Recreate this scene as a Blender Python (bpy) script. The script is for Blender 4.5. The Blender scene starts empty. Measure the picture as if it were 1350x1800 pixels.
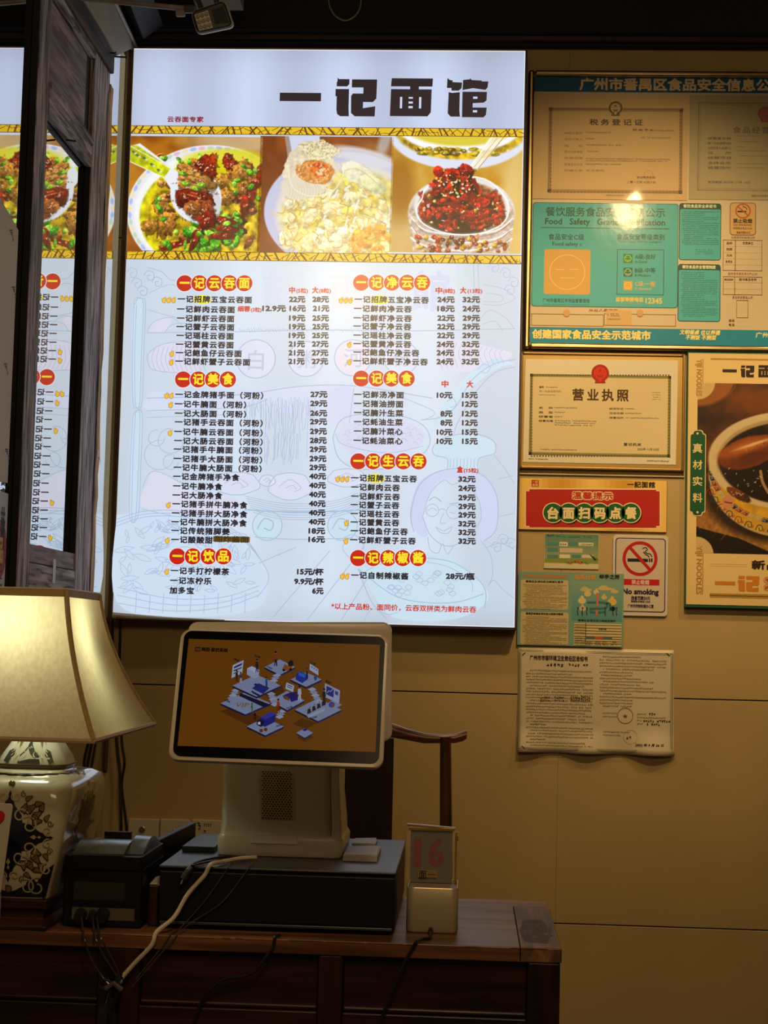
import bpy, math, random
import numpy as np
from mathutils import Vector, Matrix
random.seed(7); RNG = np.random.RandomState(11)
SC = bpy.context.scene; COL = SC.collection

# ------------------------------------------------------------------ camera
F_PX = 2886.5; YAW, PITCH, ROLL = 0.05244, 0.07735, 0.02503
CAM = Vector((0.0, -4.4, 1.27))
_f = Vector((-math.sin(YAW)*math.cos(PITCH), math.cos(YAW)*math.cos(PITCH), math.sin(PITCH)))
_r = Vector((math.cos(YAW), math.sin(YAW), 0)); _u = _r.cross(_f)
R_ = _r*math.cos(ROLL) + _u*math.sin(ROLL); U_ = -_r*math.sin(ROLL) + _u*math.cos(ROLL)
cam = bpy.data.cameras.new('camera'); camo = bpy.data.objects.new('camera', cam); COL.objects.link(camo)
cam.sensor_fit = 'VERTICAL'; cam.sensor_height = 36; cam.sensor_width = 27; cam.lens = F_PX*36/1800
cam.clip_start = 0.05; cam.clip_end = 50
camo.matrix_world = Matrix(((R_.x, U_.x, -_f.x, CAM.x), (R_.y, U_.y, -_f.y, CAM.y), (R_.z, U_.z, -_f.z, CAM.z), (0, 0, 0, 1)))
SC.camera = camo

# ------------------------------------------------------------------ world, lamps, exposure
world = bpy.data.worlds.new('world'); SC.world = world; world.use_nodes = True
world.node_tree.nodes['Background'].inputs[0].default_value = (0.9, 0.75, 0.55, 1)
world.node_tree.nodes['Background'].inputs[1].default_value = 0.02
SC.view_settings.view_transform = 'Standard'; SC.view_settings.look = 'None'
SC.view_settings.gamma = 1; SC.view_settings.use_curve_mapping = False; SC.view_settings.exposure = 0.0
try:
    SC.cycles.max_bounces = 7; SC.cycles.sample_clamp_indirect = 4; SC.cycles.use_denoising = True
    SC.cycles.caustics_reflective = False; SC.cycles.caustics_refractive = False
except Exception: pass

def spot(name, loc, target, power, color, size=60, blend=.8, rad=.04):
    l = bpy.data.lights.new(name, 'SPOT'); l.energy = power; l.color = color; l.spot_size = math.radians(size)
    l.spot_blend = blend; l.shadow_soft_size = rad
    o = bpy.data.objects.new(name, l); COL.objects.link(o); o.location = loc
    o.rotation_euler = (Vector(target)-Vector(loc)).to_track_quat('-Z', 'Y').to_euler(); return o
def area(name, loc, target, power, color, sx, sy):
    l = bpy.data.lights.new(name, 'AREA'); l.shape = 'RECTANGLE'; l.size = sx; l.size_y = sy; l.energy = power; l.color = color
    o = bpy.data.objects.new(name, l); COL.objects.link(o); o.location = loc
    o.rotation_euler = (Vector(target)-Vector(loc)).to_track_quat('-Z', 'Y').to_euler(); return o
WARM = (1.0, 0.67, 0.30)
spot('wall_spotlight', (0.53, -1.35, 2.79), (0.42, 0, 1.95), 84, WARM, 66, 1.0, .04)
spot('wall_spotlight', (1.25, -0.85, 2.93), (1.2, 0, 1.15), 54, WARM, 70, 1.0, .05)
spot('wall_spotlight', (0.0, -0.85, 2.93), (0.0, -.1, 0.9), 26, WARM, 84, 1.0, .05)
spot('dining_lamp', (-0.62, -3.2, 2.9), (-0.33, 0, 2.15), 66, (1, .74, .38), 19, 1.0, .13)
spot('counter_fill_spot', (0.1, -3.55, 2.75), (-.28, -1.7, .95), 32, (1, .68, .38), 44, 1.0, .10)  # unseen spot added to brighten the terminal and counter
area('ambient_fill', (0.3, -4.6, 3.0), (0.1, -1.0, .6), 15, (1, .66, .34), 1.4, .8)  # unseen area light serving as ambient fill over the foreground

# ------------------------------------------------------------------ pixel -> place helpers
def ray(px, py):
    d = _f + R_*((px-675)/F_PX) + U_*((900-py)/F_PX); return d
def onplane(px, py, O, N):
    d = ray(px, py); t = (O-CAM).dot(N)/d.dot(N); return CAM + d*t
def Yp(px, py, y): return onplane(px, py, Vector((0, y, 0)), Vector((0, 1, 0)))
def Xp(px, py, x): return onplane(px, py, Vector((x, 0, 0)), Vector((1, 0, 0)))
def Zp(px, py, z): return onplane(px, py, Vector((0, 0, z)), Vector((0, 0, 1)))

# ------------------------------------------------------------------ materials
def lin(c):
    return tuple((v/255/12.92 if v/255 <= .04045 else ((v/255+.055)/1.055)**2.4) for v in c)
_M = {}
def mat(name, col, rough=.5, metal=0., vary=.0, scale=8., bump=0., stretch=None, spec=.5, coat=0., coat_rough=.1, alpha=1., trans=0.):
    if name in _M: return _M[name]
    m = bpy.data.materials.new(name); m.use_nodes = True; nt = m.node_tree; b = nt.nodes['Principled BSDF']
    col = lin(col) if max(col) > 1.01 else col
    b.inputs['Base Color'].default_value = (*col, 1); b.inputs['Roughness'].default_value = rough
    b.inputs['Metallic'].default_value = metal; b.inputs['Specular IOR Level'].default_value = spec
    b.inputs['Coat Weight'].default_value = coat; b.inputs['Coat Roughness'].default_value = coat_rough
    b.inputs['Alpha'].default_value = alpha; b.inputs['Transmission Weight'].default_value = trans
    tc = nt.nodes.new('ShaderNodeTexCoord'); mp = nt.nodes.new('ShaderNodeMapping'); no = nt.nodes.new('ShaderNodeTexNoise')
    nt.links.new(tc.outputs['Object'], mp.inputs[0]); nt.links.new(mp.outputs[0], no.inputs['Vector'])
    mp.inputs['Scale'].default_value = stretch or (1, 1, 1); no.inputs['Scale'].default_value = scale; no.inputs['Detail'].default_value = 6
    if vary:
        mx = nt.nodes.new('ShaderNodeValToRGB'); nt.links.new(no.outputs['Fac'], mx.inputs[0])
        e = mx.color_ramp.elements; e[0].position = .3; e[1].position = .7
        e[0].color = (*[c*(1-vary) for c in col], 1); e[1].color = (*[min(1, c*(1+vary)) for c in col], 1)
        nt.links.new(mx.outputs[0], b.inputs['Base Color'])
    if bump:
        bp = nt.nodes.new('ShaderNodeBump'); bp.inputs['Strength'].default_value = bump; bp.inputs['Distance'].default_value = .004
        nt.links.new(no.outputs['Fac'], bp.inputs['Height']); nt.links.new(bp.outputs[0], b.inputs['Normal'])
    _M[name] = m; return m
def wood(name, c0, c1, axis='x', rough=.55, scale=6., bump=.5, coat=0., crack=0.):
    if name in _M: return _M[name]
    m = bpy.data.materials.new(name); m.use_nodes = True; nt = m.node_tree; b = nt.nodes['Principled BSDF']
    tc = nt.nodes.new('ShaderNodeTexCoord'); mp = nt.nodes.new('ShaderNodeMapping'); no = nt.nodes.new('ShaderNodeTexNoise'); rp = nt.nodes.new('ShaderNodeValToRGB')
    s = {'x': (.7, 9, 9), 'y': (9, .7, 9), 'z': (9, 9, .7)}[axis]; mp.inputs['Scale'].default_value = s
    nt.links.new(tc.outputs['Object'], mp.inputs[0]); nt.links.new(mp.outputs[0], no.inputs['Vector'])
    no.inputs['Scale'].default_value = scale; no.inputs['Detail'].default_value = 8; no.inputs['Distortion'].default_value = .6
    e = rp.color_ramp.elements; e[0].position = .36; e[1].position = .66; e[0].color = (*lin(c0), 1); e[1].color = (*lin(c1), 1)
    nt.links.new(no.outputs['Fac'], rp.inputs[0])
    last = rp.outputs[0]
    if crack:
        n2 = nt.nodes.new('ShaderNodeTexNoise'); m2 = nt.nodes.new('ShaderNodeMapping'); m2.inputs['Scale'].default_value = tuple(v*2.5 for v in s)
        nt.links.new(tc.outputs['Object'], m2.inputs[0]); nt.links.new(m2.outputs[0], n2.inputs['Vector']); n2.inputs['Scale'].default_value = 5; n2.inputs['Detail'].default_value = 4
        r2 = nt.nodes.new('ShaderNodeValToRGB'); q = r2.color_ramp.elements; q[0].position = .40; q[1].position = .47; q[0].color = (1-crack,)*3+(1,); q[1].color = (1, 1, 1, 1)
        nt.links.new(n2.outputs['Fac'], r2.inputs[0]); mm = nt.nodes.new('ShaderNodeMix'); mm.data_type = 'RGBA'; mm.blend_type = 'MULTIPLY'; mm.inputs[0].default_value = 1
        nt.links.new(last, mm.inputs[6]); nt.links.new(r2.outputs[0], mm.inputs[7]); last = mm.outputs[2]
    nt.links.new(last, b.inputs['Base Color']); b.inputs['Roughness'].default_value = rough
    b.inputs['Coat Weight'].default_value = coat; b.inputs['Coat Roughness'].default_value = .25
    bp = nt.nodes.new('ShaderNodeBump'); bp.inputs['Strength'].default_value = bump; bp.inputs['Distance'].default_value = .003
    nt.links.new(no.outputs['Fac'], bp.inputs['Height']); nt.links.new(bp.outputs[0], b.inputs['Normal'])
    _M[name] = m; return m
def print_mat(name, rough, emit=0., base=1., spec=.5, coat=0., coat_rough=.1, sample=False, bump=0.):
    m = bpy.data.materials.new(name); m.use_nodes = True; nt = m.node_tree; b = nt.nodes['Principled BSDF']
    a = nt.nodes.new('ShaderNodeVertexColor'); a.layer_name = 'ink'
    if base == 1.: nt.links.new(a.outputs[0], b.inputs['Base Color'])
    else: b.inputs['Base Color'].default_value = (base, base, base, 1)
    b.inputs['Roughness'].default_value = rough; b.inputs['Specular IOR Level'].default_value = spec
    b.inputs['Coat Weight'].default_value = coat; b.inputs['Coat Roughness'].default_value = coat_rough
    if emit:
        nt.links.new(a.outputs[0], b.inputs['Emission Color']); b.inputs['Emission Strength'].default_value = emit
        m.cycles.emission_sampling = 'FRONT' if sample else 'NONE'
    if bump:
        no = nt.nodes.new('ShaderNodeTexNoise'); no.inputs['Scale'].default_value = 14; no.inputs['Detail'].default_value = 3
        tc = nt.nodes.new('ShaderNodeTexCoord'); nt.links.new(tc.outputs['Object'], no.inputs['Vector'])
        bp = nt.nodes.new('ShaderNodeBump'); bp.inputs['Strength'].default_value = bump; bp.inputs['Distance'].default_value = .01
        nt.links.new(no.outputs['Fac'], bp.inputs['Height']); nt.links.new(bp.outputs[0], b.inputs['Normal'])
        if coat: nt.links.new(bp.outputs[0], b.inputs['Coat Normal'])
    return m
BACKLIT = print_mat('backlit_vinyl_print', .29, 1.0, .03, .7)
BACKLIT_BASE = print_mat('backlit_vinyl_sheet', .29, 1.0, .03, .7, sample=True)
MATTE = print_mat('printed_paper', .6, spec=.3)
GLOSSY = print_mat('laminated_print', .5, spec=.3, coat=.09, coat_rough=.12, bump=.06)
SCREEN = print_mat('lcd_screen', .2, .74, .003, .08, sample=True)
GLAZE = print_mat('porcelain_glaze_print', .3, coat=.6, coat_rough=.06)

# ------------------------------------------------------------------ object helpers
def tag(o, label=None, cat=None, group=None, kind=None):
    if label: o['label'] = label
    if cat: o['category'] = cat
    if group: o['group'] = group
    if kind: o['kind'] = kind
    return o
def thing(name, label, cat, loc, group=None):
    o = bpy.data.objects.new(name, None); COL.objects.link(o); o.location = loc; o.empty_display_size = .02
    return tag(o, label, cat, group)
def wloc(o):
    v = Vector((0, 0, 0))
    while o is not None: v += Vector(o.location); o = o.parent
    return v
class MB:
    def __init__(s): s.v = []; s.f = []
    def add(s, vs, fs):
        n = len(s.v); s.v += [tuple(v) for v in vs]; s.f += [tuple(i+n for i in f) for f in fs]; return s
    def box(s, x0, x1, y0, y1, z0, z1):
        x0, x1 = sorted((x0, x1)); y0, y1 = sorted((y0, y1)); z0, z1 = sorted((z0, z1))
        return s.add([(x0,y0,z0),(x1,y0,z0),(x1,y1,z0),(x0,y1,z0),(x0,y0,z1),(x1,y0,z1),(x1,y1,z1),(x0,y1,z1)],
                     [(0,3,2,1),(4,5,6,7),(0,1,5,4),(1,2,6,5),(2,3,7,6),(3,0,4,7)])
    def prism(s, pts, d):                       # polygon of 3D points (counter-clockwise seen from outside) pushed back by d
        n = len(pts); d = Vector(d); P = [Vector(p) for p in pts]
        s.add(P+[p+d for p in P], [tuple(range(n)), tuple(range(2*n-1, n-1, -1))]+[(i, n+i, n+(i+1) % n, (i+1) % n) for i in range(n)]); return s
    def tube(s, pts, r, n=8, caps=True):
        pts = [Vector(p) for p in pts]; rs = r if isinstance(r, (list, tuple)) else [r]*len(pts); base = len(s.v); up = Vector((.13, .2, 1))
        for i, p in enumerate(pts):
            t = (pts[min(i+1, len(pts)-1)]-pts[max(i-1, 0)]).normalized(); a = t.cross(up)
            if a.length < .05: a = t.cross(Vector((1, .1, 0)))
            a.normalize(); b = t.cross(a)
            for k in range(n):
                an = 2*math.pi*k/n; s.v.append(tuple(p+(a*math.cos(an)+b*math.sin(an))*rs[i]))
        for i in range(len(pts)-1):
            for k in range(n):
                s.f.append((base+i*n+k, base+i*n+(k+1) % n, base+(i+1)*n+(k+1) % n, base+(i+1)*n+k))
        if caps: s.f.append(tuple(base+k for k in range(n-1, -1, -1))); s.f.append(tuple(base+(len(pts)-1)*n+k for k in range(n)))
        return s
    def loft(s, rings, caps=True):
        n = len(rings[0]); base = len(s.v)
        for r in rings: s.v += [tuple(p) for p in r]
        for i in range(len(rings)-1):
            for k in range(n): s.f.append((base+i*n+k, base+i*n+(k+1) % n, base+(i+1)*n+(k+1) % n, base+(i+1)*n+k))
        if caps: s.f.append(tuple(base+k for k in range(n-1, -1, -1))); s.f.append(tuple(base+(len(rings)-1)*n+k for k in range(n)))
        return s
def part(name, mb, m, parent=None, label=None, bevel=0, smooth=False, xf=None, kind=None, seg=2, solid=0, sub=0):
    o0 = wloc(parent) if parent is not None else Vector((0, 0, 0))
    vs = [Vector(v) for v in mb.v]
    if xf is not None: vs = [xf @ v for v in vs]
    if parent is None and kind is None and vs:                      # origin at the base of a single-mesh thing
        c = sum(vs, Vector())/len(vs); o0 = Vector((c.x, c.y, min(v.z for v in vs)))
    me = bpy.data.meshes.new(name); me.from_pydata([tuple(v-o0) for v in vs], [], mb.f); me.update()
    o = bpy.data.objects.new(name, me); COL.objects.link(o); me.materials.append(m)
    if parent is not None: o.parent = parent
    else: o.location = o0
    if smooth:
        for p in me.polygons: p.use_smooth = True
        try: me.set_sharp_from_angle(angle=math.radians(40))
        except Exception: pass
    if solid: md = o.modifiers.new('s', 'SOLIDIFY'); md.thickness = solid; md.offset = 0
    if bevel: md = o.modifiers.new('b', 'BEVEL'); md.width = bevel; md.segments = seg; md.limit_method = 'ANGLE'; md.angle_limit = math.radians(40)
    if sub: md = o.modifiers.new('u', 'SUBSURF'); md.levels = sub; md.render_levels = sub
    if label: o['label'] = label
    if kind: o['kind'] = kind
    return o
def spline(pts, k=6):
    P = [Vector(p) for p in pts]; out = []
    for i in range(len(P)-1):
        a, b, c, d = P[max(i-1, 0)], P[i], P[i+1], P[min(i+2, len(P)-1)]
        for j in range(k):
            t = j/k; out.append(.5*((2*b)+(c-a)*t+(2*a-5*b+4*c-d)*t*t+(3*b-a-3*c+d)*t**3))
    out.append(P[-1]); return out
def rquad(a, b, c, d, r, n=5):                  # rounded quadrilateral, corners in order, works in 2D or 3D
    P = [Vector(p) for p in (a, b, c, d)]; out = []
    rr = r if isinstance(r, (list, tuple)) else [r]*4
    for i in range(4):
        p = P[i]; q0 = (P[i-1]-p).normalized(); q1 = (P[(i+1) % 4]-p).normalized(); r_ = rr[i]
        if r_ <= 0: out.append(p); continue
        for k in range(n+1):
            t = k/n*math.pi/2; out.append(p+q0*r_*(1-math.sin(t))+q1*r_*(1-math.cos(t)))
    return out

# ------------------------------------------------------------------ flat print: polygons and letters with their own ink colour
_T = {}
def glyphs(s, sp=1.0):
    if (s, sp) in _T: return _T[(s, sp)]
    c = bpy.data.curves.new('t', 'FONT'); c.body = s; c.size = 1; c.resolution_u = 2; c.space_character = sp; c.fill_mode = 'FRONT'
    o = bpy.data.objects.new('t', c); COL.objects.link(o)
    me = bpy.data.meshes.new_from_object(o.evaluated_get(bpy.context.evaluated_depsgraph_get()))
    v = np.array([(q.co.x, q.co.y) for q in me.vertices]) if len(me.vertices) else np.zeros((0, 2)); f = [tuple(p.vertices) for p in me.polygons]
    bpy.data.objects.remove(o); bpy.data.curves.remove(c); bpy.data.meshes.remove(me)
    _T[(s, sp)] = (v, f); return v, f
LAYER = .00035
class Art:
    def __init__(s, O, U=(1, 0, 0), V=(0, 0, 1)):
        s.O = Vector(O); s.U = Vector(U).normalized(); s.V = Vector(V).normalized(); s.N = s.U.cross(s.V); s.v = []; s.f = []; s.c = []; s.L = 1; s.lim = (-9, 9)
    def P(s, px, py):
        d = onplane(px, py, s.O, s.N)-s.O; return Vector((d.dot(s.U), d.dot(s.V)))
    def k(s, px, py): return (s.P(px+1, py)-s.P(px, py)).length
    def _at(s, a, b, L): return tuple(s.O+s.U*a+s.V*b+s.N*(L*LAYER))
    def raw(s, pts, faces, col, L=None):
        L = s.L if L is None else L; n = len(s.v); c = lin(col)
        s.v += [s._at(p[0], p[1], L) for p in pts]; s.f += [tuple(i+n for i in f) for f in faces]; s.c += [c]*len(pts)
    def poly(s, pts, col, L=None):              # in metres on the sheet
        A = sum(pts[i][0]*pts[(i+1) % len(pts)][1]-pts[(i+1) % len(pts)][0]*pts[i][1] for i in range(len(pts)))
        if A < 0: pts = pts[::-1]
        s.raw(pts, [tuple(range(len(pts)))], col, L)
    def ppoly(s, pts, col, L=None): s.poly([s.P(*p) for p in pts], col, L)
    def rect(s, x0, y0, x1, y1, col, L=None, r=0):          # corners in photo pixels, square on the sheet
        a = s.P(x0, y0); b = s.P(x1, y1); s.rectm(a.x, b.y, b.x, a.y, col, L, r*s.k(x0, y0))
    def rectm(s, x0, z0, x1, z1, col, L=None, r=0):
        q = [(x0, z0), (x1, z0), (x1, z1), (x0, z1)]
        s.poly([tuple(p[:2]) for p in rquad(*[(a, b, 0) for a, b in q], r)] if r else q, col, L)
    def frame(s, x0, y0, x1, y1, w, col, L=None):
        a = s.P(x0, y0); b = s.P(x1, y1); t = w*s.k(x0, y0)
        s.rectm(a.x, a.y-t, b.x, a.y, col, L); s.rectm(a.x, b.y, b.x, b.y+t, col, L); s.rectm(a.x, b.y, a.x+t, a.y, col, L); s.rectm(b.x-t, b.y, b.x, a.y, col, L)
    def disc(s, px, py, r, col, L=None, n=28, ry=None, rot=0):
        c = s.P(px, py); k = s.k(px, py); ry = ry or r; ca, sa = math.cos(rot), math.sin(rot)
        s.poly([(c.x+k*(r*math.cos(t)*ca-ry*math.sin(t)*sa), c.y+k*(r*math.cos(t)*sa+ry*math.sin(t)*ca)) for t in [2*math.pi*i/n for i in range(n)]], col, L)
    def ring(s, px, py, r, w, col, L=None, n=32):
        c = s.P(px, py); k = s.k(px, py); P = []
        for i in range(n):
            t = 2*math.pi*i/n
            for q in (r-w/2, r+w/2): P.append((c.x+k*q*math.cos(t), c.y+k*q*math.sin(t)))
        s.raw(P, [(2*i, 2*i+1, (2*i+3) % (2*n), (2*i+2) % (2*n)) for i in range(n)], col, L)
    def line(s, pts, w, col, L=None, sm=0, closed=False):
        P = [s.P(*p) for p in pts]; P = [Vector((p.x, p.y, 0)) for p in P]
        if closed: P.append(P[0])
        if sm: P = spline(P, sm)
        k = s.k(*pts[0])*w/2; V = []
        for i, p in enumerate(P):
            t = (P[min(i+1, len(P)-1)]-P[max(i-1, 0)])
            if t.length < 1e-9: t = Vector((1, 0, 0))
            t.normalize(); nn = Vector((-t.y, t.x, 0))*k; V += [(p.x-nn.x, p.y-nn.y), (p.x+nn.x, p.y+nn.y)]
        s.raw(V, [(2*i, 2*i+2, 2*i+3, 2*i+1) for i in range(len(P)-1)], col, L)
    def text(s, t, x0, x1, yc, h, col, bold=.6, sp=1.0, L=None, vert=False, shear=0, mirror=False, rot=0):
        """letters from x0 to x1 (photo px), centred on yc, CJK glyph height h px, bold = stroke fattening in px"""
        v, f = glyphs(t, sp)
        if not len(v): return
        c = s.P((x0+x1)/2, yc); k = s.k((x0+x1)/2, yc); a, b = v[:, 0].min(), v[:, 0].max()
        v = v.copy(); v[:, 1] -= .375; v[:, 0] -= (a+b)/2; e = bold*k
        v[:, 0] *= max((x1-x0)*k-e, 1e-5)/max(b-a, 1e-6); v[:, 1] *= (h*k-e)/.92
        if shear: v[:, 0] += v[:, 1]*shear
        if mirror: v[:, 0] *= -1; f = [q[::-1] for q in f]
        if rot: ca, sa = math.cos(rot), math.sin(rot); v = v @ np.array([[ca, sa], [-sa, ca]])
        off = [(0, 0)] if bold < .15 else [(-.5, 0), (.5, 0), (0, .5), (0, -.5)] if bold < 1.2 else [(math.cos(q)*.5, math.sin(q)*.5) for q in [i*math.pi/4 for i in range(8)]]+[(0, 0)]
        for i, (dx, dy) in enumerate(off):
            s.raw([(c.x+p[0]+dx*e, c.y+p[1]+dy*e) for p in v], f, col, (s.L if L is None else L)+i*.04)
    def micro(s, x0, x1, y, h, col, dens=.8, L=None, step=None):      # print too small to read: broken strokes
        c0 = s.P(x0, y); k = s.k(x0, y); x = 0; w = x1-x0; st = step or h*.95
        while x < w:
            if random.random() < dens:
                a = c0.x+x*k; ww = st*.78*k; hh = h*k*random.uniform(.6, 1)
                for _ in range(2):
                    yy = c0.y+random.uniform(-.5, .25)*h*k; s.rectm(a, yy, a+ww*random.uniform(.6, 1), yy+h*k*.22, col, L)
                xx = a+random.uniform(.1, .7)*ww; s.rectm(xx, c0.y-hh/2, xx+ww*.25, c0.y+hh/2, col, L)
            x += st
    def canvas(s, cv, L=None):
        L = s.L if L is None else L; H, W = cv.a.shape[:2]; n0 = len(s.v)
        xs = np.linspace(cv.x0, cv.x1, W); ys = np.linspace(cv.y0, cv.y1, H); A = s.P(cv.x0, cv.y0); B = s.P(cv.x1, cv.y1)
        gx = np.clip(np.linspace(A.x, B.x, W), *s.lim); gy = np.linspace(A.y, B.y, H); X, Yy = np.meshgrid(gx, gy)
        O = np.array(s.O+s.N*(L*LAYER)); pts = O+X[..., None]*np.array(s.U)+Yy[..., None]*np.array(s.V)
        s.v += [tuple(p) for p in pts.reshape(-1, 3)]
        q = np.clip(cv.a, 0, 1); q = np.where(q <= .04045, q/12.92, ((q+.055)/1.055)**2.4); s.c += [tuple(p) for p in q.reshape(-1, 3)]
        i = np.arange((H-1)*W).reshape(H-1, W)[:, :-1].ravel()+n0
        s.f += [tuple(r) for r in np.stack([i+W, i+W+1, i+1, i], 1)]
    def build(s, name, m, parent, label=None):
        o0 = wloc(parent); me = bpy.data.meshes.new(name); me.from_pydata([tuple(np.subtract(v, o0)) for v in s.v], [], s.f); me.update()
        at = me.color_attributes.new('ink', 'FLOAT_COLOR', 'POINT')
        at.data.foreach_set('color', np.hstack([np.array(s.c, dtype=np.float32), np.ones((len(s.c), 1), np.float32)]).ravel())
        o = bpy.data.objects.new(name, me); COL.objects.link(o); o.parent = parent; me.materials.append(m)
        if label: o['label'] = label
        return o
    def fresh(s): return Art(s.O, s.U, s.V)

# ------------------------------------------------------------------ painted canvas for printed photographs (in photo px)
def vnoise(h, w, cell, seed):
    r = np.random.RandomState(seed); gh, gw = int(h/cell)+3, int(w/cell)+3; g = r.rand(gh, gw)
    y = np.arange(h)/cell; x = np.arange(w)/cell; iy = y.astype(int); ix = x.astype(int); fy = (y-iy)[:, None]; fx = (x-ix)[None]
    fy = fy*fy*(3-2*fy); fx = fx*fx*(3-2*fx); a = g[iy][:, ix]; b = g[iy][:, ix+1]; c = g[iy+1][:, ix]; d = g[iy+1][:, ix+1]
    return (a*(1-fx)+b*fx)*(1-fy)+(c*(1-fx)+d*fx)*fy
def fbm(h, w, cell, seed, o=4): return sum(vnoise(h, w, max(cell/2**i, 1), seed+i)/2**i for i in range(o))/sum(1/2**i for i in range(o))
class Canvas:
    def __init__(s, x0, y0, x1, y1, res=1.3, bg=(128, 90, 40)):
        s.x0, s.y0, s.x1, s.y1 = x0, y0, x1, y1; s.res = res; W = int((x1-x0)*res); H = int((y1-y0)*res)
        s.X, s.Y = np.meshgrid(np.linspace(x0, x1, W), np.linspace(y0, y1, H)); s.a = np.empty((H, W, 3)); s.a[:] = np.array(bg)/255; s.H, s.W = H, W; s.seed = 1
    def blend(s, m, col, var=None, shade=None):
        c = np.array(col)/255; c = c[None, None]*np.ones((s.H, s.W, 1))
        if var: s.seed += 9; n = fbm(s.H, s.W, var[1]*s.res, s.seed)[..., None]; c = c*(1+var[0]*(n-.5)*2.4)
        if shade is not None: c = c*shade[..., None]
        m = np.clip(m, 0, 1)[..., None]; s.a = s.a*(1-m)+np.clip(c, 0, 1)*m
    def em(s, cx, cy, rx, ry, rot=0, soft=1.2, wob=0, cell=6):
        dx, dy = s.X-cx, s.Y-cy; c, q = math.cos(rot), math.sin(rot); u = (dx*c+dy*q)/rx; v = (-dx*q+dy*c)/ry; d = np.sqrt(u*u+v*v)
        if wob: s.seed += 7; d = d*(1+wob*(fbm(s.H, s.W, cell*s.res, s.seed, 3)-.5)*2)
        return np.clip((1-d)*min(rx, ry)/soft+.5, 0, 1)
    def el(s, cx, cy, rx, ry, col, rot=0, soft=1.2, al=1, wob=0, cell=6, var=None): s.blend(s.em(cx, cy, rx, ry, rot, soft, wob, cell)*al, col, var)
    def pm(s, pts):
        ins = np.zeros((s.H, s.W), bool); n = len(pts)
        for i in range(n):
            x1, y1 = pts[i]; x2, y2 = pts[(i+1) % n]
            if y1 == y2: continue
            c = ((y1 > s.Y) != (y2 > s.Y)) & (s.X < (x2-x1)*(s.Y-y1)/(y2-y1)+x1); ins ^= c
        m = np.pad(ins.astype(float), 1, mode='edge'); m = (m[:-2]+2*m[1:-1]+m[2:])/4; return (m[:, :-2]+2*m[:, 1:-1]+m[:, 2:])/4
    def pg(s, pts, col, al=1, var=None): s.blend(s.pm(pts)*al, col, var)
    def ln(s, x0, y0, x1, y1, w, col, al=1, soft=.8):
        dx, dy = x1-x0, y1-y0; L = dx*dx+dy*dy+1e-9; t = np.clip(((s.X-x0)*dx+(s.Y-y0)*dy)/L, 0, 1); d = np.hypot(s.X-x0-t*dx, s.Y-y0-t*dy)
        s.blend(np.clip((w/2-d)/soft+.5, 0, 1)*al, col)
    def cv(s, pts, w, col, al=1, k=4):
        P = spline([(p[0], p[1], 0) for p in pts], k)
        d = np.full((s.H, s.W), 1e9)
        for a, b in zip(P[:-1], P[1:]):
            dx, dy = b.x-a.x, b.y-a.y; t = np.clip(((s.X-a.x)*dx+(s.Y-a.y)*dy)/(dx*dx+dy*dy+1e-9), 0, 1); d = np.minimum(d, np.hypot(s.X-a.x-t*dx, s.Y-a.y-t*dy))
        s.blend(np.clip((w/2-d)/.8+.5, 0, 1)*al, col)
    def chunk(s, cx, cy, rx, ry, col, rot=0, hi=(255, 220, 170), wob=.25, spots=5, var=(.5, 4), dk=.55):
        m = s.em(cx+.8, cy+1.2, rx*1.08, ry*1.08, rot, 1.5, wob); s.blend(m*dk, tuple(c*(.25 if dk > .4 else .6) for c in col))
        sd = s.seed; m = s.em(cx, cy, rx, ry, rot, 1.2, wob); sh = 1.15-(.55 if dk > .4 else .25)*np.clip(((s.X-cx)*.5+(s.Y-cy))/(max(rx, ry)*1.6)+.5, 0, 1); s.blend(m, col, var, sh)
        for _ in range(spots):
            a = random.uniform(0, 6.3); q = random.uniform(0, .6); s.el(cx+math.cos(a)*rx*q-.1*rx, cy+math.sin(a)*ry*q-.15*ry, random.uniform(.6, 1.8), random.uniform(.4, 1.1), hi, random.uniform(0, 3), .8, .75)
# ================================================================== the room
SY = -0.06                                     # front of the light box
XM = (Yp(232, 150, SY).x+Yp(211, 150, SY).x)/2  # mirror plane on the left wall
CAMZ = CAM.z
M_wall = mat('wall_board_beige', (.49, .355, .155), .5, vary=.08, scale=3, bump=.08, spec=.4)
M_plaster = mat('plaster_beige', (.42, .37, .29), .7, vary=.12, scale=5)
M_black = mat('black_ceiling', (.012, .011, .010), .8, vary=.3, scale=3)
M_beam = wood('dark_beam_wood', (26, 12, 6), (58, 30, 14), 'x', .55, 5, .4)
M_edge = mat('wall_groove_dark', (.10, .07, .04), .8, vary=.2)
zs1 = Yp(1000, 1223, 0).z; zs2 = Yp(1150, 1629, 0).z; xs1 = Yp(988, 900, 0).x; ztop = Yp(700, 86, 0).z
wb = part('wall_back', MB().box(XM-.12, 2.3, .012, .12, 0, 3.4), M_edge, kind='structure')
g = .0016
xc = [XM-.02, xs1, xs1+1.22, 2.3]; zc = [0, zs2, zs1, zs1+1.22, 3.4]
for i in range(len(zc)-1):
    for j in range(len(xc)-1):
        if zc[i+1]-zc[i] < .05: continue
        part('wall_board', MB().box(xc[j]+.0001, xc[j+1]-.0001, 0, .0119, zc[i]+g, zc[i+1]-g), M_wall, wb, bevel=.0008, seg=1)
part('floor', MB().box(-1.6, 2.4, -5.6, .1, -.05, 0), mat('floor_tile_brown', (.12, .09, .065), .35, vary=.2, scale=2), kind='structure')
part('ceiling', MB().box(-1.6, 2.4, -5.6, .1, 3.4, 3.5), M_black, kind='structure')
part('wall_right', MB().box(2.3, 2.4, -5.6, 0, 0, 3.4), M_plaster, kind='structure')
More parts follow.
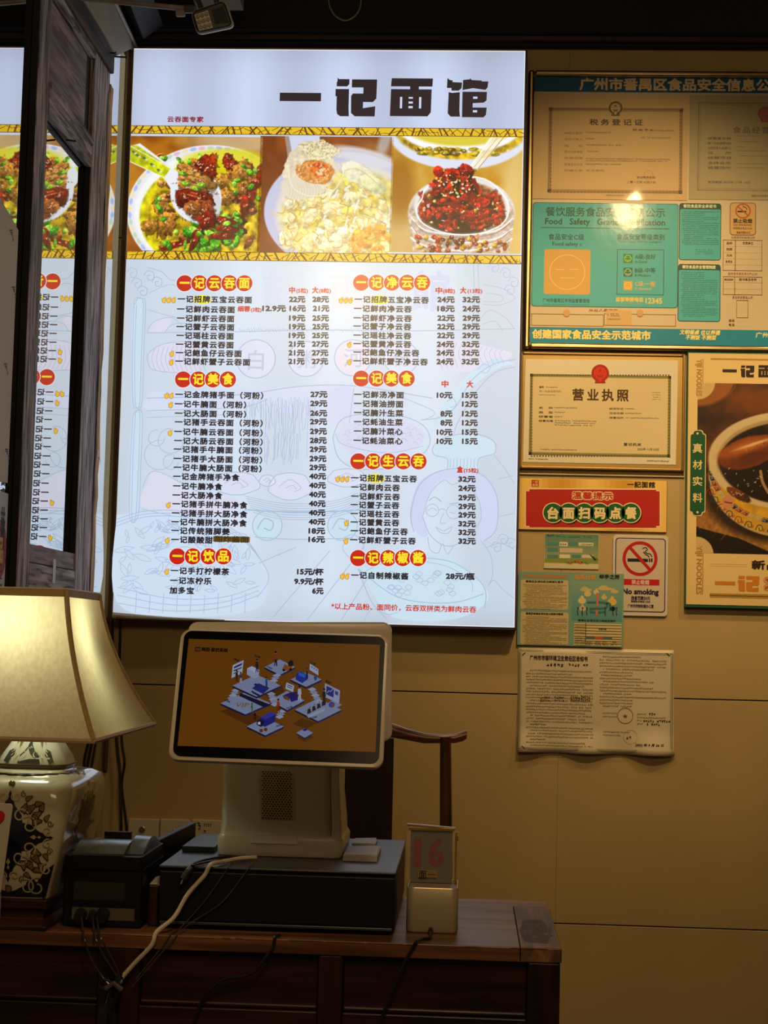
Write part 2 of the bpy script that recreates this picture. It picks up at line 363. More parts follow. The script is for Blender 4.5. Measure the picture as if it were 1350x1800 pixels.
part('wall_left', MB().box(XM-.12, XM-.012, -5.6, .011, 0, 3.4), M_plaster, kind='structure')
# dark beam and boarding over the light box
part('trim_1', MB().box(XM+.002, 2.29, -.05, -.001, ztop+.008, Yp(700, 60, -.05).z), M_beam, kind='structure', bevel=.003)
part('trim_2', MB().box(XM+.002, 2.29, -.075, -.001, Yp(700, 60, -.05).z+.001, 3.399), M_black, kind='structure')
part('trim_3', MB().box(XM+.002, 2.29, -.030, -.001, ztop+.001, ztop+.007), M_black, kind='structure')
for yy in (-.55, -1.2):
    part('trim_4' if yy > -1 else 'trim_5', MB().box(XM+.30, 2.25, yy-.12, yy, 3.12, 3.38), M_beam, kind='structure', bevel=.004)

# ------------------------------------------------------------------ mirror on the left wall
zlow = 2.779; zhi = Yp(220, 84, SY).z+.012
M_mirror = mat('mirror_silver', (.70, .72, .71), .015, 1.0)
mb = MB(); P = [(XM, -1.75, .55), (XM, -.002, .55), (XM, -.002, zhi), (XM, -.03, zhi), (XM, -.235, zlow), (XM, -1.75, zlow)]
mb.prism(P, (-.006, 0, 0))
t = thing('wall_mirror', 'large flat mirror covering the left wall behind the old window frame, reflecting the menu', 'mirror', (XM, -.9, .55))
part('mirror_glass', mb, M_mirror, t)
part('backing_board', MB().box(XM-.011, XM-.0065, -1.75, -.002, .55, zhi), M_black, t)
# beige plaster fascia above the mirror, with its raking edge
Pa = Xp(140, 0, XM+.004); 
fz = 3.38; e1 = Yp(227, 76, -.03); e2 = Xp(198, 0, XM+.012)
pts = [(XM+.012, -1.6, zlow+.001), (XM+.012, -.236, zlow+.001), (XM+.012, -.034, zhi-.001), (XM+.012, -.004, zhi-.001), (XM+.012, e2.y, e2.z), (XM+.012, e2.y-.2, fz), (XM+.012, -1.6, fz)]
part('trim_6', MB().prism(pts, (-.011, 0, 0)), M_plaster, kind='structure')
# dark raking rafter along the fascia edge
a = Vector((XM+.055, -.078, zhi+.050)); b_ = Vector((XM+.055, e2.y-.05, e2.z+.06)); c_ = b_+(b_-a)*1.0
part('trim_7', MB().tube([a, b_, c_], .046, 4), mat('rafter_dark', (.012, .008, .008), .6, vary=.4, scale=9, bump=.5), kind='structure')
part('trim_8', MB().tube([Vector((XM+.016, -.01, zhi+.004)), Vector((XM+.016, e2.y, e2.z)), Vector((XM+.016, e2.y, e2.z))+(b_-a)*.8], .0045, 5), mat('pale_bead', (.5, .47, .42), .5), kind='structure')
part('trim_9', MB().box(XM+.0005, XM+.007, -.012, -.001, .9, zhi), wood('corner_strip_wood', (60, 38, 18), (105, 70, 35), 'z', .5), kind='structure')

# ------------------------------------------------------------------ old wooden window leaf leaning flat on the mirror
XF = XM+.0165; XB = XM+.001
M_old = wood('weathered_wood', (96, 87, 90), (228, 214, 216), 'z', .75, 6, 1.0, crack=.75)
M_oldh = wood('weathered_wood_rail', (94, 85, 88), (220, 206, 208), 'y', .75, 6, 1.0, crack=.75)
M_oldp = wood('weathered_wood_panel', (112, 97, 97), (182, 162, 158), 'y', .7, 5, 1.0, crack=.5)
M_raw = wood('raw_split_wood', (150, 98, 40), (240, 184, 96), 'z', .7, 9, 1.2, crack=.4)
yN0 = Xp(52, 480, XF).y; yN1 = Xp(73, 480, XF).y; yF0 = Xp(153, 480, XF).y; yF1 = Xp(180.5, 480, XF).y
zT = Xp(192, 92, XF).z; zT2 = Xp(181, 124, XF).z; zR = Xp(172, 265, XF).z; zR2 = Xp(158, 292, XF).z
zS = Xp(137, 974, XF).z; zB = Xp(143.5, 1004, XF).z; zBot = zB-.12
t = thing('window_leaf', 'weathered dark wooden window frame standing against the mirror behind the lamp', 'window frame', (XM+.015, (yN0+yF1)/2, zBot))
part('stile', MB().box(XB, XF, yN0, yN1, zBot, zT), M_old, t, bevel=.003)
part('stile', MB().box(XB, XF, yF0, yF1, zBot, zT-.03), M_old, t, bevel=.003)
part('bead', MB().box(XF-.002, XF+.003, yF1-.016, yF1-.006, zBot+.05, zT-.1), M_old, t, bevel=.002)
part('top_rail', MB().box(XB, XF+.001, yN1, yF0, zT2, zT), M_oldh, t, bevel=.003)
part('top_moulding', MB().box(XF-.003, XF+.010, yN0-.005, yF1, zT-.05, zT+.004), wood('rail_warm_wood', (40, 28, 22), (92, 70, 58), 'y', .7, 6, .9, crack=.5), t, bevel=.004)
part('infill_board', MB().box(XB+.001, XF-.006, yN1, yF0-.062, zR, zT2-.012), M_oldp, t, bevel=.001)
part('shadow_gap', MB().box(XB+.001, XF-.012, yN1, yF0, zR, zT2), M_black, t)  # black board painted as the shade in the gap around the infill
part('middle_rail', MB().box(XB, XF+.001, yN1, yF0, zR2, zR-.008), M_oldh, t, bevel=.004)
part('rail_bead', MB().box(XB, XF+.005, yN1, yF0, zR-.008, zR+.012), M_oldh, t, bevel=.004)
part('apron_board', MB().box(XB, XF-.004, yN1+.008, yF0-.004, zB, zS), M_oldp, t, bevel=.001)
part('sill_rail', MB().box(XB, XF, yN1, yF0, zB-.062, zB-.002), M_oldh, t, bevel=.003)
part('lower_board', MB().box(XB, XF-.012, yN1, yF0, zBot, zB-.07), M_black, t)
part('edge_shade', MB().box(XB, XF-.001, yN0-.003, yN0-.0002, zBot, zT), M_black, t); part('edge_shade', MB().box(XB, XF-.0015, yF0-.003, yF0-.0002, zS+.001, zR2-.001), M_black, t)  # black strips painting the near edge and far reveal as unlit
mb = MB(); n = 26; rg = []
for i in range(n+1):
    z = zBot+(zT-.075-zBot)*i/n; w = .010+.004*random.random(); d = random.uniform(-.002, .002)
    rg.append([(XB+.001, yF1+.0005, z), (XF+.001+d, yF1+.0005, z), (XF-.001+d, yF1+.032+w, z), (XB+.001, yF1+.032+w, z)])
part('split_edge_strip', mb.loft(rg), M_raw, t, 'rough pale raw wood edge strip')
for k, (px, py) in enumerate(((195, 92), (203, 99))):
    p = Xp(px-8, py, XF); part('nail', MB().tube([p, p+Vector((.022+k*.018, .004, -.001))], .0022, 6).tube([p+Vector((.022+k*.018, .004, -.001)), p+Vector((.024+k*.018, .004, -.001))], .005, 8), mat('rusty_iron', (.03, .025, .02), .6, .6), t)
p = Xp(119, 246, XF); part('nail', MB().tube([p-Vector((.004, 0, 0)), p+Vector((.02, -.004, -.004))], .0022, 6), mat('rusty_iron', (.03, .025, .02), .6, .6), t, 'bent nail under the middle rail')
# clear tape scraps
M_tape = mat('clear_tape', (.75, .76, .74), .25, alpha=.45)
p = Xp(95, 1010, XF+.001); part('tape_strip', MB().box(XF+.0008, XF+.0014, p.y-.012, p.y+.012, p.z-.02, p.z+.035), M_tape, t, 'small strip of whitish clear tape')
p = Xp(194, 812, XF)
tp = thing('tape_strip', 'crumpled clear tape bridging the window frame and mirror halfway up', 'tape', (XM+.02, p.y, p.z-.02))
part('tape_film', MB().add([(XF, yF1-.01, p.z+.02), (XF+.002, yF1+.03, p.z+.012), (XM+.006, yF1+.10, p.z-.004), (XM+.006, yF1+.10, p.z-.018), (XF+.003, yF1+.03, p.z-.003), (XF, yF1-.01, p.z-.005)], [(0, 1, 4, 5), (1, 2, 3, 4)]), M_tape, tp, solid=.0006)

# sheet and strip stuck on the mirror to the left of the window leaf
p0 = Xp(31, 405, XM); p1 = Xp(2, 372, XM)
xp = XM+.0018
t = thing('paper_sheet', 'large beige paper sheet stuck on the mirror at the far left edge', 'paper', (xp, p0.y-.2, Xp(15, 868, XM).z))
zb = Xp(18, 868, XM).z
part('sheet', MB().prism([(xp, p0.y-.5, zb), (xp, p0.y+.0, zb+.02), (xp, p0.y, p0.z), (xp, p1.y, p1.z+.02), (xp, p0.y-.5, p1.z+.15)], (-.0012, 0, 0)), mat('kraft_beige_paper', (.86, .76, .64), .7, vary=.05, scale=4), t)
for px, py in ((20, 405), (24, 505), (10, 640), (12, 790)):
    ar = Art((xp, 0, 0), (0, 1, 0), (0, 0, 1))
    for q in range(5): ar.line([(px-4+q*1.6+random.random(), py+q*3.4), (px-1+q*1.2, py+q*4), (px+2, py+q*4.6)], .8, (90, 84, 80))
    ar.build('faint_writing', MATTE, t)
t = thing('printed_strip', 'narrow white printed strip with red roundel on the mirror beside the window frame foot', 'paper', (xp, p0.y-.1, Xp(8, 1090, XM).z))
ar = Art((XM+.0008, 0, 0), (0, 1, 0), (0, 0, 1))
a0 = Xp(14, 868, XM); b0 = Xp(-20, 1090, XM)
ar.rectm(b0.y, b0.z, a0.y, a0.z, (232, 236, 242), 0)
for i, ch in enumerate('共凭店'): ar.text(ch, 0.5, 9-i*.6, 913+i*18, 13, (25, 25, 30), .8, mirror=True)
ar.disc(1, 967, 10, (190, 40, 25), 1, ry=14); ar.text('品', -4, 5, 967, 14, (240, 200, 40), 1.2, mirror=True, L=2)
for i in range(5): ar.text('一', 0, 3, 993+i*12, 7, (30, 30, 36), .5)
ar.build('print', MATTE, t)

# ================================================================== illuminated menu board
zt0 = Yp(500, 87, SY).z; zb0 = Yp(500, 1093, SY).z; xl = Yp(217, 590, SY).x; xr = Yp(914, 590, SY).x
box_ = thing('menu_light_box', 'tall illuminated white menu light box with food photos and red headings on the wall', 'menu sign', ((xl+xr)/2, -.03, zb0))
part('box_body', MB().box(xl-.001, xr+.001, -.0005, SY+.006, zb0-.002, zt0+.002), mat('box_side_beige', (.62, .60, .55), .5, vary=.06), box_, bevel=.004)
sv = Art((xl-.0012, 0, 0), (0, -1, 0), (0, 0, 1)); sv.rectm(.001, zb0, -SY, zt0, (128, 118, 96), 0); sv.build('side_glow', BACKLIT, box_, 'beige left side of the box with an added dim glow')  # dim glow added so the side looks bright in the mirror
part('side_rim', MB().box(xr+.0015, xr+.006, -.001, SY+.001, zb0-.004, zt0+.004), mat('dark_purple_rim', (.05, .035, .045), .5), box_, bevel=.001)
part('bottom_rim', MB().box(xl, xr, -.004, SY+.001, zb0-.006, zb0-.0025), mat('dark_purple_rim', (.05, .035, .045), .5), box_)
ar = Art((0, SY, 0)); ar.L = 0
# luminous vinyl: cool white, a little bluer at the top (LED tubes), as a fine grid so that the tint can drift
nx, nz = 24, 36; PV = []; CC = []
for j in range(nz+1):
    for i in range(nx+1):
        x = xl+(xr-xl)*i/nx; z = zb0+(zt0-zb0)*j/nz; v = j/nz
        if i in (0, nx): x += 0
        top = v > .855
        c = (204, 214, 242) if top else (216, 230, 247)
        e = min(i, nx-i)/nx*6; e = min(1, .94+.06*e); f = min(1, .93+.05*min(j, nz-j))
        w = .96+.05*math.sin(i*1.1)*(.4 if not top else 1)
        PV.append((x, z)); CC.append(tuple(q*e*f*w for q in c))
n0 = len(ar.v)
for (x, z), c in zip(PV, CC): ar.v.append(ar._at(x, z, 0)); ar.c.append(lin(c))
ar.f += [(n0+j*(nx+1)+i, n0+j*(nx+1)+i+1, n0+(j+1)*(nx+1)+i+1, n0+(j+1)*(nx+1)+i) for j in range(nz) for i in range(nx)]
ar.build('luminous_vinyl', BACKLIT_BASE, box_)
# wrapped vinyl fold at the lower left corner
w0 = Yp(199, 1070, SY); mb = MB(); mb.tube([Vector((xl, SY-.001, zb0+.006)), Vector((xl+.09, SY-.002, zb0+.003)), Vector((xl+.16, SY-.001, zb0+.001)), Vector((xl+.30, SY-.001, zb0))], [.009, .006, .004, .002], 8)
part('vinyl_fold', mb, mat('vinyl_white', (.75, .76, .78), .4), box_, 'crumpled white vinyl fold at the lower left corner', smooth=True)
part('worn_patch', MB().tube([Vector((xl+.012, SY-.009, zb0+.001)), Vector((xl+.035, SY-.009, zb0))], .005, 8), mat('worn_brown', (.25, .15, .07), .7), box_)
ew = .0022
for nm, b4 in (('edge_glow', (xl, xr, zt0-ew, zt0)), ('edge_glow', (xl, xr, zb0, zb0+ew)), ('edge_glow', (xr-ew, xr, zb0, zt0))):
    a2 = Art((0, SY, 0)); a2.rectm(b4[0], b4[2], b4[1], b4[3], (236, 232, 238), 1.2); a2.build(nm, BACKLIT, box_)

INK = (38, 36, 46); RED = (196, 32, 18); YEL = (250, 226, 40); TITLE = (46, 36, 40)
ar = Art((0, SY, 0)); ar.L = 2
def zoomed(pts, ox, oy, s=3.375): return [(x/s+ox, y/s+oy) for x, y in pts]
G = {'一': [[(0, 0), (245, 0), (245, 50), (0, 50)]],
     '记': [[(147, 186), (155, 197), (218, 197), (218, 228), (205, 242), (143, 242), (143, 215), (147, 212)],
            [(137, 258), (217, 258), (217, 375), (220, 425), (168, 425), (150, 412), (145, 385), (145, 303), (137, 303)],
            [(233, 198), (382, 198), (380, 315), (360, 337), (302, 337), (302, 375), (375, 362), (373, 425), (255, 425), (232, 405), (230, 300), (240, 285), (302, 285), (302, 248), (233, 248)]],
     '面': [[(468, 192), (712, 192), (710, 242), (464, 242)], [(578, 241), (630, 241), (630, 262), (578, 262)], [(465, 259), (706, 259), (704, 400), (685, 425), (462, 425)]],
     '馆': [[(797, 188), (810, 200), (828, 204), (828, 214), (884, 216), (882, 250), (866, 266), (822, 266), (822, 250), (795, 250)],
            [(806, 275), (826, 280), (872, 275), (872, 388), (876, 425), (820, 425), (803, 405)],
            [(890, 200), (930, 196), (930, 188), (942, 200), (1000, 203), (1000, 208), (1040, 208), (1036, 245), (1024, 260), (950, 250), (888, 262)],
            [(888, 272), (1033, 272), (1031, 325), (1015, 338), (950, 342), (950, 368), (1033, 368), (1030, 412), (1015, 428), (888, 428)]]}
HOLE = {'面': [(520, 307, 533, 377), (633, 307, 646, 377), (571, 307, 596, 317), (571, 335, 596, 347), (571, 363, 596, 376)], '馆': [(952, 302, 977, 315), (952, 385, 977, 398)], '记': [], '一': []}
CELL = {'一': (0, 0, 245, 50), '记': (137, 188, 382, 428), '面': (462, 188, 712, 428), '馆': (795, 188, 1040, 428)}
def logo(ar, ch, x0, y0, x1, y1, col, hole, L=2):
    cx0, cy0, cx1, cy1 = CELL[ch]; A = ar.P(x0, y0); k = ar.k(x0, y0); sx = (x1-x0)/(cx1-cx0)*k; sy = (y1-y0)/(cy1-cy0)*k
    for pg in G[ch]: ar.poly([(A.x+(x-cx0)*sx, A.y-(y-cy0)*sy) for x, y in pg], col, L)
    for a, b, c, d in HOLE[ch]: ar.rectm(A.x+(a-cx0)*sx, A.y-(d-cy0)*sy, A.x+(c-cx0)*sx, A.y-(b-cy0)*sy, hole, L+1)
HB = (206, 216, 243)
logo(ar, '一', 492, 163, 564.5, 178, TITLE, HB); logo(ar, '记', 590.5, 136.5, 663, 206.5, TITLE, HB)
logo(ar, '面', 687, 136.5, 761, 206.5, TITLE, HB); logo(ar, '馆', 786, 137, 858.5, 207.5, TITLE, HB)
ar.build('title_lettering', BACKLIT, box_, 'big black square title characters')
ar = ar.fresh(); ar.L = 2; ar.text('云吞面专家', 294, 358, 210, 10.5, (150, 26, 34), .9, 1.1); ar.build('caption_lettering', BACKLIT, box_, 'small dark red caption under the title area')

# crackle bands
def band(y0, y1):
    ar = Art((0, SY, 0)); A = ar.P(224, y0); k = ar.k(500, y0); h = (y1-y0)*k; z1 = Yp(560, y0, SY).z; z0 = z1-h
    ar.rectm(xl, z0, xr, z1, (232, 190, 40), 1); x = xl
    dk = (104, 66, 20)
    def seg(xa, za, xb, zb, w):
        xa, xb = (min(max(v, xl), xr) for v in (xa, xb)); d = Vector((xb-xa, zb-za)); 
        if d.length < 1e-5: return
        n_ = Vector((-d.y, d.x)).normalized()*w*k/2; ar.poly([(xa-n_.x, za-n_.y), (xb-n_.x, zb-n_.y), (xb+n_.x, zb+n_.y), (xa+n_.x, za+n_.y)], dk, 2+random.random()*.5)
    while x < xr:
        st = random.uniform(9, 15)*k; lean = random.choice((-1, 1))*random.uniform(4, 13)*k
        seg(x, z0, x+lean, z1, random.uniform(1.4, 3.2)); seg(x+st*.3, z0+h*random.random(), x+st*1.3, z0+h*random.random(), 1.1)
        if random.random() < .5: seg(x+st*.5, z0, x+st*.5+random.uniform(-6, 6)*k, z0+h*.55, 1.)
        x += st
    ar.rectm(xl, z0-.0012, xr, z0+.0006, dk, 3); ar.rectm(xl, z1-.0006, xr, z1+.0010, dk, 3); ar.build('crackle_band', BACKLIT, box_)
band(224, 237.5); band(445, 459.5)

# ---- printed photographs
def noodle_photo():
    c = Canvas(227, 239, 456, 446, 1.35, (176, 108, 22)); n = fbm(c.H, c.W, 50, 3)
    c.blend(np.clip(n*2-.7, 0, 1), (120, 58, 6)); c.el(420, 245, 90, 26, (205, 180, 140), 0, 22, .8); c.el(232, 330, 20, 60, (190, 130, 40), 0, 16, .6)
    c.el(370, 372, 142, 118, (226, 226, 238), 0, 2); c.el(372, 374, 131, 107, (238, 238, 232), 0, 2)
    for i in range(44):                                             # painted rim marks
        a = math.radians(120+i*6.2); x, y = 370+137*math.cos(a), 372+113*math.sin(a)
        col = random.choice([(150, 170, 225), (225, 165, 180), (170, 205, 160), (236, 214, 150)]); c.el(x, y, 6, 3, col, a+1.57, 1.6, .75)
    c.el(374, 380, 124, 100, (205, 196, 20), 0, 3, var=(.35, 14)); c.el(374, 380, 112, 90, (196, 160, 30), 0, 10, .9, var=(.6, 9))
    c.el(395, 290, 80, 30, (214, 206, 18), 0, 8, .8)
    G_ = [(60, 150, 20), (110, 190, 40), (40, 120, 30), (150, 215, 60)]
    for i in range(46): c.chunk(random.uniform(275, 455), random.uniform(272, 440), random.uniform(7, 14), random.uniform(5, 10), random.choice([(150, 90, 34), (176, 112, 40), (122, 40, 14), (198, 140, 60), (134, 66, 24)]), random.uniform(0, 3), wob=.45, spots=4)
    for i in range(34): c.chunk(random.uniform(330, 420), random.uniform(385, 444), random.uniform(6, 13), random.uniform(5, 9), random.choice(G_), random.uniform(0, 3), (190, 240, 150), .4, 3)
    for x, y, rx, ry, r in ((393, 388, 20, 7, .2), (398, 402, 20, 6, .1), (392, 415, 22, 6, .0), (352, 405, 17, 5, 2.3), (346, 425, 20, 5, 2), (312, 432, 26, 5, 2.8), (436, 345, 24, 9, 1.9), (428, 362, 22, 7, 1.6), (448, 318, 22, 8, 2.3), (404, 290, 14, 10, .6)):
        c.chunk(x, y, rx, ry, (140, 34, 12), r, (255, 190, 150), .3, 9)
    for x, y, rx, ry in ((292, 372, 24, 12), (296, 395, 15, 22), (268, 400, 14, 12), (395, 345, 17, 14), (420, 300, 16, 20), (384, 320, 14, 12)):
        c.chunk(x, y, rx, ry, (190, 128, 46), random.uniform(-.5, .8), (250, 215, 140), .5, 9)
    for i in range(46): x, y = random.uniform(270, 452), random.uniform(275, 436); c.chunk(x, y, random.uniform(4, 8), random.uniform(2.5, 4.5), random.choice([(120, 200, 30), (80, 170, 30), (160, 220, 70)]), random.uniform(0, 3), (220, 255, 170), .15, 1)
    c.pg([(228, 258), (246, 252), (330, 315), (306, 340), (288, 312), (228, 282)], (228, 230, 236)); c.pg([(228, 256), (242, 256), (300, 296), (290, 313), (228, 284)], (190, 196, 24), 1, (.3, 8))
    c.ln(228, 256, 300, 296, 1.2, (240, 240, 220)); c.ln(228, 284, 290, 313, 1.2, (240, 240, 220))
    for x, y in ((236, 268), (243, 274), (255, 279), (268, 290), (280, 300)): c.el(x, y, 4, 2.2, (60, 90, 60), .6, 1, .8); c.el(x+3, y+2, 2.4, 1.3, (235, 235, 200), .3, 1, .9)
    c.el(345, 345, 42, 50, (226, 228, 234), -.5, 2); c.el(352, 352, 34, 46, (205, 205, 210), -.4, 2)
    for x, y, rx, ry, r, col in ((352, 290, 22, 11, 2.3, (128, 34, 14)), (367, 296, 26, 11, 1.7, (150, 44, 16)), (338, 302, 24, 7, .5, (178, 120, 50)), (345, 318, 34, 14, .35, (186, 130, 60)), (338, 332, 26, 12, .4, (168, 108, 46)), (328, 350, 18, 18, .6, (104, 30, 12)), (352, 352, 22, 16, .2, (120, 30, 10)), (358, 372, 22, 20, 1, (150, 66, 30)), (366, 388, 14, 14, .5, (136, 26, 10)), (340, 366, 14, 12, 0, (170, 96, 40))):
        c.chunk(x, y, rx, ry, col, r, (255, 215, 170), .4, 14)
    for i in range(20): x, y = random.uniform(315, 365), random.uniform(302, 345); c.ln(x, y, x+random.uniform(8, 22), y+random.uniform(2, 9), 1, random.choice([(226, 178, 100), (110, 60, 20)]), .7)
    for x, y in ((327, 323), (345, 332), (322, 305), (354, 326)): c.chunk(x, y, 8, 3.6, (130, 190, 40), .3, (230, 255, 180), .1, 2)
    return c
def wonton_photo():
    c = Canvas(458, 239, 687, 446, 1.35, (120, 58, 22)); n = fbm(c.H, c.W, 60, 5); c.blend(np.clip(n*2-.6, 0, 1), (160, 84, 30))
    c.el(660, 262, 36, 12, (176, 120, 60), .3, 14, .7); c.el(672, 246, 10, 30, (200, 190, 190), .3, 8, .8)
    c.el(604, 372, 136, 106, (208, 208, 238), 0, 2); c.el(610, 376, 122, 92, (236, 232, 222), 0, 8); c.el(614, 384, 116, 84, (240, 220, 130), 0, 10, 1, var=(.25, 12))
    c.el(640, 275, 60, 14, (230, 230, 240), .25, 6, .9)
    for i in range(60): c.chunk(random.uniform(500, 690), random.uniform(318, 445), random.uniform(10, 20), random.uniform(6, 13), random.choice([(250, 234, 164), (253, 242, 200), (246, 220, 110), (250, 228, 170)]), random.uniform(0, 3), (255, 254, 240), .35, 3, (.26, 6), .34)
    for i in range(110):
        x, y = random.uniform(498, 686), random.uniform(330, 442); a = random.uniform(0, 3); q = random.uniform(6, 15)
        c.cv([(x, y), (x+q*math.cos(a), y+q*math.sin(a)), (x+q*1.4*math.cos(a+.6), y+q*1.4*math.sin(a+.6))], random.uniform(1, 2), random.choice([(255, 244, 190), (226, 176, 40), (250, 214, 70), (200, 150, 50)]), .85, 2)
    for i in range(12): c.chunk(random.uniform(620, 686), random.uniform(400, 444), random.uniform(8, 16), random.uniform(4, 8), (244, 172, 70), random.uniform(0, 3), (255, 236, 190), .3, 3, (.3, 6), .15)
    c.chunk(628, 305, 34, 17, (240, 238, 200), .5, (255, 255, 240), .2, 14, (.15, 8), .15); c.chunk(652, 322, 26, 13, (232, 232, 176), .6, (255, 255, 235), .25, 8, (.15, 8), .15); c.cv([(604, 300), (624, 296), (650, 312), (672, 334)], 1.5, (200, 196, 120), .6); c.cv([(612, 312), (634, 310), (656, 326)], 1.2, (255, 255, 240), .8)
    for i in range(24):
        x, y = random.uniform(570, 640), random.uniform(325, 400); a = random.choice((.4, 1.9, 2.5)); q = random.uniform(5, 10); c.ln(x, y, x+q*math.cos(a), y+q*math.sin(a), 4, (252, 252, 236), .9); c.ln(x+1, y+2, x+q*math.cos(a)+1, y+q*math.sin(a)+2, 1, (196, 200, 130), .7)
    c.pg([(500, 238), (560, 238), (560, 262), (525, 300), (508, 290), (504, 262)], (222, 226, 248)); c.pg([(500, 238), (507, 238), (513, 268), (508, 292)], (150, 120, 90), .7)
    c.el(544, 296, 46, 44, (240, 226, 196), .1, 2, 1, .15, 14, (.12, 6)); c.el(560, 264, 34, 18, (238, 222, 176), .1, 2, 1, .3, 6, (.3, 3)); c.el(532, 330, 38, 22, (238, 228, 206), -.1, 3, .95, .2)
    for i in range(70): a = random.uniform(3, 6.5); c.el(560+30*math.cos(a)*random.random()**.5, 266+18*math.sin(a)*random.random()**.5, 1.6, 1.3, random.choice([(255, 248, 225), (200, 170, 110)]), 0, .8, .8)
    c.el(555, 302, 32, 22, (226, 148, 70), .15, 2, 1, .25, 8, (.3, 4)); c.el(562, 299, 18, 13, (240, 120, 40), .2, 2, 1, .3, 6, (.4, 3)); c.el(560, 291, 11, 4, (196, 60, 20), .1, 1.4, .9)
    for i in range(80): a = random.uniform(0, 6.3); q = random.uniform(.65, 1); c.el(552+28*q*math.cos(a), 304+19*q*math.sin(a), 1.4, 1.4, random.choice([(250, 200, 130), (200, 120, 50), (255, 224, 170)]), 0, .8, .8)
    for i in range(16): c.el(random.uniform(555, 572), random.uniform(296, 308), 1.8, 1.5, (255, 226, 190), 0, .8, .9)
    for a in range(14): c.cv([(508+a*5, 322+a % 3*3), (512+a*5, 336), (509+a*5, 350)], 1, (210, 194, 160), .6, 2)
    c.cv([(508, 300), (516, 330), (544, 345), (580, 340), (598, 318), (603, 296)], 1.6, (255, 250, 232), .9)
    return c
def chilli_photo():
    c = Canvas(689, 239, 919, 446, 1.35, (190, 134, 24)); n = fbm(c.H, c.W, 55, 8); c.blend(np.clip(n*2-.6, 0, 1), (206, 166, 80)); c.el(700, 420, 40, 50, (196, 170, 130), 0, 30, .6); c.el(905, 350, 22, 110, (214, 190, 120), 0, 18, .7); c.el(705, 330, 26, 60, (150, 96, 8), 0, 20, .8)
    c.el(806, 232, 122, 66, (214, 218, 236), .0, 3); c.el(808, 230, 112, 50, (196, 160, 30), 0, 4, 1, var=(.5, 8)); c.el(806, 222, 106, 46, (240, 240, 244), 0, 3); c.el(806, 216, 100, 40, (214, 196, 60), 0, 5)
    for i in range(26): c.chunk(random.uniform(730, 880), 263+random.uniform(-4, 8), random.uniform(4, 9), 3, random.choice([(196, 166, 20), (150, 110, 10), (214, 190, 40)]), 0, (255, 240, 160), .3, 2)
    c.el(812, 375, 92, 66, (214, 212, 216), 0, 2, .9, var=(.12, 8)); c.el(812, 384, 92, 62, (190, 170, 150), 0, 3, .9, var=(.3, 5)); c.el(812, 362, 82, 52, (222, 218, 214), 0, 3); c.el(812, 364, 74, 45, (150, 96, 60), 0, 4, 1, var=(.5, 6))
    c.pg([(724, 400), (902, 400), (896, 446), (730, 446)], (196, 176, 166), .8, (.3, 6)); c.el(812, 375, 70, 38, (40, 14, 8), 0, 8)
    def bits(n, x0, x1, y0, y1):
        for i in range(n):
            x, y = random.uniform(x0, x1), random.uniform(y0, y1)
            if ((x-812)/80)**2+((y-362)/50)**2 > 1 and y > 320: continue
            k = random.random()
            if k < .42: c.chunk(x, y, random.uniform(4, 11), random.uniform(2.5, 6), random.choice([(190, 24, 10), (214, 44, 14), (150, 14, 8)]), random.uniform(0, 3), (255, 170, 150), .6, 1)
            elif k < .62: c.chunk(x, y, random.uniform(2, 4), random.uniform(1.5, 3), random.choice([(226, 180, 40), (240, 206, 90)]), random.uniform(0, 3), (255, 250, 200), .2, 1)
            else: c.el(x, y, random.uniform(1.5, 4), random.uniform(1, 3), random.choice([(30, 10, 6), (60, 16, 8), (236, 190, 170)]), random.uniform(0, 3), .8, .9)
    bits(230, 742, 884, 340, 406); c.cv([(744, 350), (752, 330), (790, 312), (850, 314), (886, 345), (893, 372), (880, 396), (840, 412), (790, 412), (748, 396), (734, 372), (744, 350)], 2.4, (244, 242, 240), .9)
    for k_, yy in enumerate((404, 418, 432)): c.cv([(726, yy-20+k_*4), (750, yy+2), (812, yy+10), (872, yy+2), (900, yy-20+k_*4)], 2.2, (250, 250, 250), .8); c.cv([(732, yy-12), (752, yy+7), (812, yy+15), (870, yy+7), (896, yy-12)], 1.3, (130, 90, 60), .7)
    for i in range(60): x = random.uniform(738, 890); c.chunk(x, random.uniform(418, 444), random.uniform(2, 7), random.uniform(2, 4), random.choice([(196, 50, 16), (232, 176, 30), (110, 30, 12), (214, 120, 60)]), random.uniform(0, 3), (255, 230, 200), .3, 1)
    c.pg([(858, 240), (884, 240), (838, 300), (824, 296)], (240, 234, 214), .8); c.ln(862, 240, 826, 292, 1.6, (255, 252, 240)); c.ln(882, 240, 838, 298, 1.6, (190, 150, 70)); c.ln(872, 240, 832, 294, 1.4, (206, 170, 90), .8)
    c.el(800, 330, 40, 34, (120, 20, 8), .1, 2, 1, .2, 10)
    for i in range(46): a = random.uniform(0, 6.3); q = random.random()**.5; c.chunk(800+36*q*math.cos(a), 328+31*q*math.sin(a), random.uniform(4, 12), random.uniform(2.5, 5), random.choice([(196, 26, 12), (220, 44, 16), (160, 18, 8), (50, 16, 8)]), random.uniform(0, 3), (255, 190, 170), .6, 1)
    for i in range(60): a = random.uniform(0, 6.3); q = random.random()**.5; c.el(798+34*q*math.cos(a), 322+26*q*math.sin(a), random.uniform(1.2, 3), random.uniform(1, 2), random.choice([(244, 216, 90), (250, 240, 200), (40, 14, 10)]), random.uniform(0, 3), .8, .9)
    c.chunk(770, 301, 8, 9, (206, 30, 14), 0, (255, 120, 100), .1, 2); c.chunk(818, 297, 12, 8, (170, 24, 12), .3, (255, 150, 130), .3, 3)
    return c
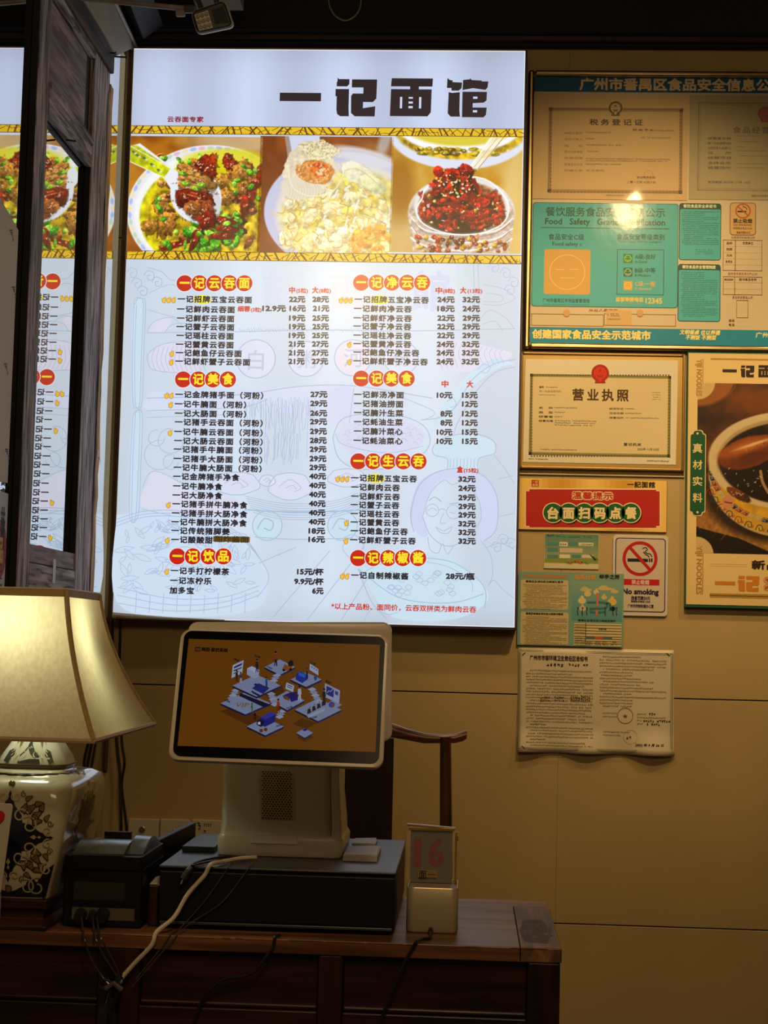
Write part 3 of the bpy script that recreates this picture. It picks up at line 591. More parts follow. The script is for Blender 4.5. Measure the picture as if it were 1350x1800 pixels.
for nm, fn, lb in (('food_photo', noodle_photo, 'photo of a noodle bowl with a spoon of braised meat'), ('food_photo', wonton_photo, 'photo of a bowl of wontons on a spoon'), ('food_photo', chilli_photo, 'photo of a glass jar of red chilli sauce')):
    ar = Art((0, SY, 0)); cv = fn(); cv.a = cv.a*(1.04 if fn is not wonton_photo else .95); ar.lim = (xl, xr); ar.canvas(cv, 1); ar.build(nm, BACKLIT, box_, lb)

# ---- pale line drawing behind the list
ar = Art((0, SY, 0)); LN = (170, 186, 216); LNB = (162, 192, 218); TV = (206, 212, 240); TB = (200, 224, 240); TP = (218, 218, 238)
def fill(pts, col, sm=6, L=.5):
    P = spline([(p[0], p[1], 0) for p in pts+[pts[0]]], sm)[:-1]; ar.ppoly([(p.x, p.y) for p in P], col, L)
def ln(pts, w=1.1, col=LN, sm=5, L=1): ar.line(pts, w, col, L, sm)
fill([(236, 530), (252, 528), (251, 600), (246, 700), (236, 712), (232, 600)], TB); fill([(233, 730), (250, 730), (246, 800), (242, 905), (230, 905), (228, 800)], TB)
for q in (0, 4): ln([(236+q*.4, 535), (238+q, 524), (248-q, 524), (256-q, 534), (253-q, 610), (250-q, 705), (243, 716), (234+q, 708), (233+q, 620), (236+q, 535)]); ln([(234+q, 730), (240, 722), (250-q, 728), (248-q, 810), (243-q, 905), (228+q, 908), (230+q, 800), (234+q, 730)])
for cx, cy in ((240, 498), (262, 485), (276, 496), (250, 512), (232, 480)): ln([(cx-9, cy), (cx-3, cy-9), (cx+8, cy-5), (cx+7, cy+6), (cx-1, cy+7), (cx-3, cy), (cx+3, cy-1)], 1.3)
ln([(258, 470), (285, 478), (300, 492), (322, 492)]); ln([(262, 515), (300, 500), (320, 512), (330, 508)]); ln([(262, 545), (300, 556), (322, 560)]); ln([(258, 583), (270, 566), (300, 558), (320, 572)]); ln([(290, 585), (300, 572), (322, 568), (340, 574)])
fill([(262, 582), (272, 566), (292, 560), (300, 566), (286, 584)], TP); ln([(258, 585), (420, 583), (560, 580), (700, 582), (905, 578)], 1.3)
for i in range(60): ar.line([(420+i*4.2, 578+random.uniform(-3, 3)), (423+i*4.2, 582+random.uniform(-3, 3))], 1, LN, 1)
ln([(340, 600), (290, 604), (262, 620), (260, 636), (270, 650), (310, 655), (350, 654)]); fill([(262, 622), (290, 606), (345, 601), (350, 652), (290, 654), (266, 646)], TP)
for i in range(12): ln([(272+i*8, 612-i*.7), (267+i*8, 632), (274+i*8, 653)], .9)
for cx, r_ in ((450, 34), (538, 31), (620, 32), (705, 30)):
    ar.disc(cx, 631 if cx < 600 else 629, r_-1, (218, 222, 243) if cx != 620 else (226, 220, 238), .5); ar.ring(cx, 631 if cx < 600 else 629, r_, 1.6, LN, 1)
for ch, x0, x1, yc, h in (('白', 436, 464, 633, 36), ('粥', 522, 556, 631, 34), ('河', 604, 638, 629, 34), ('粉', 690, 720, 629, 32)): ar.text(ch, x0, x1, yc, h, (190, 200, 224), .6)
for ch, x0, x1, yc, h, b, cc in (('記', 462, 540, 510, 70, 4, (204, 214, 238)), ('面', 580, 650, 512, 66, 4, (224, 220, 232)), ('館', 722, 790, 512, 74, 4, (202, 210, 238))): ar.text(ch, x0, x1, yc, h, cc, b, L=.6)
fill([(770, 600), (800, 596), (870, 612), (900, 622), (880, 640), (820, 654), (776, 646), (764, 625)], TP)
for i in range(13): ln([(776+i*9, 598+i*1.4), (770+i*9, 622), (778+i*9, 648-i*.8)], .9)
for cx, cy in ((888, 480), (902, 496), (868, 470), (895, 510)): ln([(cx-9, cy), (cx-3, cy-9), (cx+8, cy-5), (cx+7, cy+6), (cx-1, cy+7), (cx-3, cy), (cx+3, cy-1)], 1.3)
ln([(850, 500), (885, 508), (905, 524), (880, 536), (850, 535)]); ln([(855, 515), (882, 520), (880, 530), (850, 530)]); ln([(845, 560), (862, 545), (890, 560), (904, 578)]); ln([(848, 570), (870, 565), (884, 582)]); ln([(832, 464), (834, 530), (828, 582)], 1.2); ln([(840, 464), (842, 530), (836, 582)], 1.2)
fill([(905, 640), (870, 650), (820, 690), (790, 735), (760, 745), (790, 700), (826, 655), (870, 630)], TB); ln([(906, 632), (868, 640), (830, 668), (800, 716), (772, 734), (740, 738)], 1.5); ln([(906, 645), (870, 655), (836, 690), (806, 740), (798, 762)], 1.5); ln([(840, 650), (850, 640), (862, 646), (854, 656), (846, 652)]); ln([(786, 706), (796, 700), (802, 712), (792, 716)]); ln([(710, 700), (764, 724), (746, 738)])
fill([(262, 690), (430, 684), (560, 678), (618, 684), (615, 742), (560, 740), (430, 716), (262, 722)], (210, 220, 243)); ln([(258, 700), (420, 694), (520, 680), (620, 678), (760, 700)], 1.4); ln([(258, 722), (420, 716), (470, 702)], 1.2); ln([(258, 734), (430, 728)], 1)
fill([(580, 684), (622, 682), (614, 742), (576, 742)], TP); ln([(622, 682), (614, 744)])
for i in range(52):
    x = 432+i*2.4; y = 705+random.uniform(-8, 10); L_ = random.uniform(20, 75); ln([(x, y), (x+random.uniform(-3, 3), y+L_*.5), (x+random.uniform(-3, 2), y+L_)], .9)
    if random.random() < .6: ln([(x+1, y+60), (x+random.uniform(-3, 3), y+85), (x+random.uniform(-4, 2), y+105)], .9)
ln([(585, 770), (600, 738), (640, 728), (700, 730), (744, 748), (756, 776), (740, 800), (690, 822), (630, 824), (596, 806), (585, 770)], 1.5); ln([(590, 762), (604, 782), (680, 796), (744, 784)], 1.1)
fill([(592, 770), (610, 745), (690, 738), (742, 756), (740, 782), (690, 800), (620, 798)], (212, 216, 241))
for i in range(44): x, y = random.uniform(602, 735), random.uniform(746, 784); ln([(x, y), (x+random.uniform(3, 9), y-3), (x+random.uniform(6, 12), y+3)], 1, (188, 198, 228))
for x, y, r_ in ((300, 775, 22), (280, 800, 26), (275, 770, 14), (300, 812, 13)): ar.line([(x+r_*math.cos(q), y+r_*math.sin(q)) for q in [i*.35 for i in range(15)]], 1.2, LN, 1, 2)
fill([(262, 845), (275, 828), (350, 868), (420, 880), (380, 905), (252, 892)], TP); ln([(250, 858), (272, 828), (340, 860), (380, 880)]); ln([(250, 895), (300, 906)])
for cx, cy, rx, ry in ((415, 850, 42, 20), (510, 855, 38, 24), (470, 845, 14, 10), (610, 840, 34, 16)):
    fill([(cx+rx*math.cos(q)*(1+.08*math.sin(5*q)), cy+ry*math.sin(q)) for q in [i*.5 for i in range(12)]], (216, 222, 243)); ln([(cx+rx*math.cos(q)*(1+.08*math.sin(5*q)), cy+ry*math.sin(q)) for q in [i*.45 for i in range(15)]], 1.3)
    ln([(cx-rx*.5, cy), (cx, cy-ry*.5), (cx+rx*.5, cy+2), (cx+rx*.2, cy+ry*.4)], 1); ln([(cx-rx*.2, cy+3), (cx+4, cy-2), (cx+rx*.3, cy+5)], 1)
for q in range(8): ln([(430+q*2, 872+q*4), (500, 885+q*4), (580, 882+q*4), (640, 862+q*4), (680, 840+q*4)], 1)
for cx in (470, 602): 
    ar.ring(cx, 924, 26, 1.6, LNB, 1); ln([(cx-18, 930), (cx-6, 912), (cx+10, 918), (cx+6, 932), (cx-6, 928)], 2, LNB); ar.disc(cx, 924, 24, TB, .4)
ln([(430, 896), (520, 900), (640, 896), (700, 886)], 2.4, LNB); ln([(448, 944), (520, 948), (620, 946)], 1.3)
# basket of prawns, lower left
fill([(205, 905), (300, 900), (390, 930), (455, 985), (470, 1020), (450, 1070), (330, 1084), (206, 1060)], (206, 222, 242), 6, .3)
for q in range(3): ln([(204, 925-q*6), (260, 908-q*5), (340, 912-q*5), (420, 945-q*4), (462, 990), (472, 1020), (452, 1050)], 1.2)
for i in range(95):
    x, y = random.uniform(212, 440), random.uniform(918, 1040); a = random.uniform(0, 3.1); q = random.uniform(8, 19)
    if y < 935 and x > 380: continue
    dx, dy = math.cos(a)*q, math.sin(a)*q*.8; nx_, ny_ = -math.sin(a)*q*.28, math.cos(a)*q*.28; ln([(x-dx, y-dy), (x+nx_, y+ny_), (x+dx, y+dy), (x-nx_, y-ny_), (x-dx, y-dy)], 1, random.choice([LN, LNB]), 3)
for q in range(3): ln([(206, 1032+q*14), (300, 1052+q*11), (390, 1050+q*9), (455, 1030+q*8)], 1.2)
for i in range(9): ln([(240+i*24, 1042+4*(i % 2)), (238+i*24, 1078)], 1.2)
for a_, b_ in (((455, 990), (520, 962)), ((480, 1085), (580, 968)), ((540, 1090), (640, 960)), ((600, 1090), (650, 1010))): ln([a_, b_], 1.3)
# woman chef drawn in line
fill([(728, 930), (720, 900), (735, 850), (770, 828), (810, 826), (850, 836), (872, 870), (876, 910), (866, 945), (838, 950), (846, 915), (842, 880), (820, 848), (780, 842), (756, 868), (744, 905), (752, 940), (740, 942)], (204, 212, 242))
ln([(728, 935), (722, 905), (736, 855), (768, 830), (812, 824), (852, 838), (874, 876), (872, 930), (850, 952)], 1.6); ln([(744, 905), (756, 868), (780, 844), (795, 852), (818, 846), (842, 880), (846, 912)], 1.2); ln([(742, 906), (756, 940), (778, 958), (800, 958), (828, 940), (846, 912)], 1.3)
ln([(754, 880), (764, 874), (776, 882)], 1.8); ln([(790, 886), (806, 884)], 1.8); ar.ring(760, 897, 11, 1.2, LN, 1); ar.ring(797, 900, 12, 1.2, LN, 1); ln([(771, 897), (778, 894), (785, 898)], 1.1); ln([(752, 898), (760, 893), (768, 898)], 1.2); ln([(790, 900), (800, 903)], 1.2)
ln([(780, 902), (774, 918), (784, 920)], 1.1); ln([(766, 926), (780, 933), (794, 926), (788, 937), (774, 936), (766, 926)], 1.2); ln([(752, 944), (756, 966), (770, 972), (778, 956), (786, 974), (798, 958)], 1.2); ln([(845, 950), (862, 975), (866, 1010), (858, 1030)], 1.2)
fill([(764, 800), (766, 780), (790, 768), (830, 764), (866, 776), (868, 798), (842, 806), (838, 826), (790, 824), (786, 806)], TB); ln([(786, 825), (786, 806), (764, 800), (762, 784), (786, 768), (830, 762), (866, 774), (870, 796), (842, 806), (840, 828)], 1.4)
for i in range(8): ln([(792+i*6, 806), (791+i*6, 823)], 1)
for cx, cy in ((884, 948), (898, 955), (872, 962)): ln([(cx-9, cy), (cx-3, cy-9), (cx+8, cy-5), (cx+7, cy+6), (cx-1, cy+7), (cx-3, cy), (cx+3, cy-1)], 1.3)
ln([(855, 962), (880, 955), (904, 966)], 1.2); ln([(858, 1030), (868, 1020), (884, 1036), (904, 1052)], 1.2); ln([(868, 800), (886, 822), (904, 850)], 1.1); ln([(876, 842), (902, 836)], 1.1); ln([(878, 908), (904, 902)], 1.1)
# bowl, lower right
fill([(636, 1000), (700, 975), (780, 975), (850, 1030), (854, 1060), (800, 1088), (700, 1088), (660, 1050)], TB, 6, .3); ln([(630, 1000), (700, 1050), (790, 1060), (850, 1044)], 1.6, LNB); ln([(630, 1000), (652, 1056), (680, 1088)], 1.6, LNB); ln([(742, 980), (800, 990), (850, 1030), (852, 1070)], 1.6, LNB); ln([(636, 1012), (650, 1000), (700, 984), (780, 994), (826, 1020), (830, 1040)], 1.1)
for i in range(26): x, y = random.uniform(670, 800), random.uniform(1006, 1046); ln([(x, y), (x+6, y-5), (x+13, y-1), (x+8, y+4), (x, y)], 1, LN, 3)
ln([(640, 1090), (655, 1070), (680, 1080), (700, 1076)], 1.1)
ln([(612, 950), (602, 964), (622, 985), (640, 960), (622, 940), (604, 946)], 1.1)
ar.build('background_drawing', BACKLIT, box_, 'pale blue line drawing of stall, dishes and chef')

# ---- headings, list and prices
def heads(ar, t, xs, y, col=RED):
    for i, (ch, x) in enumerate(zip(t, xs)):
        ar.disc(x, y, 15.6, (232, 230, 236), 1.6+i*.1); ar.disc(x, y, 14.3, col, 1.65+i*.1)
    for ch, x in zip(t, xs):
        b = 1.5 if ch != '一' else 1.9; w = 19 if ch != '一' else 18; ar.text(ch, x-w/2, x+w/2, y-.5, 20.5, YEL, b, L=2.6)
for t_, xs, y, col in (('一记云吞面', (324.7, 350.5, 377, 403.4, 429.5), 498, RED), ('一记美食', (322, 348.5, 374.5, 400.6), 667, RED), ('一记饮品', (312, 339, 366.7, 392.8), 978, RED), ('一记净云吞', (635, 662, 689, 715.5, 742), 497, (206, 62, 14)), ('一记美食', (635, 662, 688, 714.7), 665.5, RED), ('一记生云吞', (630, 656, 682.4, 709, 735.7), 811, RED), ('一记辣椒酱', (629.6, 656, 682.4, 708, 735), 981, RED)):
    ar = Art((0, SY, 0)); heads(ar, t_, xs, y, col); ar.build('red_heading', BACKLIT, box_)
left = [(3, 312, 443, '一记招牌五宝云吞面', 526.5), (0, 311, 413, '一记鲜肉云吞面', 544), (0, 311, 412, '一记鲜虾云吞面', 560), (0, 310, 412, '一记蟹子云吞面', 575), (0, 310, 411, '一记瑶柱云吞面', 590.5), (0, 309, 411, '一记蟹黄云吞面', 606), (1, 309, 425, '一记鲍鱼仔云吞面', 621), (1, 308, 440, '一记鲜虾蟹子云吞面', 636),
 (2, 308, 463, '一记金牌猪手面（河粉）', 694.5), (1, 307, 433, '一记牛腩面（河粉）', 711), (0, 307, 433, '一记大肠面（河粉）', 727.5), (0, 307, 462, '一记猪手云吞面（河粉）', 743), (1, 306, 462, '一记牛腩云吞面（河粉）', 760), (0, 306, 462, '一记大肠云吞面（河粉）', 776), (0, 305, 461, '一记猪手牛腩面（河粉）', 791), (0, 305, 461, '一记猪手大肠面（河粉）', 807.5), (0, 305, 460, '一记牛腩大肠面（河粉）', 823),
 (0, 304, 421, '一记金牌猪手净食', 838.5), (0, 304, 391, '一记牛腩净食', 855), (0, 303, 391, '一记大肠净食', 871), (1, 303, 435, '一记猪手拼牛腩净食', 887), (0, 302, 435, '一记猪手拼大肠净食', 903), (0, 301, 434, '一记牛腩拼大肠净食', 918.5), (0, 301, 404, '一记传统猪脚姜', 933.5), (1, 301, 374, '一记酸酸甜', 949),
 (1, 300, 403, '一记手打柠檬茶', 1004), (0, 299, 372, '一记冻柠乐', 1021), (0, 298, 341, '加多宝', 1038)]
right = [(3, 623, 754, '一记招牌五宝净云吞', 527), (0, 622, 724, '一记鲜肉净云吞', 543), (0, 621, 724, '一记鲜虾净云吞', 559.5), (0, 621, 723, '一记蟹子净云吞', 574), (0, 621, 723, '一记瑶柱净云吞', 590), (1, 621, 723, '一记蟹黄净云吞', 605), (0, 621, 737, '一记鲍鱼仔净云吞', 620), (1, 621, 752, '一记鲜虾蟹子净云吞', 635.5),
 (0, 622, 710, '一记鲜汤净面', 694), (0, 622, 709, '一记猪油捞面', 710), (0, 622, 709, '一记腩汁生菜', 726), (0, 622, 708, '一记蚝油生菜', 742), (0, 622, 708, '一记腩汁菜心', 758.5), (0, 621, 708, '一记蚝油菜心', 775),
 (3, 617, 733, '一记招牌五宝云吞', 841), (0, 617, 703, '一记鲜肉云吞', 857), (0, 617, 703, '一记鲜虾云吞', 873), (0, 616, 702, '一记蟹子云吞', 888), (0, 616, 702, '一记瑶柱云吞', 903.5), (1, 616, 702, '一记蟹黄云吞', 918.5), (0, 616, 717, '一记鲍鱼仔云吞', 934), (1, 615, 731, '一记鲜虾蟹子云吞', 950), (2, 617, 718, '一记自制辣椒酱', 1012)]
def hand(ar, x, y):                                                  # little yellow pointing hand
    for c, q, L in (((150, 96, 30), 0.7, 2), ((240, 190, 60), 0, 2.4)):
        ar.disc(x, y+2.2, 3.1+q, c, L, ry=3.9+q, n=14); ar.line([(x+1.5, y+1), (x+2.3, y-4.6)], 2.2+2*q, c, L); ar.line([(x-1.8, y+2), (x-3, y-2)], 2+2*q, c, L)
for rows in (left[:8], left[8:25], left[25:], right[:8], right[8:14], right[14:22], right[22:]):
    ar = Art((0, SY, 0)); ar.L = 2
    for n, x0, x1, t_, y in rows:
        if '招牌' in t_:
            p = (x1-x0)/len(t_); ar.disc(x0+p*3, y, 16, (244, 236, 60), 1.5, ry=8)
        ar.text(t_, x0, x1, y, 12.6, INK, 1.2, 1.16)
        for i in range(n): hn = Art((0, SY, 0)); hand(hn, x0-7-i*8.3, y); hn.build('hand_marker', BACKLIT, box_)
    ar.build('item_list', BACKLIT, box_)
ar = Art((0, SY, 0)); ar.L = 2
def price(s_, x0, x1, y): ar.text(s_, x0, x1, y, 12.8, INK, 1.5)
for a, b, y, dx in (('22元', '28元', 526, 0), ('16元', '21元', 542, .8), ('19元', '25元', 559, 0), ('19元', '25元', 574, 0), ('19元', '25元', 589.5, -.5), ('21元', '27元', 604.5, -.8), ('21元', '27元', 620, -1), ('21元', '27元', 635, -1.2)): price(a, 508+dx, 537+dx, y); price(b, 549+dx, 578.5+dx, y)
price('12.9元', 461, 503, 542)
for i, (a, y) in enumerate((('27元', 693), ('29元', 709), ('26元', 726), ('29元', 741), ('29元', 758), ('28元', 774), ('29元', 789.5), ('29元', 806), ('29元', 821.5), ('40元', 837), ('40元', 853), ('40元', 869), ('40元', 885), ('40元', 901), ('40元', 917), ('18元', 933), ('16元', 948))): price(a, 545.5-i*.22, 576-i*.28, y)
price('15元/杯', 522, 569, 1005); price('9.9元/杯', 517, 569, 1022); price('6元', 548.5, 569, 1038.5)
for a, b, y, dx in (('24元', '32元', 526.5, 0), ('18元', '24元', 542.5, 0), ('22元', '29元', 559, 0), ('22元', '29元', 574, -.3), ('22元', '29元', 589.5, -.5), ('24元', '32元', 605, -1), ('24元', '32元', 620, -1.3), ('24元', '32元', 635.5, -1.6)): price(a, 768.5+dx, 799.5+dx, y); price(b, 813+dx, 844+dx, y)
for a, b, y in (('10元', '15元', 694.5), (None, '12元', 710), ('8元', '12元', 727), ('8元', '12元', 743), ('10元', '15元', 759.5), ('10元', '15元', 775.5)):
    if a: price(a, 767.5 if len(a) > 2 else 774, 795.5, y)
    price(b, 812, 840, y)
for a, y in (('32元', 842), ('24元', 858), ('29元', 874.5), ('29元', 890), ('29元', 905), ('32元', 920.5), ('32元', 935.5), ('32元', 951)): price(a, 805.5, 836.5, y)
price('28元/瓶', 783.5, 834.5, 1013)
ar.build('price_list', BACKLIT, box_, 'black prices in yuan')
RR = (200, 44, 30)
for t_, x0, x1, y, h, b in (('中', 508, 519, 510, 12, 1.2), ('(5粒)', 520.5, 541.5, 511, 9, .8), ('大', 548.5, 560, 510, 12, 1.2), ('(8粒)', 560.5, 582, 511, 9, .8), ('细蓉', 417.5, 440, 543, 10.5, 1), ('(3粒)', 441, 460, 544.5, 8.5, .7), ('中', 765.5, 777.5, 510.5, 12, 1.2), ('(8粒)', 778.5, 800, 511.5, 9, .8), ('大', 808.5, 820, 510.5, 12, 1.2), ('(13粒)', 821.5, 848, 511.5, 9, .8), ('中', 776, 788.5, 675, 12.5, 1.2), ('大', 820, 832, 675.5, 12.5, 1.2), ('盒', 803, 814, 825.5, 12, 1.2), ('(15粒)', 815, 841, 827, 9, .8), ('*以上产品粉、面同价，云吞双拼类为鲜肉云吞', 582, 837, 1068.5, 11.5, .7)): ar = Art((0, SY, 0)); ar.L = 2; ar.text(t_, x0, x1, y, h, RR, b); ar.build('red_lettering', BACKLIT, box_)
ar = Art((0, SY, 0)); ar.rect(375, 942.5, 439, 953.5, (106, 84, 30), 3); 
ar.text('甜炸酱面', 377, 437, 948, 12, (64, 48, 20), .9, L=3.5); ar.build('brown_tape', BACKLIT, box_, 'brown tape over a crossed-out dish name')
# two black cables hanging behind the box
def cable(name, label, pts, r, m, group=None, k=8, smooth=True):
    o = part(name, MB().tube(spline(pts, k), r, 7), m, None, smooth=smooth); return tag(o, label, 'cable', group)
M_cab = mat('black_cable', (.012, .012, .013), .4, vary=.2); M_wcab = mat('beige_cable', (.62, .50, .36), .45, vary=.08, scale=20)
cable('power_cable', 'black cable hanging below the menu board, left of the two that cross', [Yp(198, 1086, -.02), Yp(198, 1190, -.02), Yp(205, 1300, -.02), Yp(211, 1360, -.022), Yp(213, 1420, -.03), Yp(213, 1500, -.03), Yp(214, 1600, -.03)], .0035, M_cab)
cable('power_cable', 'black cable hanging below the menu board, right of the two that cross', [Yp(212, 1088, -.012), Yp(210, 1190, -.012), Yp(214, 1300, -.012), Yp(219, 1340, -.012), Yp(214, 1380, -.012), Yp(221, 1440, -.012), Yp(226, 1500, -.012), Yp(228, 1600, -.012)], .0035, M_cab)
# ================================================================== notices on the wall to the right
PAPER = (226, 214, 190); DARK = (44, 36, 26)
M_brass = mat('brushed_brass_frame', (.62, .46, .24), .28, 1.0, vary=.1, scale=20)
M_print_back = mat('notice_backing', (.6, .55, .42), .6)
def sheet_thing(name, label, cat, x0, y0, x1, y1, yf, m=None, th=None, bevel=0):
    """flat rectangular thing from photo corners with its face at world y=yf"""
    a = Yp(x0, y0, yf); b = Yp(x1, y1, yf); t = thing(name, label, cat, ((a.x+b.x)/2, yf, b.z))
    th = th if th is not None else -yf-.0005
    part('backing', MB().box(a.x, b.x, yf, yf+th, b.z, a.z), m or M_print_back, t, bevel=bevel)
    return t, Art((0, yf, 0))
# ---- framed information board
BX = 1560
a = Yp(930, 122, -.022); b = Yp(918, 612, -.022); xL = Yp(925, 365, -.022).x; xR = Yp(BX, 365, -.022).x; zT_, zB_ = a.z, b.z
t = thing('notice_board', 'large brass-framed food safety notice board with teal bands, upper right', 'notice board', ((xL+xR)/2, -.01, zB_))
part('board_panel', MB().box(xL+.004, xR-.004, -.009, -.0005, zB_+.004, zT_-.004), mat('board_cream', (.62, .52, .34), .45), t)
fw = .0165
for x0, x1, z0, z1 in ((xL, xL+fw, zB_, zT_), (xR-fw, xR, zB_, zT_), (xL+fw, xR-fw, zT_-fw, zT_), (xL+fw, xR-fw, zB_, zB_+fw)):
    part('frame_bar', MB().box(x0, x1, -.022, -.0005, z0, z1), M_brass, t, bevel=.006, seg=3, smooth=True)
BY = -.0095
ar = Art((0, BY, 0)); ar.L = 1
k_ = ar.k(1000, 300)
ar.rectm(xL+fw, ar.P(1100, 162).y, xR-fw, zT_-fw, (4, 92, 140)); ar.text('广州市番禺区食品安全信息公', 1018, 1354, 149, 23, (246, 220, 170), 1.9, L=2); ar.build('top_band', GLOSSY, t, 'dark teal top band with cream characters')
ar = Art((0, BY, 0)); ar.L = 1; ar.rectm(xL+fw, ar.P(1100, 576.5).y-28.5*k_, xR-fw, ar.P(1100, 577).y, (8, 140, 178)); ar.text('创建国家食品安全示范城市', 935, 1144, 588.5, 17, (246, 232, 140), 1.5, L=2)
ar.text('文明餐桌 位以养德', 1195, 1266, 584.5, 9, (246, 232, 140), .7, L=2, shear=.2); ar.text('不剩饭 不剩菜', 1205, 1259, 593.5, 9, (246, 232, 140), .7, L=2, shear=.2); ar.text('广州市', 1328, 1364, 589, 10, (236, 226, 160), .7, L=2)
ar.build('bottom_band', GLOSSY, t, 'teal bottom band with pale yellow characters')
# green grading panel
GR = (72, 184, 198); GD = (18, 84, 74)
ar = Art((0, BY, 0)); ar.L = 1
ar.rect(937, 355.5, 1191, 542, (28, 96, 84), 1, 5); ar.rect(938, 356.5, 1190, 541, GR, 1.4, 5)
ar.text('餐饮服务食品安全等级公示', 959, 1169, 373, 17, (24, 92, 78), .4, L=2); ar.text('Food   Safety   Grades Notification', 958, 1169, 389.5, 15, (20, 76, 66), .6, L=2)
ar.rect(950, 400.5, 1177, 402, GD, 2); ar.text('食品安全C级', 964, 1027, 416.5, 11, GD, .3, L=2); ar.text('Food safety c', 971, 1023, 428.5, 9, GD, .3, L=2)
ar.rect(957, 438, 1037, 518, (216, 172, 90), 2, 4); ar.ring(997, 478.5, 31, 1.6, (246, 206, 120), 2.5); ar.rect(977, 473, 992, 474.5, (246, 206, 120), 2.5); ar.rect(1002, 473, 1017, 474.5, (246, 206, 120), 2.5); ar.rect(985, 488, 1010, 489.5, (246, 206, 120), 2.5)
ar.text('食品安全等级类别', 1084, 1168, 416.5, 10.5, GD, .3, L=2); ar.text('Food Safety Grades Category', 1088, 1164, 424.5, 6, GD, .1, L=2)
ar.frame(1085, 438, 1166.5, 519, 1, GD, 2)
for i, (cy, c, w1, w2) in enumerate(((454.5, (24, 140, 40), 'A级-良好', 'A-Good'), (478.5, (20, 110, 110), 'B级-中等', 'B-Medium'), (502, (226, 176, 60), 'C级-一般', 'C-General'))):
    ar.rect(1096, cy-8, 1111.5, cy+8, c, 2); fc = (170, 230, 150) if i < 2 else (250, 216, 120); ar.ring(1103.7, cy, 5.8, 1, fc, 2.4, 18)
    ar.rect(1099.5, cy-2.4, 1102.4, cy-1.4, fc, 2.4); ar.rect(1105, cy-2.4, 1108, cy-1.4, fc, 2.4)
    if i < 2: ar.line([(1100.5, cy+2), (1103.7, cy+3.8), (1107, cy+2)], 1, fc, 2.4, 3)
    else: ar.rect(1101, cy+2, 1106.5, cy+3, fc, 2.4)
    tc = GD if i < 2 else (226, 186, 70); ar.text(w1, 1116, 1152, cy-3, 9.5, tc, .3, L=2); ar.text(w2, 1116, 1137 if i == 0 else 1144, cy+5.5, 6, tc, .2, L=2)
ar.text('广州市番禺区市场监督管理局', 954, 1036, 528.5, 7.5, GD, .2, L=2); ar.micro(954, 1036, 535, 1.6, GD, .9, 2, 2)
ar.text('监督举报电话', 1082, 1131, 526.5, 8.5, (234, 206, 90), .8, L=2); ar.micro(1082, 1128, 532.5, 2, (234, 206, 90), .9, 2, 2.2); ar.text('12345', 1134.5, 1164, 528.5, 13.5, (240, 214, 100), .9, L=2)
ar.build('grade_panel', GLOSSY, t, 'green food safety grade panel with yellow face')
# green text panels
for y0, y1, head in ((357, 458, '餐饮食品安全承诺书'), (464, 566, '餐饮食品安全管理制度')):
    ar = Art((0, BY, 0)); x0, x1 = (1194, 1267) if y0 < 400 else (1192, 1266)
    ar.rect(x0, y0, x1, y1, (14, 84, 76), 1, 5); ar.rect(x0+1.3, y0+10.5, x1-1.3, y1-1.3, GR, 1.4, 3); ar.text(head, x0+7, x1-8, y0+5.5, 6.6, (220, 230, 190), .5, L=2)
    yy = y0+15; 
    while yy < y1-8:
        if y0 < 400 and y1-22 < yy < y1-10: ar.micro(x0+28, x1-14, yy, 1.7, GD, .8, 2, 2.4)
        elif not (y0 < 400 and yy >= y1-28): ar.micro(x0+(8 if random.random() < .3 else 5), x1-5-random.choice((0, 0, 3, 24)), yy, 1.9, GD, .95, 2, 2.3)
        yy += 3.35
    ar.build('rules_panel', GLOSSY, t, 'green panel of fine print headed '+('first' if y0 < 400 else 'second')+' of two, one above the other')
# right column: no smoking symbol and small tables
BR = (120, 74, 34)
ar = Art((0, BY, 0)); ar.L = 1
ar.rect(1283, 356, 1328.5, 414, BR, 1, 6); ar.rect(1284.2, 357.2, 1327.3, 412.8, (214, 178, 116), 1.4, 5)
ar.ring(1306, 371, 12.5, 2.4, (190, 90, 30), 2); ar.line([(1297, 363), (1315, 379)], 2.4, (190, 90, 30), 2.6); ar.rect(1296, 370.5, 1312, 373.5, (44, 34, 24), 2.2); ar.line([(1313, 369), (1311, 365), (1307, 364), (1306, 361)], 1.4, (44, 34, 24), 2.2, 3)
ar.text('禁止吸烟', 1288.5, 1322, 388.5, 8.5, (50, 34, 20), .7, L=2); ar.text('NO SMOKING', 1289, 1321, 395.5, 4.6, BR, .4, L=2); ar.text('举报投诉电话12345', 1289, 1322, 401.5, 4.6, BR, .2, L=2); ar.text('违者罚款50元', 1294, 1319, 409, 4.6, BR, .3, L=2)
ar.text('大宗原材料来源公示', 1285, 1327, 417.8, 5, BR, .1, L=2)
ar.frame(1271, 421.5, 1339.5, 476.5, .8, BR, 2); ar.rect(1292, 421.5, 1292.8, 476.5, BR, 2)
for y in (433, 444, 455, 465.5): ar.rect(1271, y, 1339.5, y+.7, BR, 2)
for y, w in ((427.5, '品种'), (438, '肉类'), (449, '大米'), (460, '食用油')): ar.text(w, 1277 if len(w) < 3 else 1275, 1287, y, 5, BR, .2, L=2)
ar.text('供货单位', 1305, 1324, 427.5, 5, BR, .2, L=2); ar.text('自觉使用食品添加剂公示', 1280, 1331, 481.5, 5, (170, 90, 50), .1, L=2)
ar.frame(1271, 486, 1339.5, 519, .8, BR, 2); ar.rect(1291, 486, 1291.8, 519, BR, 2)
for y in (496.5, 508): ar.rect(1271, y, 1339.5, y+.7, BR, 2)
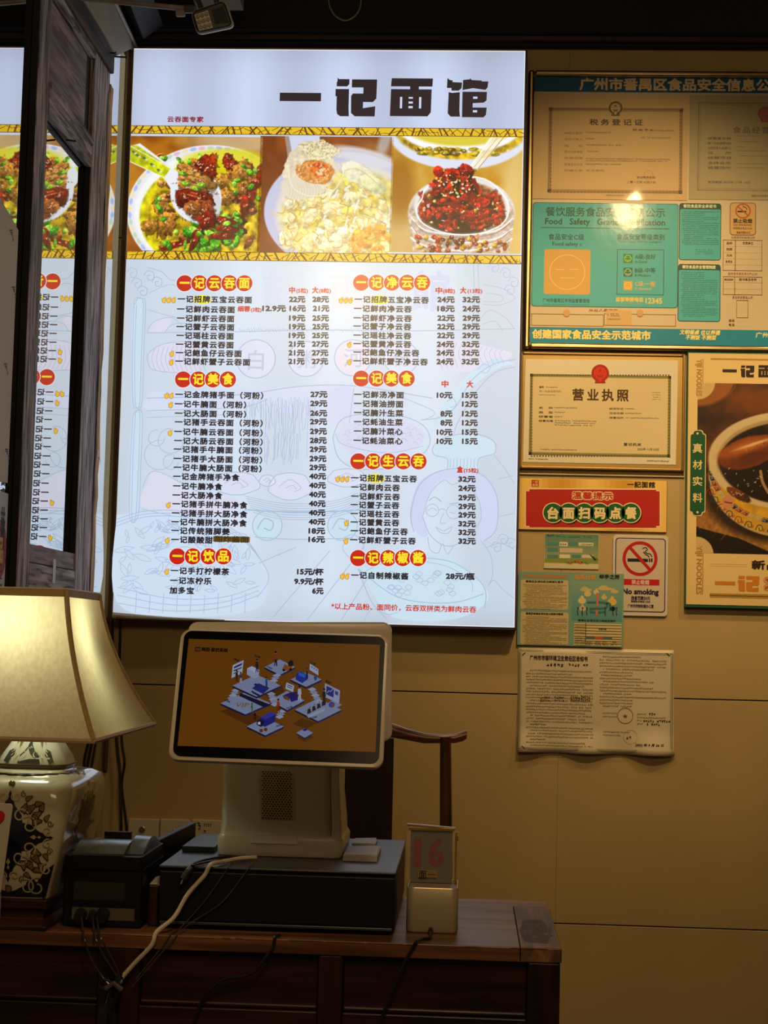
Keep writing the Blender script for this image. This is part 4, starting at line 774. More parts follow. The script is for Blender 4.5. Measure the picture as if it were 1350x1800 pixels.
ar.text('添加剂名称', 1273, 1289, 491.5, 4, BR, .2, L=2); ar.text('制作食品名称', 1299, 1330, 491.5, 5, BR, .2, L=2); ar.text('食品安全管理人员', 1287, 1323, 523, 5, BR, .1, L=2)
ar.frame(1294.5, 527.5, 1315, 559, .8, BR, 2); ar.text('姓名', 1281, 1291, 563.5, 5, BR, .2, L=2); ar.text('电话', 1281, 1291, 571, 5, BR, .2, L=2); ar.rect(1292, 565.5, 1327, 566.1, BR, 2); ar.rect(1292, 573, 1327, 573.6, BR, 2)
ar.build('form_print', GLOSSY, t, 'brown printed tables and no-smoking symbol')
# lower pockets
M_poly = mat('clear_plastic_pocket', (.9, .85, .7), .12, alpha=.22, bump=.8, scale=18, coat=.6)
ar = Art((0, BY, 0)); ar.L = 1; ar.text('从业人员健康', 1035, 1086, 545.5, 4.5, BR, .2)
ar.frame(934, 551, 1061, 574, 1, (150, 108, 56), 1); ar.frame(1062, 551, 1188, 574, 1, (150, 108, 56), 1)
ar.disc(996, 551.5, 6, (170, 124, 66), 1.3); ar.disc(996, 550, 6, (206, 168, 104), 1.6); ar.disc(1125, 551.5, 6, (170, 124, 66), 1.3); ar.disc(1125, 550, 6, (206, 168, 104), 1.6)
ar.rect(1066, 545, 1110, 572, (214, 180, 120), 1.8)
for y in (552, 555, 561): ar.micro(1068, 1088, y, 2.6, (60, 44, 24), .9, 2.4)
ar.build('pocket_print', GLOSSY, t, 'cream card pockets under the green panel')
# certificates in plastic pockets on the board
def emblem(ar, cx, cy, r, c1, c2, L=3):
    ar.disc(cx, cy, r, c2, L); ar.ring(cx, cy, r*.86, r*.22, c2, L+.3); ar.disc(cx, cy, r*.72, c1, L+.5)
    k = ar.k(cx, cy)
    def star(x, y, q):
        c = ar.P(x, y); ar.raw([(c.x, c.y)]+[(c.x+k*q*(1 if i % 2 == 0 else .42)*math.sin(i*math.pi/5), c.y+k*q*(1 if i % 2 == 0 else .42)*math.cos(i*math.pi/5)) for i in range(10)], [(0, (i+1) % 10+1, i+1) for i in range(10)], c2, L+.8)
    star(cx, cy-r*.3, r*.26)
    for q in (-.5, -.2, .2, .5): star(cx+q*r, cy-r*.02-abs(q)*r*.3, r*.1)
    ar.rect(cx-r*.42, cy+r*.2, cx+r*.42, cy+r*.3, c2, L+.8); ar.rect(cx-r*.3, cy+r*.33, cx+r*.3, cy+r*.52, c2, L+.8); ar.ppoly([(cx-r*.5, cy+r*.62), (cx+r*.5, cy+r*.62), (cx+r*.62, cy+r*1.15), (cx-r*.62, cy+r*1.15)], c2, L+.2); ar.disc(cx, cy+r*.8, r*.2, c1, L+.6)
def certborder(ar, x0, y0, x1, y1, w, col, col2):
    ar.frame(x0, y0, x1, y1, w, col, 2); ar.frame(x0+w*.25, y0+w*.25, x1-w*.25, y1-w*.25, w*.18, col2, 2.4)
    n = int((x1-x0)/w)
    for i in range(n):
        x = x0+w*.5+(x1-x0-w)*i/(n-1)
        for y in (y0+w*.5, y1-w*.5): ar.disc(x, y, w*.28, col2, 2.7, 6)
    n = int((y1-y0)/w)
    for i in range(1, n-1):
        y = y0+w*.5+(y1-y0-w)*i/(n-1)
        for x in (x0+w*.5, x1-w*.5): ar.disc(x, y, w*.28, col2, 2.7, 6)
c, ar = sheet_thing('tax_certificate', 'cream tax registration certificate with small emblem in a clear pocket, top left of the board', 'certificate', 936, 165, 1208, 352, -.0115, mat('paper_cream', (.72, .62, .42), .6), .0014)
ar.L = 2; a, b = ar.P(936, 165), ar.P(1208, 352); ar.rectm(a.x, b.y, b.x, a.y, (222, 192, 138), 1)
certborder(ar, 965, 189, 1199, 341, 6, (176, 146, 96), (140, 110, 66)); emblem(ar, 1082, 190, 12, (222, 192, 138), (92, 74, 44))
ar.text('税务登记证', 1036, 1130, 215, 11.5, (70, 34, 24), .7, 1.5)
for y, w in ((234, '纳税人名称'), (245, '法定代表人'), (256.5, '地　　址'), (267, '登记注册类型'), (278, '经营范围'), (289, '批准设立机关'), (300, '扣缴义务')): ar.text(w, 992, 1024, y, 4.2, (120, 92, 50), .1)
for y, x1 in ((233, 1072), (244, 1044), (255, 1095), (266, 1051), (279, 1178), (282.5, 1172), (288.5, 1090)): ar.micro(1030, x1, y, 2.6, (96, 70, 36), .95)
ar.text('依法缴税', 1030, 1062, 300, 4, (130, 100, 56), .1); ar.text('税 纳 字 4', 1112, 1146, 228.5, 4.5, (80, 56, 30), .3); ar.micro(1143, 1184, 229.5, 2.8, (96, 70, 36), .95); ar.micro(1126, 1180, 242, 2.6, (96, 70, 36), .9)
ar.text('发证税务机关', 1119, 1152, 312, 4.5, (90, 64, 34), .2); ar.text('二零一三年 六月六日', 1102, 1152, 320.5, 4.5, (90, 64, 34), .2); ar.ring(1140, 308, 8, .6, (190, 130, 90)); ar.text('国家税务总局监制', 1065, 1097, 343.6, 3, (90, 64, 34), .1)
ar.build('print', MATTE, c)
a, b = Yp(934, 163, -.0135), Yp(1209, 353, -.0135); mb = MB(); n = 12; vs = []; fs = []
for j in range(n+1):
    for i in range(n+1): vs.append((a.x+(b.x-a.x)*i/n, -.0148-.0012*math.sin(i*1.3)*math.sin(j*.9+i*.4), b.z+(a.z-b.z)*j/n))
for j in range(n):
    for i in range(n): q = j*(n+1)+i; fs.append((q, q+1, q+n+2, q+n+1))
part('plastic_pocket', mb.add(vs, fs), mat('wavy_clear_plastic', (.95, .9, .8), .08, alpha=.10, bump=.12, scale=7, stretch=(1, 1, .4)), c, 'wavy clear plastic pocket', smooth=True)
c, ar = sheet_thing('food_licence', 'pale olive food business licence with red emblem, top right of the board', 'certificate', 1213, 167, 1500, 353, -.0115, mat('paper_olive', (.5, .46, .3), .6), .0014)
ar.L = 2; a, b = ar.P(1213, 167), ar.P(1500, 353); ar.rectm(a.x, b.y, b.x, a.y, (178, 166, 118), 1); ar.frame(1227, 179.5, 1488, 338, 2.4, (140, 124, 78), 2); ar.frame(1231, 183.5, 1484, 334, .8, (140, 124, 78), 2)
emblem(ar, 1345, 200, 13, (190, 36, 26), (150, 20, 16)); ar.text('食品经营许可证', 1288, 1404, 229, 12, (84, 66, 36), .3, 1.3)
for y, w in ((243.5, '经营者名称'), (252, '统一社会信用代码'), (260.5, '法定代表人(负责人)'), (269, '住　　所'), (277.5, '经营项目'), (286.5, '主体业态'), (295, '经营场所')): ar.text(w, 1244, 1285, y, 5, (66, 50, 24), .3)
for y, x1 in ((239, 1335), (249, 1332), (258, 1307), (265, 1344), (274, 1360), (287.5, 1365), (295, 1343)): ar.micro(1295, x1, y, 2.4, (104, 86, 50), .95)
ar.text('有效期至 2023年 11月 14日', 1244, 1318, 320.5, 4.6, (66, 50, 24), .3); ar.text('国家市场监督管理总局', 1321, 1366, 344.5, 3.6, (66, 50, 24), .2)
ar.build('print', MATTE, c); a, b = Yp(1212, 166, -.0135), Yp(1501, 354, -.0135)
part('plastic_pocket', MB().box(a.x, b.x, -.0148, -.0142, b.z, a.z), mat('wavy_clear_plastic', (.95, .9, .8), .08, alpha=.10, bump=.12, scale=7, stretch=(1, 1, .4)), c)

# ---- business licence in its gold frame
t = thing('business_licence', 'business licence paper with red emblem in a dull gold frame under the notice board', 'certificate', (Yp(1058, 720, -.014).x, -.007, Yp(1058, 826, -.014).z))
x0, x1 = Yp(913, 720, -.014).x, Yp(1204, 720, -.014).x; z1, z0 = Yp(1058, 620, -.014).z, Yp(1058, 826, -.014).z
part('gold_board', MB().box(x0, x1, -.010, -.0005, z0, z1), mat('dull_gold_card', (.46, .30, .08), .38, .35, vary=.15, scale=3), t, bevel=.001)
for q in ((x0, x0+.007, z0, z1), (x1-.007, x1, z0, z1), (x0+.007, x1-.007, z1-.007, z1), (x0+.007, x1-.007, z0, z0+.007)): part('frame_bar', MB().box(q[0], q[1], -.0145, -.0005, q[2], q[3]), mat('bronze_frame', (.32, .2, .08), .35, .8), t, bevel=.002)
mb = MB(); c4 = [Yp(924, 631, -.0112), Yp(1192, 633.5, -.0112), Yp(1188, 817, -.0112), Yp(919, 812, -.0112)]
pp = MB().prism([c4[3], c4[2], c4[1], c4[0]], (0, .0011, 0)); part('licence_paper', pp, mat('licence_paper_white', (.74, .68, .52), .55), t)
ar = Art((0, -.0113, 0)); ar.L = 1
certborder(ar, 932, 657, 1178, 804, 5, (150, 142, 84), (96, 92, 48)); ar.rect(937.5, 662, 1173, 799, (222, 204, 160), 1.5)
emblem(ar, 1055, 656, 15.5, (216, 52, 20), (170, 40, 16), 3)
ar.text('营业执照', 1006, 1105, 694.5, 22, (84, 58, 24), 1.3, 1.42, L=2)
ar.text('编号', 948, 956, 680.5, 4, DARK, .2, L=2); ar.micro(960, 979, 680.5, 2.4, DARK, .9, 2); ar.text('统一社会信用代码', 948, 986, 688, 3.8, (90, 74, 44), .1, L=2); ar.micro(948, 976, 694, 2, (90, 74, 44), .9, 2)
for y, w in ((717, '名　称'), (725, '类　型'), (732.5, '经营者'), (740, '经营范围')): ar.text(w, 947, 972, y, 4, (70, 56, 30), .2, L=2)
for y, x1 in ((716.5, 1014), (724.5, 994), (732.5, 987), (739.5, 1047), (743.2, 1046), (747, 1040)): ar.micro(975, x1, y, 2.5, (84, 66, 36), .95, 2)
for y, w, x1 in ((718.5, '组成形式', 1114), (726.5, '注册日期', 1126), (734.5, '经营场所', 1158)): ar.text(w, 1071, 1096, y, 4, (84, 66, 36), .2, L=2); ar.micro(1099, x1, y, 2.5, (84, 66, 36), .95, 2)
ar.text('登记机关', 1096, 1127, 781.5, 5.5, DARK, .4, 1.2, L=2); ar.text('2020年 11月 03日', 1120, 1158, 790, 5, (120, 96, 56), .3, L=2); ar.micro(950, 1013, 790, 2.6, (70, 56, 30), .95, 2); ar.micro(929, 962, 806.5, 2, (90, 70, 40), .9, 2); ar.micro(1137, 1175, 810, 2.6, (60, 44, 24), .95, 2)
for y in (690, 694, 698, 702): ar.micro(1146, 1161, y, 2, (120, 100, 60), .9, 2)
ar.build('print', MATTE, t)
# slim trunking strip on the wall between licence and red sign
a = Yp(911, 829, -.006); b = Yp(1203, 838, -.006)
part('cable_trunking', MB().box(a.x, b.x, -.006, -.0004, b.z-.002, a.z-.004), mat('trunking_cream', (.5, .42, .28), .4), None, bevel=.001); tag(COL.objects[-1] if False else bpy.data.objects['cable_trunking'], 'slim cream trunking strip on the wall between the licence and the red sign', 'trunking')

# ---- red ordering sign
t, ar = sheet_thing('ordering_sign', 'wide red and gold sign with green roundels asking to order at the table', 'sign', 912, 840, 1172, 936, -.007, mat('sign_gold_edge', (.42, .26, .05), .35, .3), None, .002)
ar.L = 1; a, b = ar.P(913.5, 840.8), ar.P(1171, 935.5); n = 26
for i in range(n):                                                   # brushed gold ground printed in bands
    v = .5+.5*math.sin(i*.55+1); ar.rectm(a.x+(b.x-a.x)*i/n, b.y, a.x+(b.x-a.x)*(i+1)/n, a.y, (int(214+30*v), int(160+44*v), int(52+60*v)), .5)
CR = (242, 222, 170)
def notched(x0, y0, x1, y1, n, col, L): ar.ppoly([(x0+n, y0), (x1-n, y0+1), (x1-n, y0+n*.6), (x1, y0+n*.6), (x1, y1-n*.6), (x1-n, y1-n*.6), (x1-n, y1), (x0+n, y1-1), (x0+n, y1-n*.6), (x0, y1-n*.6), (x0, y0+n*.6), (x0+n, y0+n*.6)], col, L)
notched(922.5, 858, 1161.5, 930, 7, CR, 1); notched(924.5, 860, 1159.5, 928, 6, (186, 34, 22), 1.5)
ar.text('温馨提示', 1004, 1079, 871.5, 16.5, CR, 5.5, 1.1, L=2); ar.text('温馨提示', 1006, 1077, 871.5, 13, (196, 48, 26), .9, 1.15, L=3)
cx = [972+27.4*i for i in range(6)]
for x in cx: ar.disc(x+2, 904.5, 17.5, (40, 14, 10), 2)
for x in cx: ar.disc(x, 901.5, 18.3, CR, 2.4)
for x in cx: ar.disc(x, 901.5, 16.6, (20, 96, 50), 2.8)
for x, ch in zip(cx, '台面扫码点餐'): ar.text(ch, x-10.3, x+10.3, 902, 22, CR, 2.0, L=3.4)
ar.text('一記面館', 1102.5, 1151.5, 852, 11, (60, 34, 10), .8, 1.08, L=2); ar.rect(934.5, 843.5, 947, 855.5, (176, 44, 24), 2); ar.text('一記', 935.5, 946, 847, 5, (236, 190, 110), .3, L=2.5); ar.text('面館', 935.5, 946, 852.5, 5, (236, 190, 110), .3, L=2.5)
ar.build('print', GLOSSY, t)

# ---- small green card
t, ar = sheet_thing('staff_card', 'small pale green landscape card above the green leaflet, under the red sign', 'card', 957, 937.5, 1052, 1001, -.003, mat('card_white', (.6, .55, .42), .5), .0022)
ar.L = 1; n = 14; a, b = ar.P(958, 938), ar.P(1051.5, 1000)
for i in range(n): q = i/n; c = (int(96+90*q), int(140+34*q), int(120+0*q)) if q < .65 else (int(128+60*(q-.65)*2), 148, 72) if q < .85 else (214, 204, 160); ar.rectm(a.x, a.y+(b.y-a.y)*(i+1)/n, b.x, a.y+(b.y-a.y)*i/n, c, .6)
for x0, y0, x1, y1, c in ((962, 953, 981, 959, (84, 140, 140)), (983.5, 952.5, 998, 960.5, (226, 220, 190)), (999.5, 953, 1015, 959, (84, 140, 140)), (1017, 953.5, 1043, 960, (220, 214, 180)), (962, 963, 981, 970, (84, 140, 140)), (984, 963, 1024, 972, (206, 190, 160)), (962, 975, 981, 981, (84, 140, 140)), (983.5, 974.5, 1002, 981.5, (226, 220, 190)), (1005, 975, 1021, 981, (84, 140, 140)), (1023, 975, 1043, 981, (214, 206, 176))): ar.rect(x0, y0, x1, y1, c, 1.4, 1)
ar.micro(985, 995, 956.5, 4, DARK, 1, 2); ar.micro(1022, 1040, 957, 3, DARK, 1, 2); ar.micro(962, 972, 941.5, 3.4, DARK, 1, 2); ar.micro(975, 1040, 943, 3, (70, 120, 120), .8, 2)
for i in range(7): ar.disc(996+i*6, 988+random.uniform(-2, 2), 4, random.choice([(196, 150, 60), (180, 110, 60), (120, 150, 60)]), 1.6, ry=2.6); 
for i in range(6): ar.line([(1046, 985), (1036+i*3, 974+i*1.6)], 1.4, (70, 110, 50), 1.6)
ar.build('print', MATTE, t)

# ---- no smoking plate
t = thing('no_smoking_sign', 'white no smoking plate with red crossed cigarette circle', 'sign', (Yp(1126, 1010, -.006).x, -.003, Yp(1126, 1083, -.006).z))
Wp = [Yp(*q, -.006) for q in ((1077, 940), (1174, 940), (1174, 1084), (1077, 1082))]; xa, xb = (Wp[0].x+Wp[3].x)/2, (Wp[1].x+Wp[2].x)/2
q = [Vector((xa, -.006, Wp[2].z)), Vector((xb, -.006, Wp[2].z)), Vector((xb, -.006, Wp[0].z)), Vector((xa, -.006, Wp[0].z))]
part('plate', MB().prism(rquad(*q, .009), (0, .0055, 0)), mat('plate_white', (.66, .60, .54), .4), t, bevel=.001)
ar = Art((0, -.0062, 0)); ar.L = 1; NV = (30, 28, 60)
ar.rect(1082, 945, 1169, 1077, NV, .6, 6); ar.rect(1083.6, 946.6, 1167.4, 1075.4, (206, 190, 172), 1, 5)
ar.ring(1125, 982, 28, 5.6, (186, 22, 26), 2, 40); ar.rect(1103, 981.5, 1139, 988, (26, 24, 40), 1.6); ar.rect(1140.5, 981.5, 1143, 988, (26, 24, 40), 1.6); ar.rect(1144.2, 981.5, 1147, 988, (26, 24, 40), 1.6)
ar.line([(1129, 965), (1134, 962.5), (1138, 966), (1134, 970), (1138, 973), (1143, 974), (1146, 979)], 1.8, (26, 24, 40), 1.6, 4); ar.line([(1131, 970), (1134, 974), (1139, 977), (1141, 980)], 1.8, (26, 24, 40), 1.6, 4); ar.line([(1108, 963), (1142, 1001)], 5.4, (186, 22, 26), 2.5)
ar.rect(1094.5, 1017.5, 1159, 1029.5, (196, 16, 28), 1.6); ar.text('禁止吸烟', 1110, 1141, 1023.5, 8.5, (226, 200, 180), .6, L=2.4)
ar.text('No smoking', 1094, 1158, 1039.5, 13.5, NV, 1.3, L=2); ar.text('违者罚款50元', 1109, 1143, 1051.5, 7.5, NV, .5, L=2); ar.text('举报投诉电话:12345', 1109, 1143, 1057.5, 4.5, NV, .3, L=2); ar.text('广州市控制吸烟办公室', 1103, 1149, 1065.5, 6.5, NV, .4, L=2)
ar.build('print', MATTE, t)

# ---- waste sorting leaflet
t, ar = sheet_thing('sorting_leaflet', 'pale green waste sorting leaflet, two text boxes and a cartoon, left of no smoking sign', 'leaflet', 911, 1004.5, 1095, 1138, -.0085, mat('leaflet_paper', (.5, .55, .45), .55), .0012)
ar.L = 1; a, b = ar.P(911, 1004.5), ar.P(1095, 1138); ar.rectm(a.x, b.y, b.x, a.y, (124, 164, 146), .5)
ar.text('生活垃圾分类从我做起绿色生活新时尚', 919, 997, 1013, 6, (206, 130, 60), .6, L=1.6)
for y0, y1 in ((1018.5, 1072), (1075, 1134)):
    ar.rect(915.5, y0, 998.5, y1, (206, 186, 136), 1, 3); ar.text('番禺区生活垃圾分类指引宣传' if y0 < 1050 else '番禺区商铺生活垃圾分类操作规范', 924, 990, y0+4, 4.2, DARK, .4, L=2); yy = y0+9
    while yy < y1-2: ar.micro(919+random.choice((0, 3, 6)), 996-random.choice((0, 0, 8, 30)), yy, 1.7, (84, 70, 40), .95, 2, 1.9); yy += 2.65
ar.text('垃圾分类', 1009, 1048, 1014.5, 9, (214, 150, 70), 1.0, L=1.6); ar.text('举手之劳', 1053, 1089, 1014, 8.5, (50, 44, 34), .9, L=1.6)
for i in range(10): ar.rectm(ar.P(1005, 1021+i*7).x, ar.P(1005, 1021+(i+1)*7).y, ar.P(1094, 1020).x, ar.P(1005, 1021+i*7).y, (134-i*5, 168-i*2, 152), .7)
for x, y, w in ((1030, 1037, 22), (1063, 1035, 26), (1080, 1040, 14)): ar.disc(x, y, w/2, (206, 190, 130), 1.2, ry=3); ar.disc(x-2, y-2.5, w/3.6, (206, 190, 130), 1.25, ry=3.4)
for x, y, r, c in ((1023, 1056, 7, (226, 206, 150)), (1033, 1044, 6, (220, 200, 140)), (1048, 1041, 5, (224, 200, 150)), (1062, 1050, 5, (214, 190, 120)), (1076, 1058, 8, (224, 190, 100)), (1024, 1070, 6, (206, 190, 140))): ar.disc(x, y, r, c, 1.6, ry=r*.8); ar.disc(x, y-r*.9, r*.4, c, 1.7)
for p_ in ([(1032, 1059), (1050, 1059), (1064, 1060), (1066, 1068), (1050, 1070), (1036, 1070)], [(1066, 1060), (1072, 1062), (1072, 1074)], [(1036, 1075), (1050, 1077), (1066, 1075)]): ar.line(p_, 4, (60, 116, 124), 1.8, 4)
ar.line([(1050, 1042), (1050, 1066)], 4, (206, 120, 90), 2); ar.line([(1049, 1072), (1049, 1082)], 4, (206, 120, 90), 2)
for x in (1016, 1024, 1032, 1064, 1078, 1084): ar.line([(x, 1071), (x-1, 1076), (x, 1082)], 1.6, (40, 50, 60), 2); ar.disc(x, 1069, 1.5, (60, 50, 40), 2)
ar.disc(1077, 1070, 5, (30, 52, 84), 2, ry=4)
ar.text('番禺区生活垃圾分类投放指引', 1016, 1082, 1091, 4.2, DARK, .3, L=1.6); ar.rect(1009, 1095, 1092, 1136, (214, 198, 150), 1.2)
for y in (1099, 1104, 1109, 1114, 1119, 1123, 1127, 1131): ar.rect(1009, y, 1092, y+.6, (110, 90, 50), 1.6)
ar.rect(1029, 1095, 1029.7, 1136, (110, 90, 50), 1.6); ar.rect(1029, 1119.5, 1045, 1123, (60, 116, 124), 1.8); ar.rect(1045, 1118.5, 1060, 1123.5, (196, 90, 60), 1.8); ar.rect(1060, 1119.5, 1076, 1123, (60, 116, 124), 1.8)
for y in (1101.5, 1106.5, 1111.5, 1121, 1125, 1129, 1133.5): ar.micro(1011, 1027, y, 2, DARK, .9, 2)
for x in (1031, 1046, 1059, 1074):
    for y in (1129, 1133): ar.micro(x, x+9, y, 2.8, DARK, .9, 2)
ar.text('垃圾分类', 1052, 1066, 1106, 3.6, DARK, .3, L=2)
ar.build('print', MATTE, t)

# ---- A3 responsibility notice, slightly curling off the wall at its lower edge
t = thing('sanitation_notice', 'large cream sanitation responsibility notice with two columns and round seal', 'notice', (Yp(1047, 1235, -.006).x, -.004, Yp(1047, 1325, -.006).z))
C4 = [Yp(911, 1138, 0), Yp(1184, 1143, 0), Yp(1185, 1329, 0), Yp(909.5, 1321, 0)]
def curl(u, v): return -.003-.010*max(0, .22-v)*(1+.9*math.sin(u*15+1.2))*4-.0009*math.sin(u*9+v*5)
n, m_ = 30, 18; vs = []; fs = []
for j in range(m_+1):
    for i in range(n+1):
        u, v = i/n, j/m_; p = C4[3].lerp(C4[2], u).lerp(C4[0].lerp(C4[1], u), v); vs.append((p.x, curl(u, v), p.z))
for j in range(m_):
    for i in range(n): q = j*(n+1)+i; fs.append((q, q+1, q+n+2, q+n+1))
part('paper', MB().add(vs, fs), mat('notice_paper_cream', (.66, .57, .40), .55), t, smooth=True, solid=.0006)
ar = Art((0, -.0035, 0)); ar.L = 1; BN = (124, 102, 62)
ar.frame(913, 1142, 1181, 1323.5, .8, (60, 76, 54), 1); ar.frame(915.5, 1144.5, 1178.5, 1320.5, .6, (110, 116, 80), 1)
for cx_, cy_, sx, sy in ((918, 1147, 1, 1), (1177, 1148, -1, 1), (917, 1316, 1, -1), (1177, 1318, -1, -1)):
    for q in (0, 2.4, 4.8): ar.line([(cx_, cy_+sy*(6-q*.3)), (cx_+sx*(6-q*.3), cy_)], .8, (60, 76, 54), 1.3)
ar.text('广州市市容环境卫生责任区告知书', 931, 1033, 1157, 9, (60, 40, 24), .5, L=2); ar.micro(961, 988, 1168.5, 6, (50, 40, 24), .9, 2, 6.2); ar.micro(1000, 1040, 1168.5, 5.5, (50, 40, 24), .85, 2, 5)
y = 1178; i = 0
while y < 1312:
    bold = i in (18, 23, 28); ar.micro(925+(7 if i % 5 == 0 or bold else 0), 1040-random.choice((0, 0, 0, 14, 36)) if not bold else 958, y, 2.9, BN if not bold else DARK, .97, 2, 2.8)
    if i in (9, 10): 
        for q in (950, 975, 1003, 1021): ar.micro(q, q+14, y+.5, 4.6, (44, 34, 22), 1, 2.2, 3.4)
    y += 5.25; i += 1
y = 1154; i = 0
while y < 1243: ar.micro(1054+(6 if i % 4 == 0 else 0), 1170-random.choice((0, 0, 22, 44, 60)), y, 2.9, BN, .97, 2, 2.8); y += 5.4; i += 1
ar.ring(1099, 1258, 13.5, .9, (150, 56, 44), 2); ar.text('★', 1095, 1103, 1258.5, 8, (150, 40, 36), .2, L=2.2); ar.ring(1108, 1295, 12, .6, (196, 160, 110), 2); ar.micro(1101, 1106, 1296, 5, (90, 60, 40), 1, 2.2)
for x0_, x1_, y in ((1060, 1084, 1253), (1060, 1084, 1259), (1120, 1136, 1255), (1120, 1170, 1261), (1120, 1128, 1266), (1120, 1133, 1272), (1060, 1105, 1286), (1060, 1090, 1291.5)): ar.micro(x0_, x1_, y, 2.7, BN, .97, 2, 2.8)
for x0_, x1_, y in ((1141, 1153, 1255), (1131, 1176, 1267), (1137, 1158, 1273)): ar.micro(x0_, x1_, y, 5, (50, 40, 24), .95, 2, 4)
ar.text('2022 年 9 月 26 日', 1116, 1166, 1309.5, 5, (50, 40, 24), .4, L=2, shear=.2)
cz_ = C4[3].z; ch_ = C4[0].z-C4[3].z; cx_ = C4[0].x; cw_ = C4[1].x-C4[0].x
for i, v in enumerate(ar.v): ar.v[i] = (v[0], v[1]+.0035-.0006+curl((v[0]-cx_)/cw_, (v[2]-cz_)/ch_), v[2])
ar.build('print', MATTE, t)

# ---- noodle shop poster with green edge, far right
PY = -.020; PXR = 1520
x0, x1 = Yp(1206, 840, PY).x, Yp(PXR, 840, PY).x; z1, z0 = Yp(1206, 618, PY).z, Yp(1204, 1064, PY).z
t = thing('food_poster', 'cream noodle shop poster with green edge and big photo of a braised dish, far right', 'poster', ((x0+x1)/2, -.01, z0))
part('green_edge_board', MB().box(x0, x1, PY+.0015, -.0005, z0-.005, z1), mat('poster_green', (.02, .12, .06), .4), t, bevel=.002)
ar = Art((0, PY, 0)); ar.L = 1; CRM = (228, 200, 138); GO = (176, 136, 62)
ar.rectm(x0+.0035, z0+.003, x1-.004, z1-.004, CRM, .5)
ar.rect(1249, 632.5, 1500, 633.5, GO); logo(ar, '一', 1270, 649, 1295, 654.5, (44, 26, 18), CRM); logo(ar, '记', 1302, 641.5, 1326, 664, (44, 26, 18), CRM); logo(ar, '面', 1333, 641.5, 1357, 664, (44, 26, 18), CRM)
for y0, y1 in ((631, 697), (959, 1045)):
    ar.text('YIJI NOODLES', 1229.5-(y1-y0)/2, 1229.5+(y1-y0)/2, (y0+y1)/2, 13, GO, .7, rot=-math.pi/2, L=2); ar.rect(1235, y0, 1235.7, y1, GO)
for y in (991.5, 995): ar.rect(1247.5, y, 1313, y+1, GO)
for y in (1047, 1050.5): ar.rect(1247.5, y, 1480, y+1, GO)
ar.text('新品上市', 1321, 1422, 994, 17, (52, 34, 20), 1.8, 1.1, L=2); logo(ar, '一', 1256.5, 1021.5, 1292.5, 1028, (206, 130, 34), CRM); logo(ar, '记', 1297, 1011, 1335, 1040, (206, 130, 34), CRM)
for y in (1020, 1033): ar.ring(1348, y, 5.4, .9, (190, 90, 50), 2, 20)
ar.text('传', 1344.5, 1351.5, 1020, 7, (190, 80, 40), .4, L=2); ar.text('统', 1344.5, 1351.5, 1033, 7, (190, 80, 40), .4, L=2)
ar.build('poster_print', GLOSSY, t)
